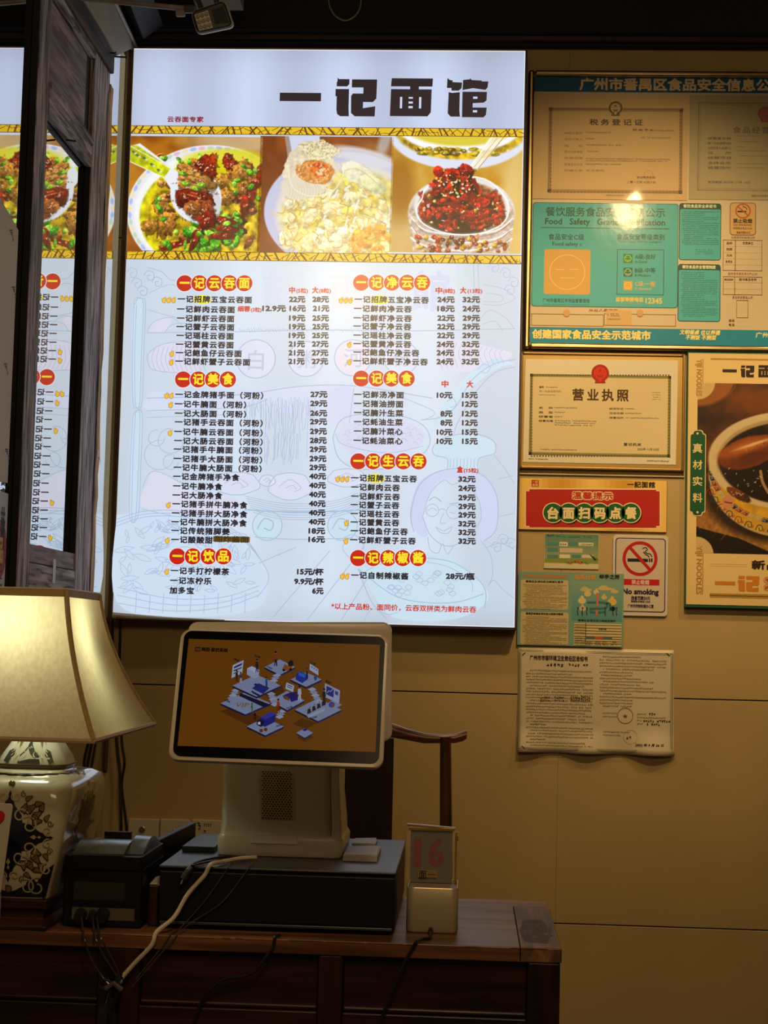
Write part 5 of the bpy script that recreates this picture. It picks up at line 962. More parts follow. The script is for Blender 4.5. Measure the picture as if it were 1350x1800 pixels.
def dish():
    c = Canvas(1226.5, 673, 1500, 978, 1.3, (44, 24, 12)); n = fbm(c.H, c.W, 60, 21); c.blend(np.clip(n*2.4-1, 0, 1), (120, 62, 22)); c.el(1340, 705, 60, 30, (176, 96, 30), 0, 28, .6, .3, 20)
    c.pg([(1226, 880), (1250, 860), (1500, 960), (1500, 980), (1340, 980), (1226, 930)], (176, 124, 60), 1, (.2, 6)); c.pg([(1226, 840), (1260, 830), (1260, 930), (1226, 930)], (170, 116, 60), .9, (.25, 5)); c.pg([(1226, 932), (1300, 950), (1370, 980), (1226, 980)], (28, 16, 10)); 
    for i in range(60): x = random.uniform(1226, 1360); y = random.uniform(870, 950); c.ln(x, y+ (x-1226)*.1, x+random.uniform(5, 16), y-random.uniform(10, 26)+(x-1226)*.1, .9, random.choice([(214, 160, 90), (110, 66, 26)]), .6)
    c.el(1376, 862, 140, 96, (20, 10, 6), 0, 14, .8); c.el(1384, 838, 137, 110, (206, 186, 140), 0, 2); c.el(1384, 846, 131, 98, (222, 172, 50), 0, 3, 1, 0, 6, (.12, 10)); 
    def ep(a, f, cy=838): return 1384+133*f*math.cos(a), cy-14+(98*f)*math.sin(a)
    for i in range(22):                                             # greek key blocks
        a0, a1 = math.radians(176-i*5.6), math.radians(176-(i+.86)*5.6); col = [(34, 34, 54), (140, 50, 26), (196, 176, 110)][i//2 % 3]
        c.pg([ep(a0, .955), ep(a1, .955), ep(a1, 1.03), ep(a0, 1.03)], col)
        am = (a0+a1)/2
        for f0, f1, b0, b1 in ((.97, .97, a0-.012, a1+.012), (.97, 1.015, a0-.012, a0-.012), (1.0, 1.0, a0-.03, am), (1.0, 1.015, am, am)): c.ln(*ep(b0, f0), *ep(b1, f1), 1.1, (222, 204, 170), .9)
    for i in range(15):                                             # scrolls under the key band
        a = math.radians(168-i*8.4); x, y = ep(a, 1.075, 846); k_c = random.choice([(40, 70, 60), (150, 50, 30), (50, 60, 110)])
        c.cv([(x-7, y+3), (x-3, y-5), (x+4, y-4), (x+5, y+3), (x, y+5), (x-1, y)], 1.5, k_c, .95, 3); c.el(x+7, y+4, 3, 1.6, (190, 90, 60), a, 1, .9)
    c.el(1282, 886, 11, 13, (216, 150, 110), .3, 1.5); c.ln(1276, 886, 1288, 888, 2.4, (140, 40, 40))
    c.el(1388, 810, 142, 88, (226, 206, 164), 0, 2.5); c.el(1390, 812, 128, 78, (190, 164, 116), 0, 3); c.el(1391, 815, 125, 74, (26, 14, 8), 0, 3)
    for cx_, cy_, rx_, ry_, ro, cc in ((1318, 796, 58, 27, -.34, (138, 64, 18)), (1404, 766, 52, 27, .12, (120, 50, 16)), (1382, 856, 30, 36, .2, (116, 50, 18)), (1430, 820, 30, 24, .3, (110, 44, 14))):
        c.el(cx_+2, cy_+5, rx_, ry_, (14, 7, 4), ro, 5, .8); c.el(cx_, cy_, rx_, ry_, cc, ro, 3, 1, .05, 20, (.22, 14)); c.el(cx_+rx_*.1, cy_+ry_*.4, rx_*.8, ry_*.45, (84, 34, 10), ro, 12, .7)
        c.el(cx_-rx_*.1, cy_-ry_*.35, rx_*.72, ry_*.34, (196, 112, 44), ro, 10, .85); c.el(cx_+rx_*.15, cy_-ry_*.55, rx_*.55, 2.4, (250, 222, 176), ro, 2.5, .8)
        for _ in range(26): u_ = random.uniform(-.2, .8)*rx_; c.ln(cx_+u_*math.cos(ro), cy_-ry_*.45+u_*math.sin(ro), cx_+u_*math.cos(ro)+3, cy_-ry_*.45+u_*math.sin(ro)+random.uniform(4, 10), .8, (240, 196, 140), .35)
    c.chunk(1300, 872, 22, 8, (110, 56, 28), .5, (240, 210, 160), .2, 12, (.3, 8)); c.cv([(1338, 830), (1342, 850), (1352, 868)], 5, (214, 168, 120), .8)
    for i in range(24): c.el(random.uniform(1275, 1440), random.uniform(825, 872), random.uniform(.8, 3), .8, (236, 216, 170), random.uniform(0, 3), 1, .8)
    c.cv([(1228, 672), (1290, 672), (1280, 694), (1256, 710), (1228, 716)], 3, (150, 90, 30), .5); c.el(1226, 660, 66, 54, (176, 104, 42), 0, 3, .9)
    for x, y in ((1226, 672), (1226, 980)): c.el(x, y, 31, 31, CRM, 0, 1)
    return c
ar = Art((0, PY, 0)); cv = dish(); cv.a = cv.a*.9; ar.canvas(cv, 1.4); ar.build('dish_photo', GLOSSY, t, 'photo of braised trotters in a painted bowl')
ar = Art((0, PY, 0)); GNB = (16, 84, 50)
for q, c, L in ((1.4, (226, 206, 150), 2), (0, GNB, 2.4)): ar.rect(1214-q, 763-q, 1238.5+q, 900+q, c, L, 4); ar.rect(1219-q, 757-q, 1233.5+q, 906+q, c, L+.1, 5)
for y in (762, 900.5): ar.disc(1226, y, 2, (226, 206, 150), 3, n=12)
for ch, y in zip('真材实料', (788, 817, 846, 875)): ar.text(ch, 1217.5, 1234.5, y, 17, (226, 206, 150), .7, L=3)
ar.build('badge_print', GLOSSY, t, 'green upright badge with four characters')

# ---- socket plates low on the wall
M_plate = mat('socket_plate_cream', (.62, .54, .38), .35)
proto = None
for i, (px0, px1) in enumerate(((225, 280), (281, 335), (336, 390))):
    a = Yp(px0, 1438.5+i*.9, -.010); w = Yp(px1, 1438.5, -.010).x-a.x
    lab = ('switched wall socket plate nearest the hanging cables', 'middle wall socket plate of the row of three', 'wall socket plate half hidden by the terminal, scribbled with black marks')[i]
    t = thing('wall_socket', lab, 'socket', (a.x+w/2, -.005, a.z-w), 'socket plates in a row low on the wall')
    part('plate', MB().box(a.x+.0008, a.x+w-.0008, -.010, -.0004, a.z-w, a.z), M_plate, t, bevel=.003, seg=3)
    part('switch_button', MB().tube([Vector((a.x+w*.47, -.0095, a.z-w*.33)), Vector((a.x+w*.47, -.015, a.z-w*.33))], .0085 if i == 0 else .003, 14), mat('chrome_button', (.6, .5, .35), .25, .9 if i == 0 else .2), t, bevel=.001)
    for q in (.28, .66): part('socket_hole', MB().tube([Vector((a.x+w*q, -.0098, a.z-w*.72)), Vector((a.x+w*q, -.0112, a.z-w*.72))], .008, 14), mat('socket_rim', (.4, .3, .15), .4), t)
    if i == 2:
        ar = Art((0, -.0103, 0)); ar.text('ㄋ', 346, 353, 1452, 14, (30, 24, 16), .8); 
        for q in range(4): ar.line([(358+q*3.7, 1448), (360+q*3.7, 1448.5), (359+q*3.7, 1453)], 1.2, (30, 24, 16))
        ar.build('ink_mark', MATTE, t)

# ---- flood light head, its pipe and the loose cable under the ceiling
t = thing('flood_light', 'white-rimmed flood light head with LED cluster hanging upper left', 'lamp', Yp(372, 55, -.75))
O = Yp(372, 32, -.75); ex = Vector((math.cos(.30), 0, math.sin(.30))); ey = Vector((-math.sin(.30), -.25, math.cos(.30))).normalized(); en = ex.cross(ey).normalized(); en = en if en.y < 0 else -en
def fl(u, v, d=0): return O+ex*u+ey*v+en*d
q = .00126; W_, H_ = 33*q, 21*q
pl = [Vector((p.x, p.y, 0)) for p in rquad((-W_, -H_*.9, 0), (W_, -H_*1.15, 0), (W_*.95, H_*1.15, 0), (-W_, H_*1.0, 0), .012)]
def ccw(P): return P if (P[1]-P[0]).cross(P[2]-P[1]).dot(en) > 0 else P[::-1]
part('housing', MB().prism(ccw([fl(p.x, p.y) for p in pl]), -en*.03), mat('floodlight_black', (.015, .016, .018), .35), t, bevel=.004)
part('white_rim', MB().prism(ccw([fl(p.x*1.07+.001, p.y*1.07, -.006) for p in pl]), -en*.02), mat('floodlight_white', (.45, .44, .42), .4), t, 'white outer rim', bevel=.003)
part('led_tray', MB().prism(ccw([fl(*p, .001) for p in ((-W_*.86, -H_*.72), (-W_*.08, -H_*.8), (-W_*.08, H_*.72), (-W_*.86, H_*.68))]), -en*.002), mat('led_tray_silver', (.3, .28, .24), .35, .8), t)
for i in range(3):
    for j in range(3):
        p = fl(-W_*.72+i*W_*.25, -H_*.5+j*H_*.48, .001); part('led_lens', MB().tube([p, p+en*.003], .0048, 10), mat('led_lens_amber', (.55, .48, .36), .15, .3, coat=1), t, bevel=.0015)
part('glass_window', MB().prism(ccw([fl(*p, .0012) for p in ((W_*.12, -H_*.55), (W_*.86, -H_*.75), (W_*.82, H_*.75), (W_*.12, H_*.62))]), -en*.002), mat('dark_glass', (.05, .055, .065), .06, .0, coat=1), t)
part('bracket', MB().tube([fl(-W_*.4, H_*1.0, -.02), fl(-W_*.5, H_*2.2, -.03)], .006, 6).tube([fl(W_*.5, H_*1.1, -.02), fl(W_*.5, H_*2.6, -.03)], .006, 6), mat('bracket_dark', (.05, .045, .04), .5), t)
part('ceiling_plate', MB().box(fl(0, 0).x-.05, fl(0, 0).x+.06, O.y+.0, O.y+.09, fl(0, H_*2.2).z, 3.11), mat('dark_bracket_wood', (.05, .035, .02), .6), t)
t = thing('conduit_pipe', 'grubby white conduit pipe beside the flood light', 'pipe', Yp(250, 20, -.72))
pa, pb = Yp(120, -6, -.7), Yp(334, 16, -.7); part('pipe', MB().tube([pa, pb], .0065, 12), mat('grubby_pipe', (.30, .28, .25), .45, vary=.35, scale=25), t, smooth=True)
part('pipe_clip', MB().tube([pb-Vector((.012, 0, 0)), pb+Vector((.014, -.004, -.001))], .010, 8), mat('clip_dark', (.08, .07, .06), .5), t); p = Yp(318, 24, -.7); part('wing_nut', MB().box(p.x-.012, p.x+.010, p.y-.006, p.y+.006, p.z-.007, p.z+.008), mat('nut_cream', (.34, .31, .27), .5), t, bevel=.003)
cable('loose_cable', 'thin grey cable loop hanging from the dark ceiling above the menu', [Yp(577, -8, -.6), Yp(580, 12, -.6), Yp(590, 28, -.6), Yp(607, 36, -.6), Yp(624, 28, -.6), Yp(633, 12, -.6), Yp(635, -8, -.6)], .0018, mat('grey_cable', (.20, .19, .13), .5))
# ================================================================== sideboard / counter
DT = 1.27-.458                                  # counter top height
M_dw = wood('counter_rosewood', (22, 7, 3), (60, 24, 10), 'x', .42, 5, .35, coat=.15)
M_dwz = wood('counter_rosewood_upright', (22, 7, 3), (56, 22, 9), 'z', .42, 5, .35, coat=.15)
M_top = wood('counter_top_boards', (84, 50, 30), (146, 98, 62), 'x', .4, 3, .25, coat=.25)
M_topy = wood('counter_top_end', (92, 60, 36), (150, 108, 66), 'y', .5, 4, .5, crack=.3)
fr = Zp(988, 1668, DT); xR_ = fr.x; yF_ = fr.y; yB_ = Zp(960, 1584, DT).y; xL_ = -1.62
desk = thing('wooden_counter', 'dark reddish wooden counter with panelled front and worn plank top across the foreground', 'counter', ((xL_+xR_)/2, (yF_+yB_)/2, 0))
ec = .062; d = (yB_-yF_)
for y0, y1 in ((yF_, yF_+d*.52), (yF_+d*.52, yF_+d*.86), (yF_+d*.86, yB_)):
    part('top_board', MB().box(xL_, xR_-ec-.001 if y1 < yB_-.01 else xR_-.001, y0+.0008, y1-.0008, DT-.022, DT), M_top, desk, bevel=.0015)
part('end_board', MB().box(xR_-ec, xR_, yF_+.0008, yF_+d*.86-.0008, DT-.022, DT), M_topy, desk, 'paler worn end board', bevel=.002)
pn = MB(); ar = Art((0, 0, DT+.0002), (1, 0, 0), (0, 1, 0)); ar.L = .3
ar.poly([(xR_-.055, yF_+.05), (xR_-.02, yF_+.04), (xR_-.008, yF_+.16), (xR_-.02, yF_+.26), (xR_-.05, yF_+.25), (xR_-.060, yF_+.14)], (74, 58, 46))
for i in range(26): x, y = xR_-random.uniform(.012, .056), yF_+random.uniform(.08, .2); ar.poly([(x, y), (x+.006, y+.016), (x+.007, y+.016), (x+.0015, y)], (170, 130, 84), .8)
ar.build('worn_varnish', MATTE, desk, 'dark varnish remnant with pale scratches')
ar = Art((0, yF_, 0)); x = xL_+.3  # worn pale chips, also painted as the highlight along the front edge
while x < xR_-.01:
    w_ = random.uniform(.01, .06); h_ = random.uniform(.0004, .0016)
    if random.random() < .8: ar.rectm(x, DT-.001-h_, min(x+w_, xR_-.002), DT-.0006, random.choice([(150, 104, 62), (120, 78, 46), (176, 130, 84)]), .8)
    x += w_+random.uniform(0, .012)
ar.build('worn_highlight_edge', MATTE, desk, 'chipped pale front edge with a painted highlight line')['kind'] = 'stuff'
zr = Yp(900, 1690, yF_).z; zp0 = Yp(900, 1792, yF_).z
part('front_rail', MB().box(xL_, xR_-.002, yF_+.004, yF_+.034, zr, DT-.0225), M_dw, desk, bevel=.003)
sx = [(Yp(558, 1740, yF_).x, Yp(601, 1740, yF_).x), (Yp(170, 1740, yF_).x, Yp(243, 1740, yF_).x), (Yp(927, 1740, yF_).x, xR_-.002), (xL_, xL_+.06)]
for a, b in sx: part('stile', MB().box(a, b, yF_+.004, yF_+.034, .02, zr-.0005), M_dwz, desk, bevel=.003)
zz = [(zp0, zr), (.06, zp0-.045)]
ss = sorted(sx)
for j in range(len(ss)-1):
    a, b = ss[j][1], ss[j+1][0]
    for z0, z1 in zz:
        part('panel', MB().box(a+.001, b-.001, yF_+.016, yF_+.026, z0+.001, z1-.001), M_dw, desk, bevel=.002)
        for q in ((a, b, z1-.008, z1-.0005), (a, b, z0+.0005, z0+.008)): part('moulding', MB().box(q[0]+.001, q[1]-.001, yF_+.010, yF_+.0158, q[2], q[3]), M_dw, desk, bevel=.003)
    part('cross_rail', MB().box(a+.0005, b-.0005, yF_+.005, yF_+.034, zp0-.0445, zp0-.0005), M_dw, desk, bevel=.002)
    part('bottom_rail', MB().box(a+.0005, b-.0005, yF_+.005, yF_+.034, .02, .0595), M_dw, desk, bevel=.002)
part('side_panel', MB().box(xR_-.028, xR_-.004, yF_+.035, yB_-.004, .02, DT-.0225), M_dwz, desk)
part('side_panel', MB().box(xL_+.004, xL_+.028, yF_+.035, yB_-.004, .02, DT-.0225), M_dwz, desk)
part('back_panel', MB().box(xL_+.03, xR_-.03, yB_-.02, yB_-.005, .02, DT-.0225), M_dw, desk)
for x in (xL_+.005, xR_-.055):
    for y in (yF_+.006, yB_-.055): part('foot', MB().box(x, x+.05, y, y+.05, 0, .0195), M_dwz, desk)

# ================================================================== chair behind the counter
CY = -.62
M_ch = wood('chair_wood', (48, 22, 10), (112, 62, 30), 'z', .35, 5, .2, coat=.3)
M_chd = wood('chair_splat_wood', (26, 10, 6), (44, 20, 12), 'z', .5, 4, .15)
cxw = Yp(647, 1400, CY).x; hw = Yp(783, 1300, CY).x-cxw; zr_ = Yp(783, 1300, CY).z
chair = thing('wooden_armchair', 'dark wooden chair with yoke top rail and flat splat behind the counter', 'chair', (cxw, CY-.2, 0))
for s in (-1, 1): part('back_post', MB().tube([Vector((cxw+s*(hw+.012), CY+.01, 0)), Vector((cxw+s*(hw+.012), CY, .44)), Vector((cxw+s*(hw+.008), CY, .75)), Vector((cxw+s*hw, CY, zr_+.006))], [.017, .016, .015, .013], 12), M_ch, chair, smooth=True)
ry = []; rr = []
for px, pt, pb in ((600, 1254, 1293), (648, 1256, 1294), (688, 1270, 1296), (715, 1280, 1301), (745, 1288, 1307), (775, 1291, 1307), (800, 1290, 1307), (814, 1285, 1304), (821, 1283, 1299)):
    a, b = Yp(px, pt, CY), Yp(px, pb, CY); ry.append((a.x-cxw, (a.z+b.z)/2, (a.z-b.z)/2))
prof = [(-x, z, r) for x, z, r in ry[::-1] if x > .02]+[(x, z, r) for x, z, r in ry if x > -.001 or abs(x) <= .02]
prof = sorted(prof); rg = []
for x, z, r in prof:
    rg.append([(cxw+x, CY+.010+.013*math.cos(t)+abs(x)*.12-.02, z+r*math.sin(t)) for t in [2*math.pi*i/12 for i in range(12)]][::-1])
part('top_rail', MB().loft(rg), wood('chair_rail_wood', (60, 28, 12), (150, 88, 44), 'x', .33, 5, .2, coat=.4), chair, smooth=True)
sl, sr = Yp(605, 1400, CY).x, Yp(690, 1400, CY).x
part('splat', MB().loft([[(sl, CY+q-.006, z), (sr, CY+q-.006, z), (sr, CY+q+.006, z), (sl, CY+q+.006, z)] for z, q in ((.455, 0), (.6, .012), (.8, .018), (.95, .008), (zr_+.0, 0))]), M_chd, chair, bevel=.002)
part('seat', MB().box(cxw-.25, cxw+.25, CY-.42, CY+.016, .435, .462), M_ch, chair, bevel=.006)
for s in (-1, 1):
    part('front_leg', MB().tube([Vector((cxw+s*.225, CY-.39, 0)), Vector((cxw+s*.22, CY-.385, .434))], .017, 12), M_ch, chair, smooth=True)
    part('side_stretcher', MB().tube([Vector((cxw+s*.224, CY-.37, .16)), Vector((cxw+s*.228, CY-.01, .16))], .010, 8), M_ch, chair, smooth=True)
part('front_stretcher', MB().tube([Vector((cxw-.21, CY-.388, .12)), Vector((cxw+.21, CY-.388, .12))], .011, 8), M_ch, chair, smooth=True)

# ================================================================== cash drawer
M_cd = mat('cash_drawer_black', (.005, .005, .006), .5, vary=.1, spec=.3)
tz = DT+.0975
fl_, frr = Zp(275, 1524, tz), Zp(697, 1531, tz); cdx0, cdx1 = fl_.x, frr.x; cdy0 = (fl_.y+frr.y)/2; cdy1 = min(cdy0+.42, yB_+.02)
t = thing('cash_drawer', 'wide black metal cash drawer under the ordering terminal', 'cash drawer', ((cdx0+cdx1)/2, (cdy0+cdy1)/2, DT))
part('case_top', MB().box(cdx0, cdx1, cdy0+.001, cdy1, tz-.004, tz), mat('cash_drawer_lid', (.045, .048, .06), .38, vary=.05), t, bevel=.0015)
part('case', MB().box(cdx0+.001, cdx1-.001, cdy0+.006, cdy1-.001, DT+.008, tz-.0041), M_cd, t, bevel=.0015)
part('drawer_front', MB().box(cdx0+.002, cdx1-.002, cdy0-.002, cdy0+.0055, DT+.014, tz-.008), M_cd, t, bevel=.002)
part('bottom_lip', MB().box(cdx0+.004, cdx1-.004, cdy0-.001, cdy0+.0055, DT+.008, DT+.0125), mat('cash_lip', (.08, .08, .085), .3, .4), t, bevel=.001)
for x in (cdx0+.02, cdx1-.035):
    for y in (cdy0+.02, cdy1-.05): part('rubber_foot', MB().box(x, x+.015, y, y+.015, DT, DT+.0079), M_cd, t)

# ================================================================== ordering terminal
M_pos = mat('terminal_ivory', (.66, .58, .45), .32, vary=.04, coat=.25, coat_rough=.2)
bf = Zp(490, 1507, tz); by = bf.y
bx0, bx1 = Yp(380, 1490, by).x, Yp(602, 1490, by).x
t = thing('ordering_terminal', 'ivory two-screen ordering terminal with an orange picture on its near display, on the cash drawer', 'terminal', ((bx0+bx1)/2, by+.09, tz))
def rr4(x0, x1, y0, y1, z, r, n=5): return rquad((x0, y0, z), (x1, y0, z), (x1, y1, z), (x0, y1, z), r, n)
z1b = tz+.034
part('base', MB().loft([rr4(bx0+.002, bx1-.002, by+.002, by+.175, tz+.001, .014), rr4(bx0, bx1, by, by+.177, tz+.006, .016), rr4(bx0-.001, bx1+.001, by+.001, by+.176, z1b-.006, .016), rr4(bx0+.003, bx1-.003, by+.004, by+.172, z1b, .014)]), M_pos, t, smooth=True)
yt = by+.060; ztp = Yp(490, 1330, yt).z
tx0, tx1 = Yp(392, 1345, yt).x, Yp(596, 1345, yt).x
part('neck', MB().loft([rr4(bx0+.003, bx1-.018, by+.006, by+.110, z1b-.001, .012), rr4(bx0+.004, bx1-.020, by+.016, by+.112, z1b+.020, .012), rr4(tx0, tx1-.014, yt-.012, yt+.055, ztp-.03, .010), rr4(tx0, tx1-.014, yt, yt+.055, ztp+.04, .010)]), M_pos, t, smooth=True)
part('neck_side', MB().loft([rr4(bx1-.0195, bx1-.003, by+.010, by+.150, z1b-.0008, .004), rr4(bx1-.0205, bx1-.004, by+.020, by+.150, z1b+.020, .004), rr4(tx1-.0145, tx1+.001, yt-.006, yt+.09, ztp-.03, .004), rr4(tx1-.0145, tx1+.001, yt+.004, yt+.09, ztp+.03, .004)]), M_pos, t, smooth=True)
# front panel of the neck: plane leaning back
A = Vector(((bx0+bx1)/2, by+.0155, z1b+.020)); B_ = Vector(((tx0+tx1)/2, yt-.0125, ztp-.03)); V_ = (B_-A).normalized()
ar = Art(A+Vector((0, -.0004, 0)), (1, 0, 0), V_); ar.L = 1
v0, v1 = ar.P(459, 1443), ar.P(526, 1347)
ar.poly([(v0.x, v0.y), (ar.P(520, 1445).x, v0.y), (v1.x, v1.y), (ar.P(463, 1345).x, v1.y)], (196, 172, 134))
hz = []; sp = .0050
for j in range(24):
    for i in range(13):
        x = v0.x+.003+i*sp+(j % 2)*sp/2+(j/24)*.002; y = v0.y+.002+j*sp*.80
        if x < ar.P(518, 1400).x and y < v1.y-.001: ar.poly([(x+.00155*math.cos(q*math.pi/3), y+.00155*math.sin(q*math.pi/3)) for q in range(6)], (24, 18, 14), 1.8)
ar.build('vent_grille', MATTE, t, 'perforated vent with rows of dark holes')
part('front_step', MB().loft([rr4(Yp(440, 1478, by).x, Yp(524, 1478, by).x, by-.0012, by+.02, z1b-.012, .003), rr4(Yp(441, 1478, by).x, Yp(523, 1478, by).x, by+.003, by+.02, z1b+.0015, .003)]), M_pos, t)
# near display: leaning-back plane fixed by its bottom edge
Bl = Yp(295, 1336, -4.4+2.50); tilt = math.radians(19); Vd = Vector((0, math.sin(tilt), math.cos(tilt))); Ud = Vector((math.cos(.010), -math.sin(.010)*0, 0)).normalized()
AD = Art(Bl, (1, 0, -.009), Vd)
AD.V = (Vd-AD.U*Vd.dot(AD.U)).normalized(); AD.N = AD.U.cross(AD.V)
def dp(px, py, d=0): p = AD.P(px, py); return AD.O+AD.U*p.x+AD.V*p.y-AD.N*d
cor = [(294.5, 1336), (673, 1351), (684, 1115.5), (319, 1104.5)]
q = [dp(*c) for c in cor]; r_ = .017
def off(P, d): return [p-AD.N*d for p in P]
ring0 = rquad(*q, r_, 7)
def inset(P, m):
    c = sum(P, Vector())/len(P); return [p+(c-p).normalized()*m for p in P]
part('display_housing', MB().loft([off(inset(ring0, .0025), 0), off(ring0, .002), off(ring0, .010), off(inset(ring0, .004), .016), off(inset(ring0, .03), .024)]), M_pos, t, smooth=True)
gq = [dp(*c) for c in ((303, 1329), (666, 1343.5), (677.5, 1119.5), (324.5, 1108.5))]
part('black_bezel', MB().prism([p+AD.N*.0006 for p in rquad(*gq, .013, 7)], -AD.N*.0004), mat('bezel_black_glass', (.004, .005, .008), .15, spec=.1), t)
ar = Art(AD.O+AD.N*.0007, AD.U, AD.V); ar.L = 1
lk = .0
scr = [(312, 1311), (660, 1322), (668, 1133.5), (332, 1123)]
ar.ppoly(scr, (96, 56, 10), .6)
def S(u, v):                                     # zoomed reading frame of the display (3.068 px per px)
    return (280+u/3.068, 1080+v/3.068)
def sp_(pts, col, L): ar.ppoly([S(*p) for p in pts], col, L)
LT = (112, 122, 152); BLU = (30, 34, 104); DKB = (18, 18, 44); WH = (132, 140, 164); SH = (74, 40, 8); OR = (150, 70, 20)
def slab(cx, cy, w, h, d=10, L=1.5): # isometric platform
    sp_([(cx-w, cy), (cx, cy-h), (cx+w, cy), (cx, cy+h)], LT, L+.2); sp_([(cx-w, cy), (cx, cy+h), (cx, cy+h+d), (cx-w, cy+d)], DKB, L); sp_([(cx, cy+h), (cx+w, cy), (cx+w, cy+d), (cx, cy+h+d)], (26, 28, 70), L)
def stairs(x, y, n, dx, dy, L=1.7):
    for i in range(n): sp_([(x+dx*i-20, y+dy*i), (x+dx*i+6, y+dy*i-12), (x+dx*i+28, y+dy*i), (x+dx*i+2, y+dy*i+12)], WH if i % 2 == 0 else LT, L+i*.05)
def person(x, y, c1, c2, h=70, L=3): 
    s = h/70; sp_([(x-8*s, y), (x-3*s, y-34*s), (x+5*s, y-34*s), (x+8*s, y), (x+3*s, y), (x, y-20*s), (x-4*s, y)], c2, L); sp_([(x-9*s, y-32*s), (x-7*s, y-56*s), (x+6*s, y-56*s), (x+9*s, y-32*s)], c1, L+.2); ar.disc(*S(x, y-62*s), 2.0*s, (120, 80, 60), L+.4, 10); ar.disc(*S(x, y-66*s), 1.8*s, (14, 12, 16), L+.6, 10)
sp_([(330, 522), (480, 600), (560, 560), (420, 490)], SH, .9); sp_([(720, 590), (790, 620), (850, 585), (770, 560)], SH, .9); sp_([(560, 420), (660, 380), (680, 440), (600, 470)], SH, .9); sp_([(740, 665), (785, 690), (830, 660), (785, 640)], SH, .9)
slab(465, 480, 135, 60); slab(650, 285, 82, 42); slab(792, 352, 84, 40); slab(525, 385, 130, 60, 10, 1.8); slab(690, 465, 94, 52, 10, 1.6); slab(572, 605, 100, 48); slab(857, 515, 126, 62); slab(784, 640, 46, 26, 6)
sp_([(440, 425), (600, 488), (560, 500), (430, 440)], DKB, 1.9)
stairs(630, 330, 4, -8, 14); stairs(410, 410, 4, -8, 14); stairs(600, 430, 5, 5, 14); stairs(820, 405, 5, 9, 16); stairs(655, 525, 3, -5, 14)
sp_([(397, 275), (455, 248), (448, 318), (390, 345)], (150, 156, 176), 3); sp_([(404, 283), (448, 262), (446, 274), (403, 294)], BLU, 3.2); sp_([(402, 302), (446, 284), (445, 291), (401, 309)], (40, 40, 70), 3.2); sp_([(401, 318), (430, 306), (429, 311), (400, 324)], (40, 40, 70), 3.2)
person(418, 362, (40, 34, 40), (30, 30, 36), 60); person(440, 372, (60, 50, 60), (140, 140, 160), 60)
sp_([(474, 292), (500, 280), (540, 300), (536, 340), (512, 348), (472, 325)], WH, 3); sp_([(474, 292), (500, 280), (540, 300), (514, 312)], (150, 158, 186), 3.2); person(527, 312, (26, 26, 34), (20, 20, 26), 70, 3.4)
sp_([(500, 400), (535, 372), (595, 398), (560, 430)], BLU, 3); sp_([(508, 380), (520, 372), (545, 385), (535, 395)], (24, 30, 90), 3.1); person(578, 400, (30, 70, 150), (20, 30, 60), 62, 3.4); sp_([(500, 412), (545, 438), (540, 446), (496, 420)], DKB, 3.2)
person(628, 280, (110, 44, 20), (14, 14, 20), 80); sp_([(662, 302), (676, 268), (700, 282), (720, 276), (714, 300), (680, 306)], (120, 66, 24), 3); sp_([(692, 262), (712, 246), (724, 256), (722, 278), (698, 282)], (16, 16, 20), 3.2)
ar.disc(*S(672, 302), 2.4, (14, 12, 16), 3.3, 10); ar.disc(*S(708, 298), 2.4, (14, 12, 16), 3.3, 10)
sp_([(738, 322), (760, 306), (800, 328), (800, 352), (770, 372), (735, 352)], (20, 44, 130), 3); sp_([(752, 312), (790, 326), (786, 344), (752, 330)], (40, 84, 170), 3.2); person(797, 348, (60, 40, 30), (20, 20, 40), 56, 3.1); sp_([(812, 266), (858, 296), (858, 330), (810, 300)], (140, 150, 176), 3); 
for i in range(3): ar.disc(*S(824+i*12, 285+i*8), 1.2, BLU, 3.3, 8)
sp_([(832, 340), (846, 330), (852, 350), (840, 360)], (30, 60, 120), 3.1)
sp_([(686, 368), (728, 386), (722, 420), (680, 402)], (150, 156, 176), 3); sp_([(692, 378), (720, 390), (719, 395), (691, 383)], BLU, 3.2); sp_([(690, 389), (716, 400), (715, 404), (689, 393)], (50, 50, 90), 3.2)
sp_([(664, 440), (700, 424), (745, 418), (748, 462), (712, 474), (704, 456), (672, 452)], (26, 24, 90), 3); sp_([(664, 438), (696, 444), (704, 468), (672, 456)], (90, 56, 30), 3.1); person(757, 470, (150, 156, 168), (150, 156, 168), 84, 3.4)
person(500, 530, (20, 96, 70), (90, 80, 60), 50); person(516, 572, (16, 20, 24), (14, 14, 20), 52); ar.text('VIP', *[S(412, 0)[0], S(486, 0)[0]], S(0, 488)[1], 11, (110, 86, 50), .6, L=3, shear=.3)
person(642, 530, (140, 44, 16), (90, 30, 20), 74); sp_([(545, 556), (600, 526), (628, 540), (626, 580), (570, 608), (545, 590)], (28, 28, 110), 3); sp_([(545, 556), (600, 526), (628, 540), (574, 568)], (44, 46, 140), 3.2); sp_([(526, 578), (545, 566), (566, 576), (562, 602), (548, 608), (526, 596)], DKB, 3.3); sp_([(532, 582), (545, 580), (546, 596), (532, 594)], (170, 176, 196), 3.5)
ar.disc(*S(550, 628), 3.4, (96, 44, 14), 3.4, 12); ar.disc(*S(574, 622), 3.4, (96, 44, 14), 3.4, 12)
sp_([(893, 372), (975, 412), (970, 482), (892, 446)], (130, 140, 172), 3); sp_([(902, 386), (942, 404), (940, 450), (900, 432)], BLU, 3.2); ar.line([S(905, 424), S(916, 412), (S(924, 418)), S(938, 402)], .8, (170, 180, 200), 3.4); sp_([(948, 412), (966, 420), (964, 440), (948, 432)], (50, 56, 110), 3.2)
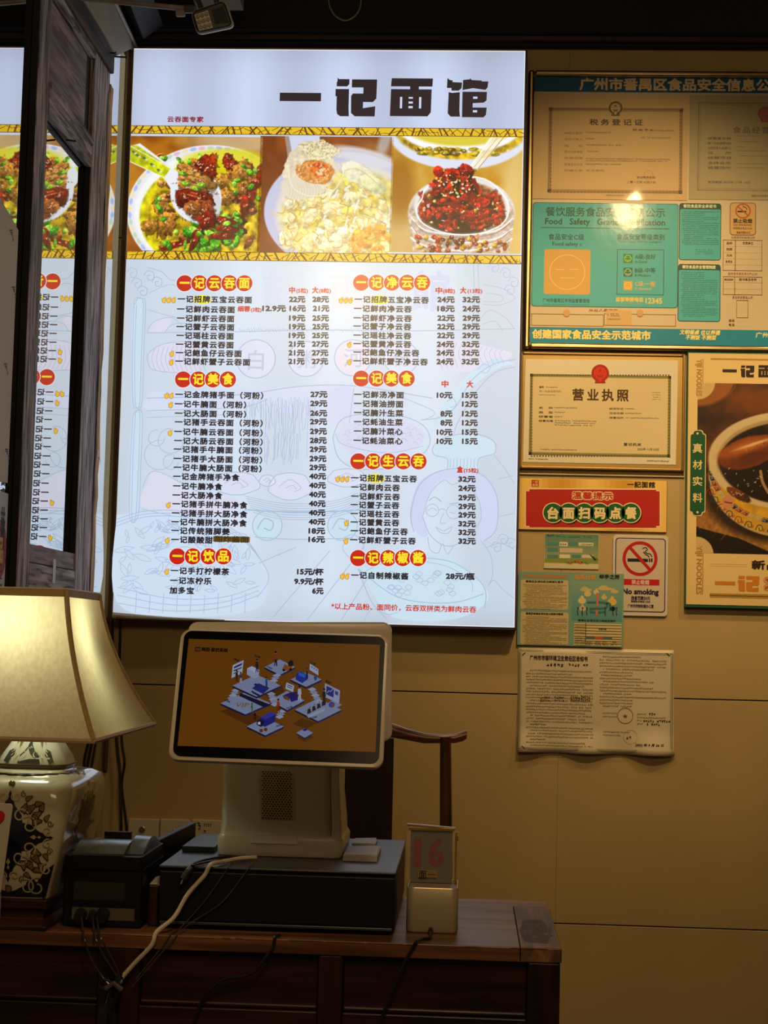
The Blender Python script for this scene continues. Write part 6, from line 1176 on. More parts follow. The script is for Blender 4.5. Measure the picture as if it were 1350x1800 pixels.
person(889, 484, (24, 24, 30), (20, 20, 26), 84, 3.6); sp_([(890, 490), (935, 465), (985, 488), (930, 520)], LT, 3.1); ar.disc(*S(930, 488), 5.5, (36, 60, 140), 3.6, 14); ar.disc(*S(936, 492), 3, (120, 50, 30), 3.8, 12)
for i in range(4): sp_([(798+i*26, 540-i*14), (800+i*26, 512-i*14), (814+i*26, 508-i*14), (820+i*26, 530-i*14)], (34, 26, 26), 3.2+i*.01); ar.disc(*S(812+i*26, 502-i*14), 1.6, (120, 90, 70), 3.5, 8)
sp_([(796, 548), (892, 506), (892, 520), (806, 560)], WH, 3.4); sp_([(770, 622), (790, 614), (800, 624), (782, 632)], BLU, 3)
for s_, x, y in (('点餐系统', 398, 240), ('前台收银', 513, 222), ('外卖', 812, 258), ('数据报表', 896, 360)): ar.text(s_, S(x, 0)[0], S(x+34, 0)[0], S(0, y+6)[1], 4.4, (30, 20, 14), .3, L=3, rot=-.35)
for s_, x, y in (('会员营销', 350, 462), ('外卖配送', 578, 282), ('扫码点餐', 684, 498), ('供应链', 630, 594), ('门店管理', 818, 552), ('智能收银', 505, 424)): ar.text(s_, S(x, 0)[0], S(x+34, 0)[0], S(0, y+6)[1], 3.8, (26, 26, 60), .2, L=3.8, rot=.35 if x in (684, 630, 818) else -.4)
ar.rect(S(194, 0)[0], S(0, 176)[1], S(221, 0)[0], S(0, 201)[1], (34, 14, 8), 2, 1.2); ar.text('美团', S(196, 0)[0], S(219, 0)[0], S(0, 189)[1], 4.6, (96, 56, 14), .3, L=3); ar.text('美团·餐饮系统', S(226, 0)[0], S(371, 0)[0], S(0, 190)[1]+.6, 8.2, (26, 12, 6), .9, L=3, rot=-.012)
ar.build('picture', SCREEN, t, 'dim orange picture of little isometric shop platforms')
# far display (back of it seen above and to the right), tilting the other way
yb2 = by+.085
fq = [Yp(620, 1306, yb2-.01), Yp(688.5, 1304, yb2-.01), Yp(688, 1093.5, yb2+.0), Yp(331, 1093, yb2+.0)]; fq[0] = Vector((Yp(331, 1300, yb2).x, yb2-.01, fq[1].z))
rg0 = rquad(fq[0], fq[1], fq[2], fq[3], .016, 7)
def back(P, d): return [p+Vector((0, d, 0)) for p in P]
part('rear_display', MB().loft([inset(rg0, .004), back(rg0, .003), back(rg0, .018), back(inset(rg0, .004), .022)]), M_pos, t, 'ivory back shell of the customer-side display', smooth=True)
part('hinge', MB().box(tx0+.03, tx1-.045, yt-.02, yb2+.002, ztp+.03, ztp+.10), M_pos, t, bevel=.006)
for s_ in (0, 1): x = (bx0+.02, bx1-.035)[s_]; part('base_foot', MB().box(x, x+.015, by+.02, by+.16, tz, tz+.002), M_cd, t)

# ---- slim black box and note pads on the drawer
a = Zp(320, 1487, tz+.010); b = Zp(372, 1469, tz+.010)
tx = tag(part('slim_box', MB().box(a.x, Zp(383, 1487, tz+.01).x-.004, a.y, b.y, tz+.0004, tz+.010), mat('slim_box_black', (.03, .03, .032), .3), None, bevel=.001), 'slim flat black box on the cash drawer left of the terminal', 'box')
M_pap = mat('note_paper', (.48, .45, .40), .6, vary=.03)
for (x0, x1, y0, y1, h, lb) in ((603, 658, 1508, 1489, .010, 'thicker pale note pad beside the terminal, nearer of the two'), (603, 662, 1484, 1475, .005, 'thin pale note pad beside the terminal, farther of the two')):
    a = Zp(x0, y0-(5 if h > .006 else 2), tz+h); b = Zp(x1, y1, tz+h); x1w = Zp(x1+(6 if h > .006 else 0), y0-5, tz+h).x
    n_ = thing('note_pad', lb, 'note pad', ((a.x+b.x)/2, (a.y+b.y)/2, tz), 'note pads beside the terminal')
    xa_ = bx1+.003
    part('sheets', MB().box(xa_, x1w, a.y, b.y, tz+.0004, tz+h), M_pap, n_, bevel=.0005)
    part('cover_sheet', MB().add([(xa_+.002, a.y+.003, tz+h+.0004), (x1w-.002, a.y+.003, tz+h+.0004), (x1w-.002, b.y-.003, tz+h+.0026), (xa_+.002, b.y-.002, tz+h+.0008)], [(0, 1, 2, 3)]), M_pap, n_, solid=.0003)

# ---- table number stand and ivory speaker box
zb_, sy = DT, Zp(760, 1641, DT).y
sx0, sx1 = Yp(714, 1600, sy).x, Yp(805, 1600, sy).x; zt_ = Yp(760, 1562, sy).z
t = thing('speaker_box', 'olive-gold square speaker box with open rounded top right of the cash drawer', 'speaker', ((sx0+sx1)/2, sy+.035, zb_))
M_spk = mat('speaker_shell', (.40, .34, .20), .42, .15, vary=.04)
outer = lambda z, g=0: rr4(sx0+g, sx1-g, sy+g, sy+.102-g, z, .012-g, 6)
part('shell', MB().loft([outer(zb_+.001, .002), outer(zb_+.004), outer(zt_-.001), outer(zt_, .0008), outer(zt_, .0028), outer(zt_-.006, .003)], caps=True), M_spk, t, smooth=True)
part('inner_tray', MB().loft([outer(zt_-.0058, .0032), outer(zt_-.0054, .0034)]), mat('speaker_tray', (.36, .28, .2), .5), t)
part('top_rim', MB().loft([outer(zt_-.0002, .0008), outer(zt_+.0006, .0012), outer(zt_+.0006, .0024), outer(zt_-.0002, .0028)], caps=False), mat('rim_gold', (.7, .52, .25), .3, .6), t)
part('cable_plug', MB().tube([Vector((Yp(757, 1636, sy).x, sy-.001, zb_+.006)), Vector((Yp(757, 1636, sy).x, sy-.012, zb_+.005))], .004, 8), M_cab, t)
ty = sy+.094
tN = thing('table_number', 'plastic-sleeved table number card reading 16 standing in the speaker box', 'number card', ((sx0+sx1)/2, ty, zt_-.004))
a, b = Yp(716, 1449, ty), Yp(798, 1560, ty)
part('card', MB().box(a.x+.006, b.x-.004, ty, ty+.0012, zt_-.004, a.z-.007), mat('card_grey_olive', (.12, .11, .075), .5), tN)
part('sleeve', MB().box(a.x, b.x, ty-.004, ty-.0032, zt_-.004, a.z-.002), mat('sleeve_plastic', (.9, .85, .7),   .12, alpha=.06, bump=.3, scale=14), tN, 'clear plastic sleeve')
part('top_clip', MB().tube([Vector((a.x, ty-.002, a.z)), Vector((b.x, ty-.002, Yp(798, 1456, ty).z))], .0022, 8), mat('clip_metal', (.5, .42, .34), .25, .7), tN)
part('gold_strip', MB().box(a.x+.002, b.x-.001, ty-.0052, ty-.0042, a.z-.0085, a.z-.0045), mat('gold_foil', (.85, .55, .12), .25, .8), tN)
part('side_rod', MB().tube([Vector((b.x+.002, ty-.001, zt_-.004)), Vector((b.x+.002, ty-.001, a.z-.01))], .0016, 8).tube([Vector((b.x+.0035, ty-.002, a.z-.016)), Vector((b.x+.0035, ty-.002, a.z-.024))], .0024, 8), mat('gold_foil', (.85, .55, .12), .25, .8), tN)
ar = Art((0, ty-.0008, 0)); ar.text('1', 727, 741, 1496, 64, (130, 14, 8), 4.2, L=1); ar.text('6', 753, 781, 1496, 64, (130, 14, 8), 4.2, L=1)
ar.build('number_print', MATTE, tN, 'red 16'); ar = Art((0, ty-.0042, 0)); ar.rect(735, 1528, 768, 1543, (150, 130, 80), 1); ar.text('面', 736.5, 749.5, 1537, 15, (30, 24, 14), .4, L=2); ar.rect(752, 1536.5, 765, 1538, (40, 30, 16), 2)
ar.build('logo_sticker', MATTE, tN, 'small cream sticker with black character')

# ---- receipt printer
M_pr = mat('printer_black', (.005, .0045, .004), .45, vary=.1, spec=.25); M_prl = mat('printer_lid', (.05, .056, .052), .22, coat=.2)
pf = Zp(175, 1631, DT); py0 = pf.y; px0, px1 = Yp(110, 1560, py0).x, Yp(249, 1560, py0).x; pz = Yp(175, 1503, py0).z
t = thing('receipt_printer', 'black box receipt printer with glossy curved lid beside the lamp', 'printer', ((px0+px1)/2, py0+.09, DT))
part('body', MB().loft([rr4(px0, px1, py0, py0+.185, DT+.003, .006), rr4(px0, px1, py0, py0+.185, pz-.022, .006)]), M_pr, t, smooth=True)
part('upper_shell', MB().loft([rr4(px0+.001, px1-.001, py0-.003, py0+.185, pz-.0215, .006), rr4(px0+.001, px1-.001, py0-.003, py0+.185, pz-.0015, .008)]), M_pr, t, smooth=True)
n = 8; rg = []
for i in range(n+1):
    u = i/n; y = py0+.000+.165*u; zc_ = pz+.016*math.sin(math.pi*min(1, u*1.15+.02))**.7 if u < .9 else pz+.006; h_ = zc_
    rg.append([(px0+.012, y, pz-.001), (px1-.030, y, pz-.001), (px1-.030, y, h_), (px0+.014, y, h_)])
part('lid', MB().loft(rg), M_prl, t, smooth=True)
rg = []
for i in range(n+1):
    u = i/n; y = py0+.02+.15*u; h_ = pz+.020*math.sin(math.pi*u); rg.append([(px1-.0295, y, pz-.0012), (px1-.003, y, pz-.0012), (px1-.004, y, h_), (px1-.0295, y, h_+.001)])
part('side_cheek', MB().loft(rg), M_prl, t, smooth=True)
part('paper_slot', MB().box(px0+.03, px1-.05, py0+.150, py0+.160, pz+.002, pz+.0185), M_pr, t)
a, b = Yp(127, 1594, py0), Yp(236, 1619, py0); part('port_panel', MB().box(a.x, b.x, py0-.0015, py0+.004, b.z, a.z), mat('port_panel_olive', (.10, .085, .05), .5), t)
for qx, w_ in ((143, .010), (164, .007), (182, .011)): p = Yp(qx, 1606, py0); part('plug', MB().tube([Vector((p.x, py0-.001, p.z)), Vector((p.x, py0-.020, p.z-.004))], [w_, w_*.75], 10), M_cab, t)
a, b = Yp(131, 1549, py0), Yp(219, 1584, py0); part('rating_label', MB().box(a.x, b.x, py0-.0006, py0+.001, b.z, a.z), mat('rating_label', (.018, .013, .009), .5), t)
for x in (px0+.015, px1-.03):
    for y in (py0+.02, py0+.15): part('rubber_foot', MB().box(x, x+.012, y, y+.012, DT, DT+.0031), M_pr, t)
# sloped black slab between printer and drawer
sxr = cdx0-.006; A_ = Zp(348, 1452, tz+.022); 
pts = [(-.538, -1.648, DT+.0004), (sxr-.001, yB_-.012, DT+.0004), (sxr-.001, yB_-.012, tz+.024), (-.538, -1.648, tz+.001)]
o = part('sloped_case', MB().prism([Vector(p) for p in pts], (-.012, .004, 0)), mat('sloped_case_black', (.012, .011, .011), .5), None, bevel=.002); tag(o, 'long black sloping case standing between printer and cash drawer', 'case')
o = part('wooden_block', MB().box(Yp(260, 1600, cdy0+.02).x, cdx0-.003, cdy0+.02, cdy0+.06, DT+.0004, Yp(265, 1556, cdy0+.02).z), M_dwz, None, bevel=.002); tag(o, 'small reddish brown wooden block between printer and cash drawer', 'block')
z_ = Yp(265, 1556, cdy0+.02).z
o = part('paper_scrap', MB().add([(cdx0-.018, cdy0+.022, z_+.001), (cdx0-.004, cdy0+.022, z_+.001), (cdx0-.004, cdy0+.05, z_+.012), (cdx0-.014, cdy0+.05, z_+.008)], [(0, 1, 2, 3)]), M_pap, None, solid=.0006); tag(o, 'pale paper scrap lying on the wooden block by the drawer', 'paper')

# ================================================================== table lamp: porcelain jar, wooden plinth, pagoda shade
LX = onplane(60, 1340, Vector((0, -4.4+2.66, 0)), Vector((0, 1, 0))).x; LY = -4.4+2.68
lamp = thing('table_lamp', 'big porcelain jar table lamp with glowing cream pagoda shade, left', 'lamp', (LX, LY, DT))
def zat(px, py, y): return Yp(px, py, y).z
vy0 = LY-.155; vy1 = LY+.135                 # front and back of the jar
vxr = Yp(114, 1470, vy0).x; hwv = vxr-LX
zS_ = zat(60, 1352, LY); zb1 = zat(60, 1583, vy0)
M_jar = mat('jar_cream_glaze', (.52, .46, .32), .22, vary=.05, scale=3, coat=.9, coat_rough=.05)
def jr(z, hx, y0, y1, r): return rr4(LX-hx, LX+hx, y0, y1, z, r, 6)
H_ = zS_-zb1
rings = [jr(zb1, hwv*.68, vy0+.018, vy1-.03, .014), jr(zb1+H_*.12, hwv*.74, vy0+.012, vy1-.026, .016), jr(zb1+H_*.35, hwv*.86, vy0+.005, vy1-.018, .018), jr(zb1+H_*.6, hwv*.96, vy0+.001, vy1-.008, .022), jr(zb1+H_*.78, hwv*1.02, vy0, vy1, .026), jr(zb1+H_*.88, hwv*1.03, vy0+.002, vy1-.002, .034),
         jr(zb1+H_*.95, hwv*.98, vy0+.012, vy1-.012, .034), jr(zb1+H_*.99, hwv*.86, vy0+.035, vy1-.035, .034), jr(zb1+H_*1.0, hwv*.66, LY-.085, LY+.07, .03), jr(zb1+H_*1.02, hwv*.64, LY-.078, LY+.064, .03)]
part('jar', MB().loft(rings), M_jar, lamp, smooth=True)
# wooden plinth
pz1 = zb1-.0008; part('plinth', MB().loft([jr(DT+.0005, hwv*.74, vy0+.0, vy1, .004), jr(DT+.006, hwv*.74, vy0, vy1, .004), jr(DT+(pz1-DT)*.35, hwv*.64, vy0+.014, vy1-.02, .004), jr(DT+(pz1-DT)*.62, hwv*.64, vy0+.014, vy1-.02, .004), jr(DT+(pz1-DT)*.72, hwv*.71, vy0+.006, vy1-.012, .004), jr(pz1, hwv*.71, vy0+.006, vy1-.012, .004)]), M_dw, lamp, bevel=.001)
# ornaments: navy cartouches with pale scrolls, printed on the front and side faces
NAVY = (16, 18, 30); SCR = (176, 158, 120); LEAF = (128, 98, 48)
def ornament(ar, z0, z1, w0, w1):
    cz = (z0+z1)/2; s = (z1-z0)
    def P(u, v): return (u*s, cz+v*s)
    def scroll(u, v, r, d=1, a0=0, turns=1.3, w=.012, col=SCR, L=3):
        pts = []
        for i in range(16): q = i/15; a = a0+d*q*turns*2*math.pi; rr_ = r*(1-q*.75); pts.append((u+rr_*math.cos(a), v+rr_*math.sin(a)))
        V = [Vector((*P(*p), 0)) for p in pts]; vs = []
        for i, p in enumerate(V):
            tt = (V[min(i+1, 15)]-V[max(i-1, 0)]).normalized(); nn = Vector((-tt.y, tt.x, 0))*w*s/2; vs += [(p.x-nn.x, p.y-nn.y), (p.x+nn.x, p.y+nn.y)]
        ar.raw(vs, [(2*i, 2*i+2, 2*i+3, 2*i+1) for i in range(15)], col, L)
    def leaf(u, v, a, r, col=LEAF, L=2.2):
        pts = []
        for i in range(12):
            q = i/12*2*math.pi; rad = r*(.55+.45*abs(math.cos(q*1.5+.3))); pts.append(P(u+math.cos(a)*rad*math.cos(q)*1.3-math.sin(a)*rad*math.sin(q)*.8, v+math.sin(a)*rad*math.cos(q)*1.3+math.cos(a)*rad*math.sin(q)*.8))
        c = P(u, v); ar.raw([c]+pts, [(0, i+1, (i+1) % 12+1) for i in range(12)], (44, 34, 22), L-.3); ar.raw([c]+[(c[0]+(p[0]-c[0])*.74, c[1]+(p[1]-c[1])*.74) for p in pts], [(0, i+1, (i+1) % 12+1) for i in range(12)], col, L)
    for d in range(4):
        ca, sa = [(1, 0), (0, 1), (-1, 0), (0, -1)][d]
        def R(p): x, y = p; return P((x*ca-y*sa), (x*sa+y*ca))
        ar.poly([R(p) for p in ((0, -.07), (.10, -.11), (.17, -.10), (.24, -.045), (.33, -.012), (.36, 0), (.33, .012), (.24, .045), (.17, .10), (.10, .11), (0, .07))], NAVY, 2.4)
        ar.poly([R(p) for p in ((.17, 0), (.20, -.018), (.225, 0), (.20, .018))], SCR, 3); ar.poly([R(p) for p in ((.225, 0), (.245, -.012), (.26, 0), (.245, .012))], SCR, 3)
        for q in (-1, 1):
            u, v = (.16*ca-q*.09*sa), (.16*sa+q*.09*ca); scroll(u, v, .075, -q, math.atan2(sa, ca)+q*2.2, 1.0); u, v = (.31*ca-q*.05*sa), (.31*sa+q*.05*ca); scroll(u, v, .04, -q, math.atan2(sa, ca)-q*1.2, 1.1, .010)
            u, v = (.22*ca-q*.17*sa), (.22*sa+q*.17*ca); leaf(u, v, math.atan2(sa, ca)+q*.8, .045)
        leaf(.42*ca, .42*sa, math.atan2(sa, ca), .038)
        for q in (-1, 1):
            for uu, vv, rr_ in ((.30, .15, .030), (.12, .22, .040), (.26, .23, .034)):
                u, v = uu*ca-q*vv*sa, uu*sa+q*vv*ca; leaf(u, v, math.atan2(sa, ca)+q*(.4+vv*4), rr_)
            u, v = .20*ca-q*.15*sa, .20*sa+q*.15*ca; scroll(u, v, .03, q, math.atan2(sa, ca), 1.2, .006, (58, 44, 28), 3.2)
            u, v = .33*ca-q*.11*sa, .33*sa+q*.11*ca; scroll(u, v, .026, -q, math.atan2(sa, ca), 1.2, .006, (58, 44, 28), 3.2)
    return scroll, leaf, P
fy = vy0-.0006
zoc = zat(8, 1470, vy0); arF = Art((LX, fy, 0))
# keep the front ornament on a plane that follows the slight batter of the jar
def batter():
    for i, v in enumerate(arF.v):
        h = (v[2]-zb1)/H_; bx_ = [0, .12, .35, .6, .78, .88, .95]; yy = [vy0+.018, vy0+.012, vy0+.005, vy0+.001, vy0, vy0+.002, vy0+.012]
        y = float(np.interp(h, bx_, yy)); arF.v[i] = (v[0], y+(v[1]-fy)-.0008, v[2])
sc_, lf_, PP = ornament(arF, zoc-.098, zoc+.098, 0, 0)
arF.f = [f_ for f_ in arF.f if all(abs(arF.v[q][0]-LX) < hwv*.93 and zb1+.004 < arF.v[q][2] < zb1+H_*.97 for q in f_)]
z0, z1 = zb1+.003, zb1+H_*.30; w0, w1 = hwv*.66, hwv*.82
for s_ in (-1, 1):
    arF.poly([(s_*w0, z0), (s_*w1, z1), (s_*w1*.80, zb1+H_*.24), (s_*w1*.62, zb1+H_*.14), (s_*w1*.50, zb1+H_*.18), (s_*w1*.34, zb1+H_*.11), (s_*w1*.16, zb1+H_*.07), (0, zb1+H_*.05), (0, z0)], NAVY, 2.6)
    for (u, v, r, d, a) in ((s_*w1*.62, zb1+H_*.10, .016, s_, 1.2), (s_*w1*.40, zb1+H_*.10, .013, -s_, 2), (s_*w1*.82, zb1+H_*.25, .010, s_, 1.4)):
        pts = [(u+r*(1-q/16*.75)*math.cos(a+d*q/16*7), v+r*(1-q/16*.75)*math.sin(a+d*q/16*7)) for q in range(16)]; vs = []
        for i, p in enumerate(pts):
            n2 = pts[min(i+1, 15)]; n1 = pts[max(i-1, 0)]; tt = Vector((n2[0]-n1[0], n2[1]-n1[1])).normalized(); vs += [(p[0]+tt.y*.0012, p[1]-tt.x*.0012), (p[0]-tt.y*.0012, p[1]+tt.x*.0012)]
        arF.raw(vs, [(2*i, 2*i+2, 2*i+3, 2*i+1) for i in range(15)], SCR, 3.2)
batter(); arF.build('front_ornament', GLAZE, lamp, 'navy and gold scroll ornament')
xs_ = LX+hwv*.985
arS = Art((xs_+.0008, LY, 0), (0, 1, 0), (0, 0, 1)); ornament(arS, zb1+H_*.08, zb1+H_*.98, 0, 0)
arS.f = [f_ for f_ in arS.f if all(zb1+.01 < arS.v[q][2] < zb1+H_*.93 for q in f_)]
for i, v in enumerate(arS.v):
    h = (v[2]-zb1)/H_; hx = float(np.interp(h, [0, .12, .35, .6, .78, .88, .95], [.68, .74, .86, .96, 1.02, 1.03, .98]))*hwv; arS.v[i] = (LX+hx+.0008+(v[0]-xs_-.0008), v[1]-.012, v[2])
arS.build('side_ornament', GLAZE, lamp, 'navy scroll ornament on the side face')
# top shoulder ornament ring
arT = Art((LX, LY, zS_+.0012), (1, 0, 0), (0, 1, 0)); arT.L = .5
for i in range(22):
    a = i/22*2*math.pi; u, v = hwv*.78*math.cos(a), .098*math.sin(a)-.006
    arT.poly([(u+.012*math.cos(q), v+.013*math.sin(q)) for q in [k*math.pi/4 for k in range(8)]], NAVY if i % 2 else LEAF, .5)
arT.build('shoulder_ornament', GLAZE, lamp)
# lid
zl0 = zat(60, 1349, LY-.07); lw = Yp(121, 1342, LY-.02).x-LX; lz1 = zat(60, 1298, LY); M_lid = mat('lid_cream_glaze', (.62, .60, .48), .2, coat=.9, coat_rough=.05)
part('lid_rim', MB().loft([rr4(LX-lw*.93, LX+lw*.93, LY-lw*.93, LY+lw*.93, zS_+.002, lw*.45, 8), rr4(LX-lw*.95, LX+lw*.95, LY-lw*.95, LY+lw*.95, zS_+.006, lw*.45, 8), rr4(LX-lw, LX+lw, LY-lw, LY+lw, zS_+.009, lw*.48, 8), rr4(LX-lw, LX+lw, LY-lw, LY+lw, zS_+.012, lw*.48, 8)]), mat('lid_rim_brown', (.10, .085, .05), .3, coat=.5), lamp, smooth=True)
lh = .05
lr = lambda z, f: rr4(LX-lw*f, LX+lw*f, LY-lw*f, LY+lw*f, z, lw*f*.48, 8)
zl = zS_+.012
part('lid', MB().loft([lr(zl, .96), lr(zl+lh*.2, .92), lr(zl+lh*.5, .76), lr(zl+lh*.8, .6), lr(zl+lh, .44), lr(zl+lh*1.15, .2)]), M_lid, lamp, smooth=True)
arL = Art((LX, LY, 0)); 
def lidmap(u, h):                                                     # u across, h 0..1 up the front slope
    f = float(np.interp(h, [0, .2, .5, .8, 1], [.965, .925, .765, .605, .445])); return (LX+u*f*lw, LY-lw*f-.0006, zl+lh*h)
def lpoly(pts, col, L=0):
    n_ = len(arL.v); A_ = sum(pts[i][0]*pts[(i+1) % len(pts)][1]-pts[(i+1) % len(pts)][0]*pts[i][1] for i in range(len(pts)))
    if A_ < 0: pts = pts[::-1]
    for p in pts: q = lidmap(*p); arL.v.append((q[0], q[1]-L*.0004, q[2]+L*.0002)); arL.c.append(lin(col))
    arL.f.append(tuple(range(n_, n_+len(pts))))
lpoly([(-.34, .02), (-.3, .28), (-.16, .42), (-.05, .62), (0, .82)], (40, 50, 44)); lpoly([(-.34, .02), (0, .82), (.05, .62), (.16, .42), (.3, .28), (.34, .02)], (40, 50, 44))
for s_ in (-1, 1): lpoly([(s_*.62, .02), (s_*.5, .3), (s_*.56, .5), (s_*.72, .42), (s_*.76, .1)], (40, 50, 44)); lpoly([(s_*.42, .5), (s_*.5, .7), (s_*.36, .74)], LEAF); lpoly([(s_*.6, .62), (s_*.66, .86), (s_*.54, .78)], LEAF)
for cx_, ch_, r in ((-.2, .28, .13), (.2, .28, .13), (-.46, .25, .12), (.46, .25, .12), (0, .5, .05), (-.62, .42, .09), (.62, .42, .09)):
    for i in range(9):
        a0, a1 = i*.55, (i+1)*.55; f0, f1 = 1-i*.075, 1-(i+1)*.075; s_ = 1 if cx_ >= 0 else -1
        p0 = (cx_+s_*r*f0*math.cos(a0), ch_+r*1.2*f0*math.sin(a0)); p1 = (cx_+s_*r*f1*math.cos(a1), ch_+r*1.2*f1*math.sin(a1)); w_ = .016
        lpoly([(p0[0]-w_, p0[1]), (p0[0]+w_, p0[1]+w_), (p1[0]+w_, p1[1]+w_), (p1[0]-w_, p1[1])], (206, 200, 150), .8)
arL.build('lid_ornament', GLAZE, lamp, 'dark green and gold scrolls on the lid')
part('finial', MB().tube([Vector((LX+.004, LY-.02, zl+lh*1.0)), Vector((LX+.004, LY-.02, zl+lh*1.5))], [.010, .006], 10), M_lid, lamp, smooth=True)
part('lamp_stem', MB().tube([Vector((LX, LY, zl+lh)), Vector((LX, LY, zl+lh+.12))], .006, 8), mat('gold_foil', (.85, .55, .12), .25, .8), lamp)
# shade: concave flared rectangular bell
BxF = Yp(165, 1303, -4.4+2.42); TxF = Yp(117, 1038, -4.4+2.555)
zbot = BxF.z; ztop = TxF.z
yF0, yT0 = BxF.y, TxF.y
yB0 = LY+(LY-yF0); yT1 = LY+(LY-yT0)
p = Yp(272, 1268, yB0); q = Yp(175, 1033, yT1)
hb = BxF.x-LX; ht = TxF.x-LX; hb2 = p.x-LX; ht2 = q.x-LX
prof = []
for i in range(13):
    u = i/12                                     # 0 top .. 1 bottom; strong flare low down
    f = .30*u+.70*u**1.9
    prof.append((ztop+(zbot-ztop)*u, ht+(hb-ht)*f, ht2+(hb2-ht2)*f, yT0+(yF0-yT0)*f, yT1+(yB0-yT1)*f))
def shade_mat():
    m = bpy.data.materials.new('silk_shade'); m.use_nodes = True; nt = m.node_tree; nt.nodes.remove(nt.nodes['Principled BSDF']); out = nt.nodes['Material Output']
    d_ = nt.nodes.new('ShaderNodeBsdfDiffuse'); tr = nt.nodes.new('ShaderNodeBsdfTranslucent'); mx = nt.nodes.new('ShaderNodeMixShader'); mx.inputs[0].default_value = .6
    tc = nt.nodes.new('ShaderNodeTexCoord'); mp = nt.nodes.new('ShaderNodeMapping'); mp.inputs['Scale'].default_value = (60, 60, 3); no = nt.nodes.new('ShaderNodeTexNoise'); no.inputs['Scale'].default_value = 3; no.inputs['Detail'].default_value = 5
    rp = nt.nodes.new('ShaderNodeValToRGB'); e = rp.color_ramp.elements; e[0].position = .3; e[1].position = .7; e[0].color = (.78, .61, .36, 1); e[1].color = (.90, .74, .47, 1)
    nt.links.new(tc.outputs['Object'], mp.inputs[0]); nt.links.new(mp.outputs[0], no.inputs['Vector']); nt.links.new(no.outputs['Fac'], rp.inputs[0])
    for s_ in (d_, tr): nt.links.new(rp.outputs[0], s_.inputs['Color'])
    nt.links.new(d_.outputs[0], mx.inputs[1]); nt.links.new(tr.outputs[0], mx.inputs[2]); nt.links.new(mx.outputs[0], out.inputs[0]); return m
M_shade = shade_mat()
sh = bpy.data.objects.new('lamp_shade', None); COL.objects.link(sh); sh.parent = lamp; sh.empty_display_size = .01
def cornerpts(i):
    z, a, b, y0_, y1_ = prof[i]; return [Vector((LX-a, y0_, z)), Vector((LX+a, y0_, z)), Vector((LX+b, y1_, z)), Vector((LX-b, y1_, z))]
for k in range(4):
    mb = MB(); vs = []; fs = []; m_ = 6
    for i in range(13):
        c = cornerpts(i); p0, p1 = c[k], c[(k+1) % 4]
        for j in range(m_+1): vs.append(p0.lerp(p1, j/m_))
    for i in range(12):
        for j in range(m_): q_ = i*(m_+1)+j; fs.append((q_, q_+m_+1, q_+m_+2, q_+1))
    part('silk_panel', mb.add(vs, fs), M_shade, sh, smooth=True)
M_br = mat('shade_braid', (.36, .24, .08), .6, vary=.1, scale=60); M_brg = mat('shade_hem', (.46, .32, .16), .6)
for k in range(4): part('corner_braid', MB().tube([cornerpts(i)[k] for i in range(13)], .0042, 6), M_br, sh, smooth=True)
c = cornerpts(0); part('top_band', MB().loft([[v+Vector((0, 0, dz))+((v-Vector((LX, LY, v.z))).normalized()*.003) for v in c] for dz in (-.010, .002)], caps=False), M_br, sh)
part('top_wire', MB().tube([v+Vector((0, 0, .002)) for v in c+[c[0]]], .002, 6), mat('pale_wire', (.6, .5, .4), .5), sh)
c = cornerpts(12); part('bottom_hem', MB().tube(c+[c[0]], .0040, 6), M_brg, sh)
part('bulb', MB().loft([[(LX+r*math.cos(a), LY+r*math.sin(a), ztop-.10+z) for a in [i*math.pi/6 for i in range(12)]] for r, z in ((.010, -.03), (.014, -.02), (.026, .0), (.028, .012), (.022, .028), (.008, .036))]), mat('bulb_glass_white', (.9, .9, .85), .3), lamp, smooth=True)
l = bpy.data.lights.new('table_lamp_bulb', 'POINT'); l.energy = 1.35; l.color = (.86, 1.0, .78); l.shadow_soft_size = .03
lo = bpy.data.objects.new('table_lamp_bulb', l); COL.objects.link(lo); lo.location = (LX-.02, LY-.035, ztop-.085)
# ---- heart card, small things by the lamp
hy = vy0-.035
a, b = Yp(-60, 1412, hy), Yp(23, 1413, hy); c_ = Yp(2, 1568, hy-.01)
t = thing('heart_card', 'white rounded card with a red heart standing at the far left edge', 'card', ((a.x+b.x)/2, hy, DT))
q4 = [Vector((Yp(-80, 1575, hy).x, hy-.012, c_.z)), Vector((c_.x, hy-.012, c_.z)), Vector((b.x, hy, b.z)), Vector((a.x, hy, b.z))]
part('card_plate', MB().prism(rquad(*q4, [.001, .001, .006, .006], 5), (0, .002, 0)), mat('card_white_plastic', (.5, .46, .38), .35), t)
ar = Art((0, hy-.006, 0)); ar.ppoly([(-8+17*math.sin(q)**3, 1438-(13*math.cos(q)-5*math.cos(2*q)-2*math.cos(3*q)-math.cos(4*q))*1.1) for q in [i*math.pi/16 for i in range(32)]], (196, 26, 22), 1)
ar.build('heart_print', MATTE, t, 'red heart')
part('card_stand', MB().box(a.x, c_.x-.002, hy-.014, hy-.002, DT, c_.z+.001), mat('acrylic_stand', (.8, .8, .75), .1, alpha=.3), t)
a = Zp(19, 1622, DT+.003); o = part('saucer', MB().prism(rquad(Vector((a.x-.09, a.y-.02, DT+.003)), Vector((a.x-.012, a.y-.02, DT+.003)), Vector((a.x, a.y+.012, DT+.003)), Vector((a.x-.09, a.y+.02, DT+.003)), .006), (0, 0, -.0026)), mat('pale_plate', (.42, .38, .3), .4), None); tag(o, 'pale flat plate corner lying on the counter at the left edge', 'plate')
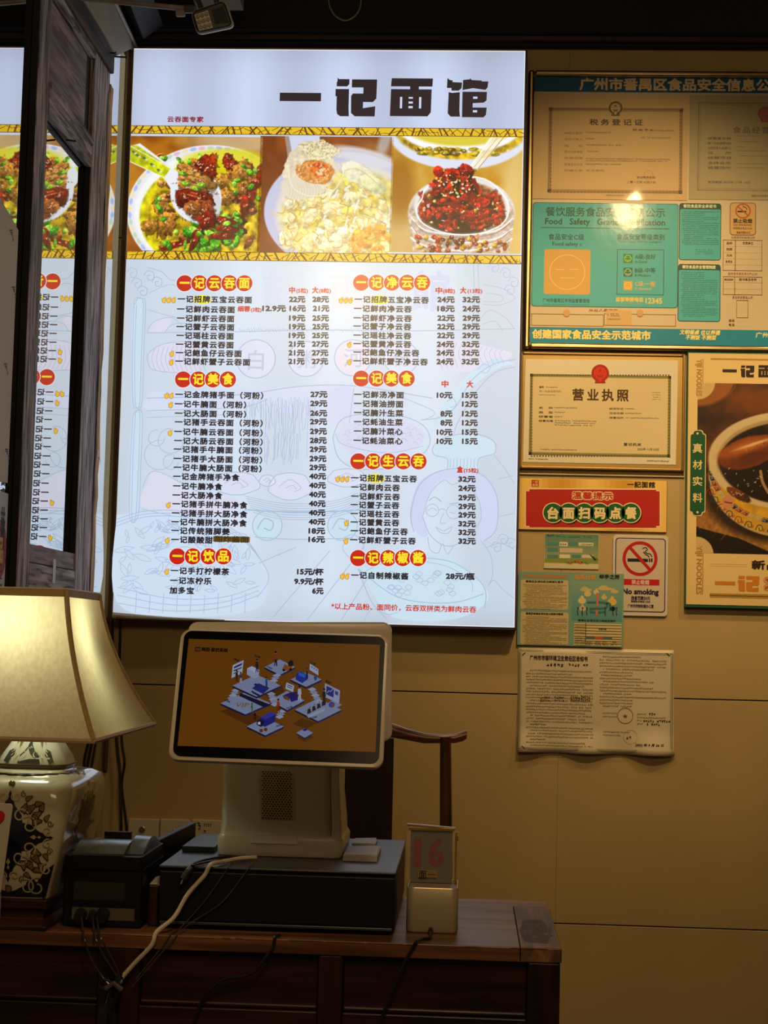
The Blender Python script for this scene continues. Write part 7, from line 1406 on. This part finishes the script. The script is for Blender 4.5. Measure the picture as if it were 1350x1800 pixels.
a = Zp(94, 1612, DT); o = part('black_adapter', MB().loft([rr4(a.x-.013, a.x+.012, a.y-.004, a.y+.05, DT+.0005, .005), rr4(a.x-.013, a.x+.012, a.y-.004, a.y+.05, DT+.016, .005), rr4(a.x-.010, a.x+.009, a.y-.001, a.y+.046, DT+.020, .005)]), mat('glossy_black_plastic', (.02, .02, .022), .15, coat=.5), None, smooth=True); tag(o, 'small glossy black adapter on the counter between lamp and printer', 'adapter')

# ================================================================== cables over the front
def cp(px, py, y): return Yp(px, py, y)
yc0 = yF_-.012
def DG(px, h): return Vector((Yp(px, 1526, cdy0).x, cdy0-.003-h, tz+h))
def EG(px, h=.005): return Vector((Yp(px, 1652, yF_).x, yF_-h*.8, DT+h))
cable('terminal_cable', 'pale beige cable running from the terminal down over the counter front', [Zp(450, 1507, tz+.006), Zp(420, 1509, tz+.006), Zp(394, 1514, tz+.005), DG(372, .005), cp(360, 1538, cdy0-.010), cp(330, 1572, cdy0-.016), cp(306, 1612, cdy0-.03), EG(276), cp(266, 1662, yc0), cp(232, 1698, yc0), cp(206, 1730, yc0-.004), cp(190, 1760, yc0-.004), cp(184, 1830, yc0)], .0034, M_wcab)
M_thin = mat('thin_grey_wire', (.06, .055, .05), .35)
cable('thin_wire', 'thin dark wire crossing the drawer front, left of two', [Zp(408, 1516, tz+.002), DG(402, .002), cp(394, 1536, cdy0-.006), cp(358, 1586, cdy0-.008), cp(318, 1630, cdy0-.01), EG(300, .002), cp(282, 1668, yc0+.006), cp(240, 1720, yc0)], .0010, M_thin, 'thin wires over the drawer front')
cable('thin_wire', 'thin dark wire crossing the drawer front, right of two', [Zp(446, 1518, tz+.002), DG(439, .002), cp(427, 1540, cdy0-.006), cp(390, 1586, cdy0-.008), cp(336, 1622, cdy0-.012), EG(312, .002), cp(290, 1668, yc0+.004), cp(232, 1735, yc0)], .0010, M_thin, 'thin wires over the drawer front')
for i, (x, pts, lb) in enumerate(((143, [(143, 1612, py0-.02), (148, 1648, yc0), (158, 1680, yc0), (176, 1712, yc0), (196, 1735, yc0-.004)], 'leftmost of three black wires plugged into the printer'), (164, [(163, 1612, py0-.02), (168, 1648, yc0), (182, 1680, yc0), (202, 1710, yc0), (212, 1730, yc0-.002)], 'middle of three black wires plugged into the printer'), (178, [(170, 1612, py0-.022), (176, 1645, yc0), (190, 1672, yc0), (204, 1700, yc0), (216, 1735, yc0+.002)], 'right one of three black wires plugged into the printer'))):
    cable('printer_wire', lb, [cp(*p_) for p_ in pts], .0016, mat('satin_black_wire', (.035, .033, .032), .25), 'wires from the printer')
t = thing('cable_bundle', 'tangled bundle of black cables hanging on the counter front below the printer', 'cables', cp(205, 1840, yc0))
for i in range(7):
    a = random.uniform(-9, 9); b = random.uniform(-16, 16); part('bundled_cable', MB().tube(spline([cp(213+a*.4, 1712+i*2, yc0-.002-.003*(i % 3)), cp(205+a, 1738, yc0-.004-.004*(i % 3)), cp(196+a, 1765, yc0-.004-.004*(i % 2)), cp(186+b, 1800, yc0-.006), cp(182+b, 1850, yc0-.004)], 6), .0036, 7), M_cab, t, smooth=True)
part('cable_tie', MB().tube([cp(186, 1738, yc0-.02), cp(200, 1728, yc0-.024), cp(214, 1740, yc0-.02)], .004, 6), mat('grey_tie', (.12, .11, .10), .4), t)
part('cable_loop', MB().tube(spline([cp(176, 1728, yc0-.01), cp(184, 1722, yc0-.02), cp(196, 1728, yc0-.02), cp(192, 1738, yc0-.01), cp(178, 1736, yc0-.01), cp(176, 1728, yc0-.01)], 6), .0022, 6), mat('satin_black_wire', (.035, .033, .032), .25), t, smooth=True)
part('power_brick', MB().loft([[cp(174+u, 1764, yc0-.02+v) for u, v in ((0, 0), (16, 0), (16, .018), (0, .018))], [cp(166+u, 1830, yc0-.02+v) for u, v in ((0, 0), (18, 0), (18, .018), (0, .018))]][::-1]), mat('glossy_black_plastic', (.02, .02, .022), .15, coat=.5), t)
t = thing('audio_plug', 'ribbed black barrel plug and lead dangling over the drawer front', 'plug', cp(318, 1560, cdy0-.02))
part('plug_barrel', MB().tube([cp(336, 1524, cdy0-.008), cp(333, 1528, cdy0-.010), cp(322, 1545, cdy0-.014)], [.0045, .0052, .0050], 10), mat('plug_rubber', (.03, .03, .03), .4), t, smooth=True)
for q in (.2, .4, .6, .8): c0 = cp(333, 1528, cdy0-.010).lerp(cp(322, 1545, cdy0-.014), q); d_ = (cp(322, 1545, cdy0-.014)-cp(333, 1528, cdy0-.010)).normalized(); part('rib', MB().tube([c0-d_*.0008, c0+d_*.0008], .0060, 10), mat('plug_rubber', (.03, .03, .03), .4), t)
part('plug_tip', MB().tube([cp(322, 1545, cdy0-.014), cp(318, 1554, cdy0-.016)], .0014, 8), mat('clip_metal', (.5, .42, .34), .25, .7), t)
part('plug_lead', MB().tube(spline([cp(336, 1524, cdy0-.008), DG(342, .005), Zp(354, 1513, tz+.004), Zp(380, 1508, tz+.004), Zp(410, 1506, tz+.004), Zp(440, 1508, tz+.004)], 6), .0022, 7).tube(spline([cp(336, 1524, cdy0-.008), DG(346, .004), Zp(360, 1516, tz+.003), Zp(390, 1511, tz+.003)], 6), .0018, 7), M_cab, t, smooth=True)
cable('speaker_cable', 'black lead from the speaker box curling over the counter edge', [Vector((Yp(757, 1636, sy).x, sy-.011, zb_+.005)), Zp(755, 1648, DT+.003), Zp(740, 1651, DT+.0035), EG(732, .0035), cp(727, 1664, yF_-.004), cp(712, 1690, yF_-.004), cp(690, 1740, yF_-.005), cp(668, 1800, yF_-.005), cp(660, 1860, yF_-.005)], .0026, M_cab)
cable('counter_cable', 'black lead hanging over the counter front under the cash drawer', [Zp(492, 1644, DT+.0035), EG(484, .0035), cp(480, 1664, yF_-.004), cp(466, 1684, yF_-.005), cp(446, 1708, yF_-.006), cp(424, 1716, yF_-.005), cp(392, 1722, yF_-.004), cp(360, 1750, yF_-.004), cp(340, 1800, yF_-.004)], .0026, M_cab)
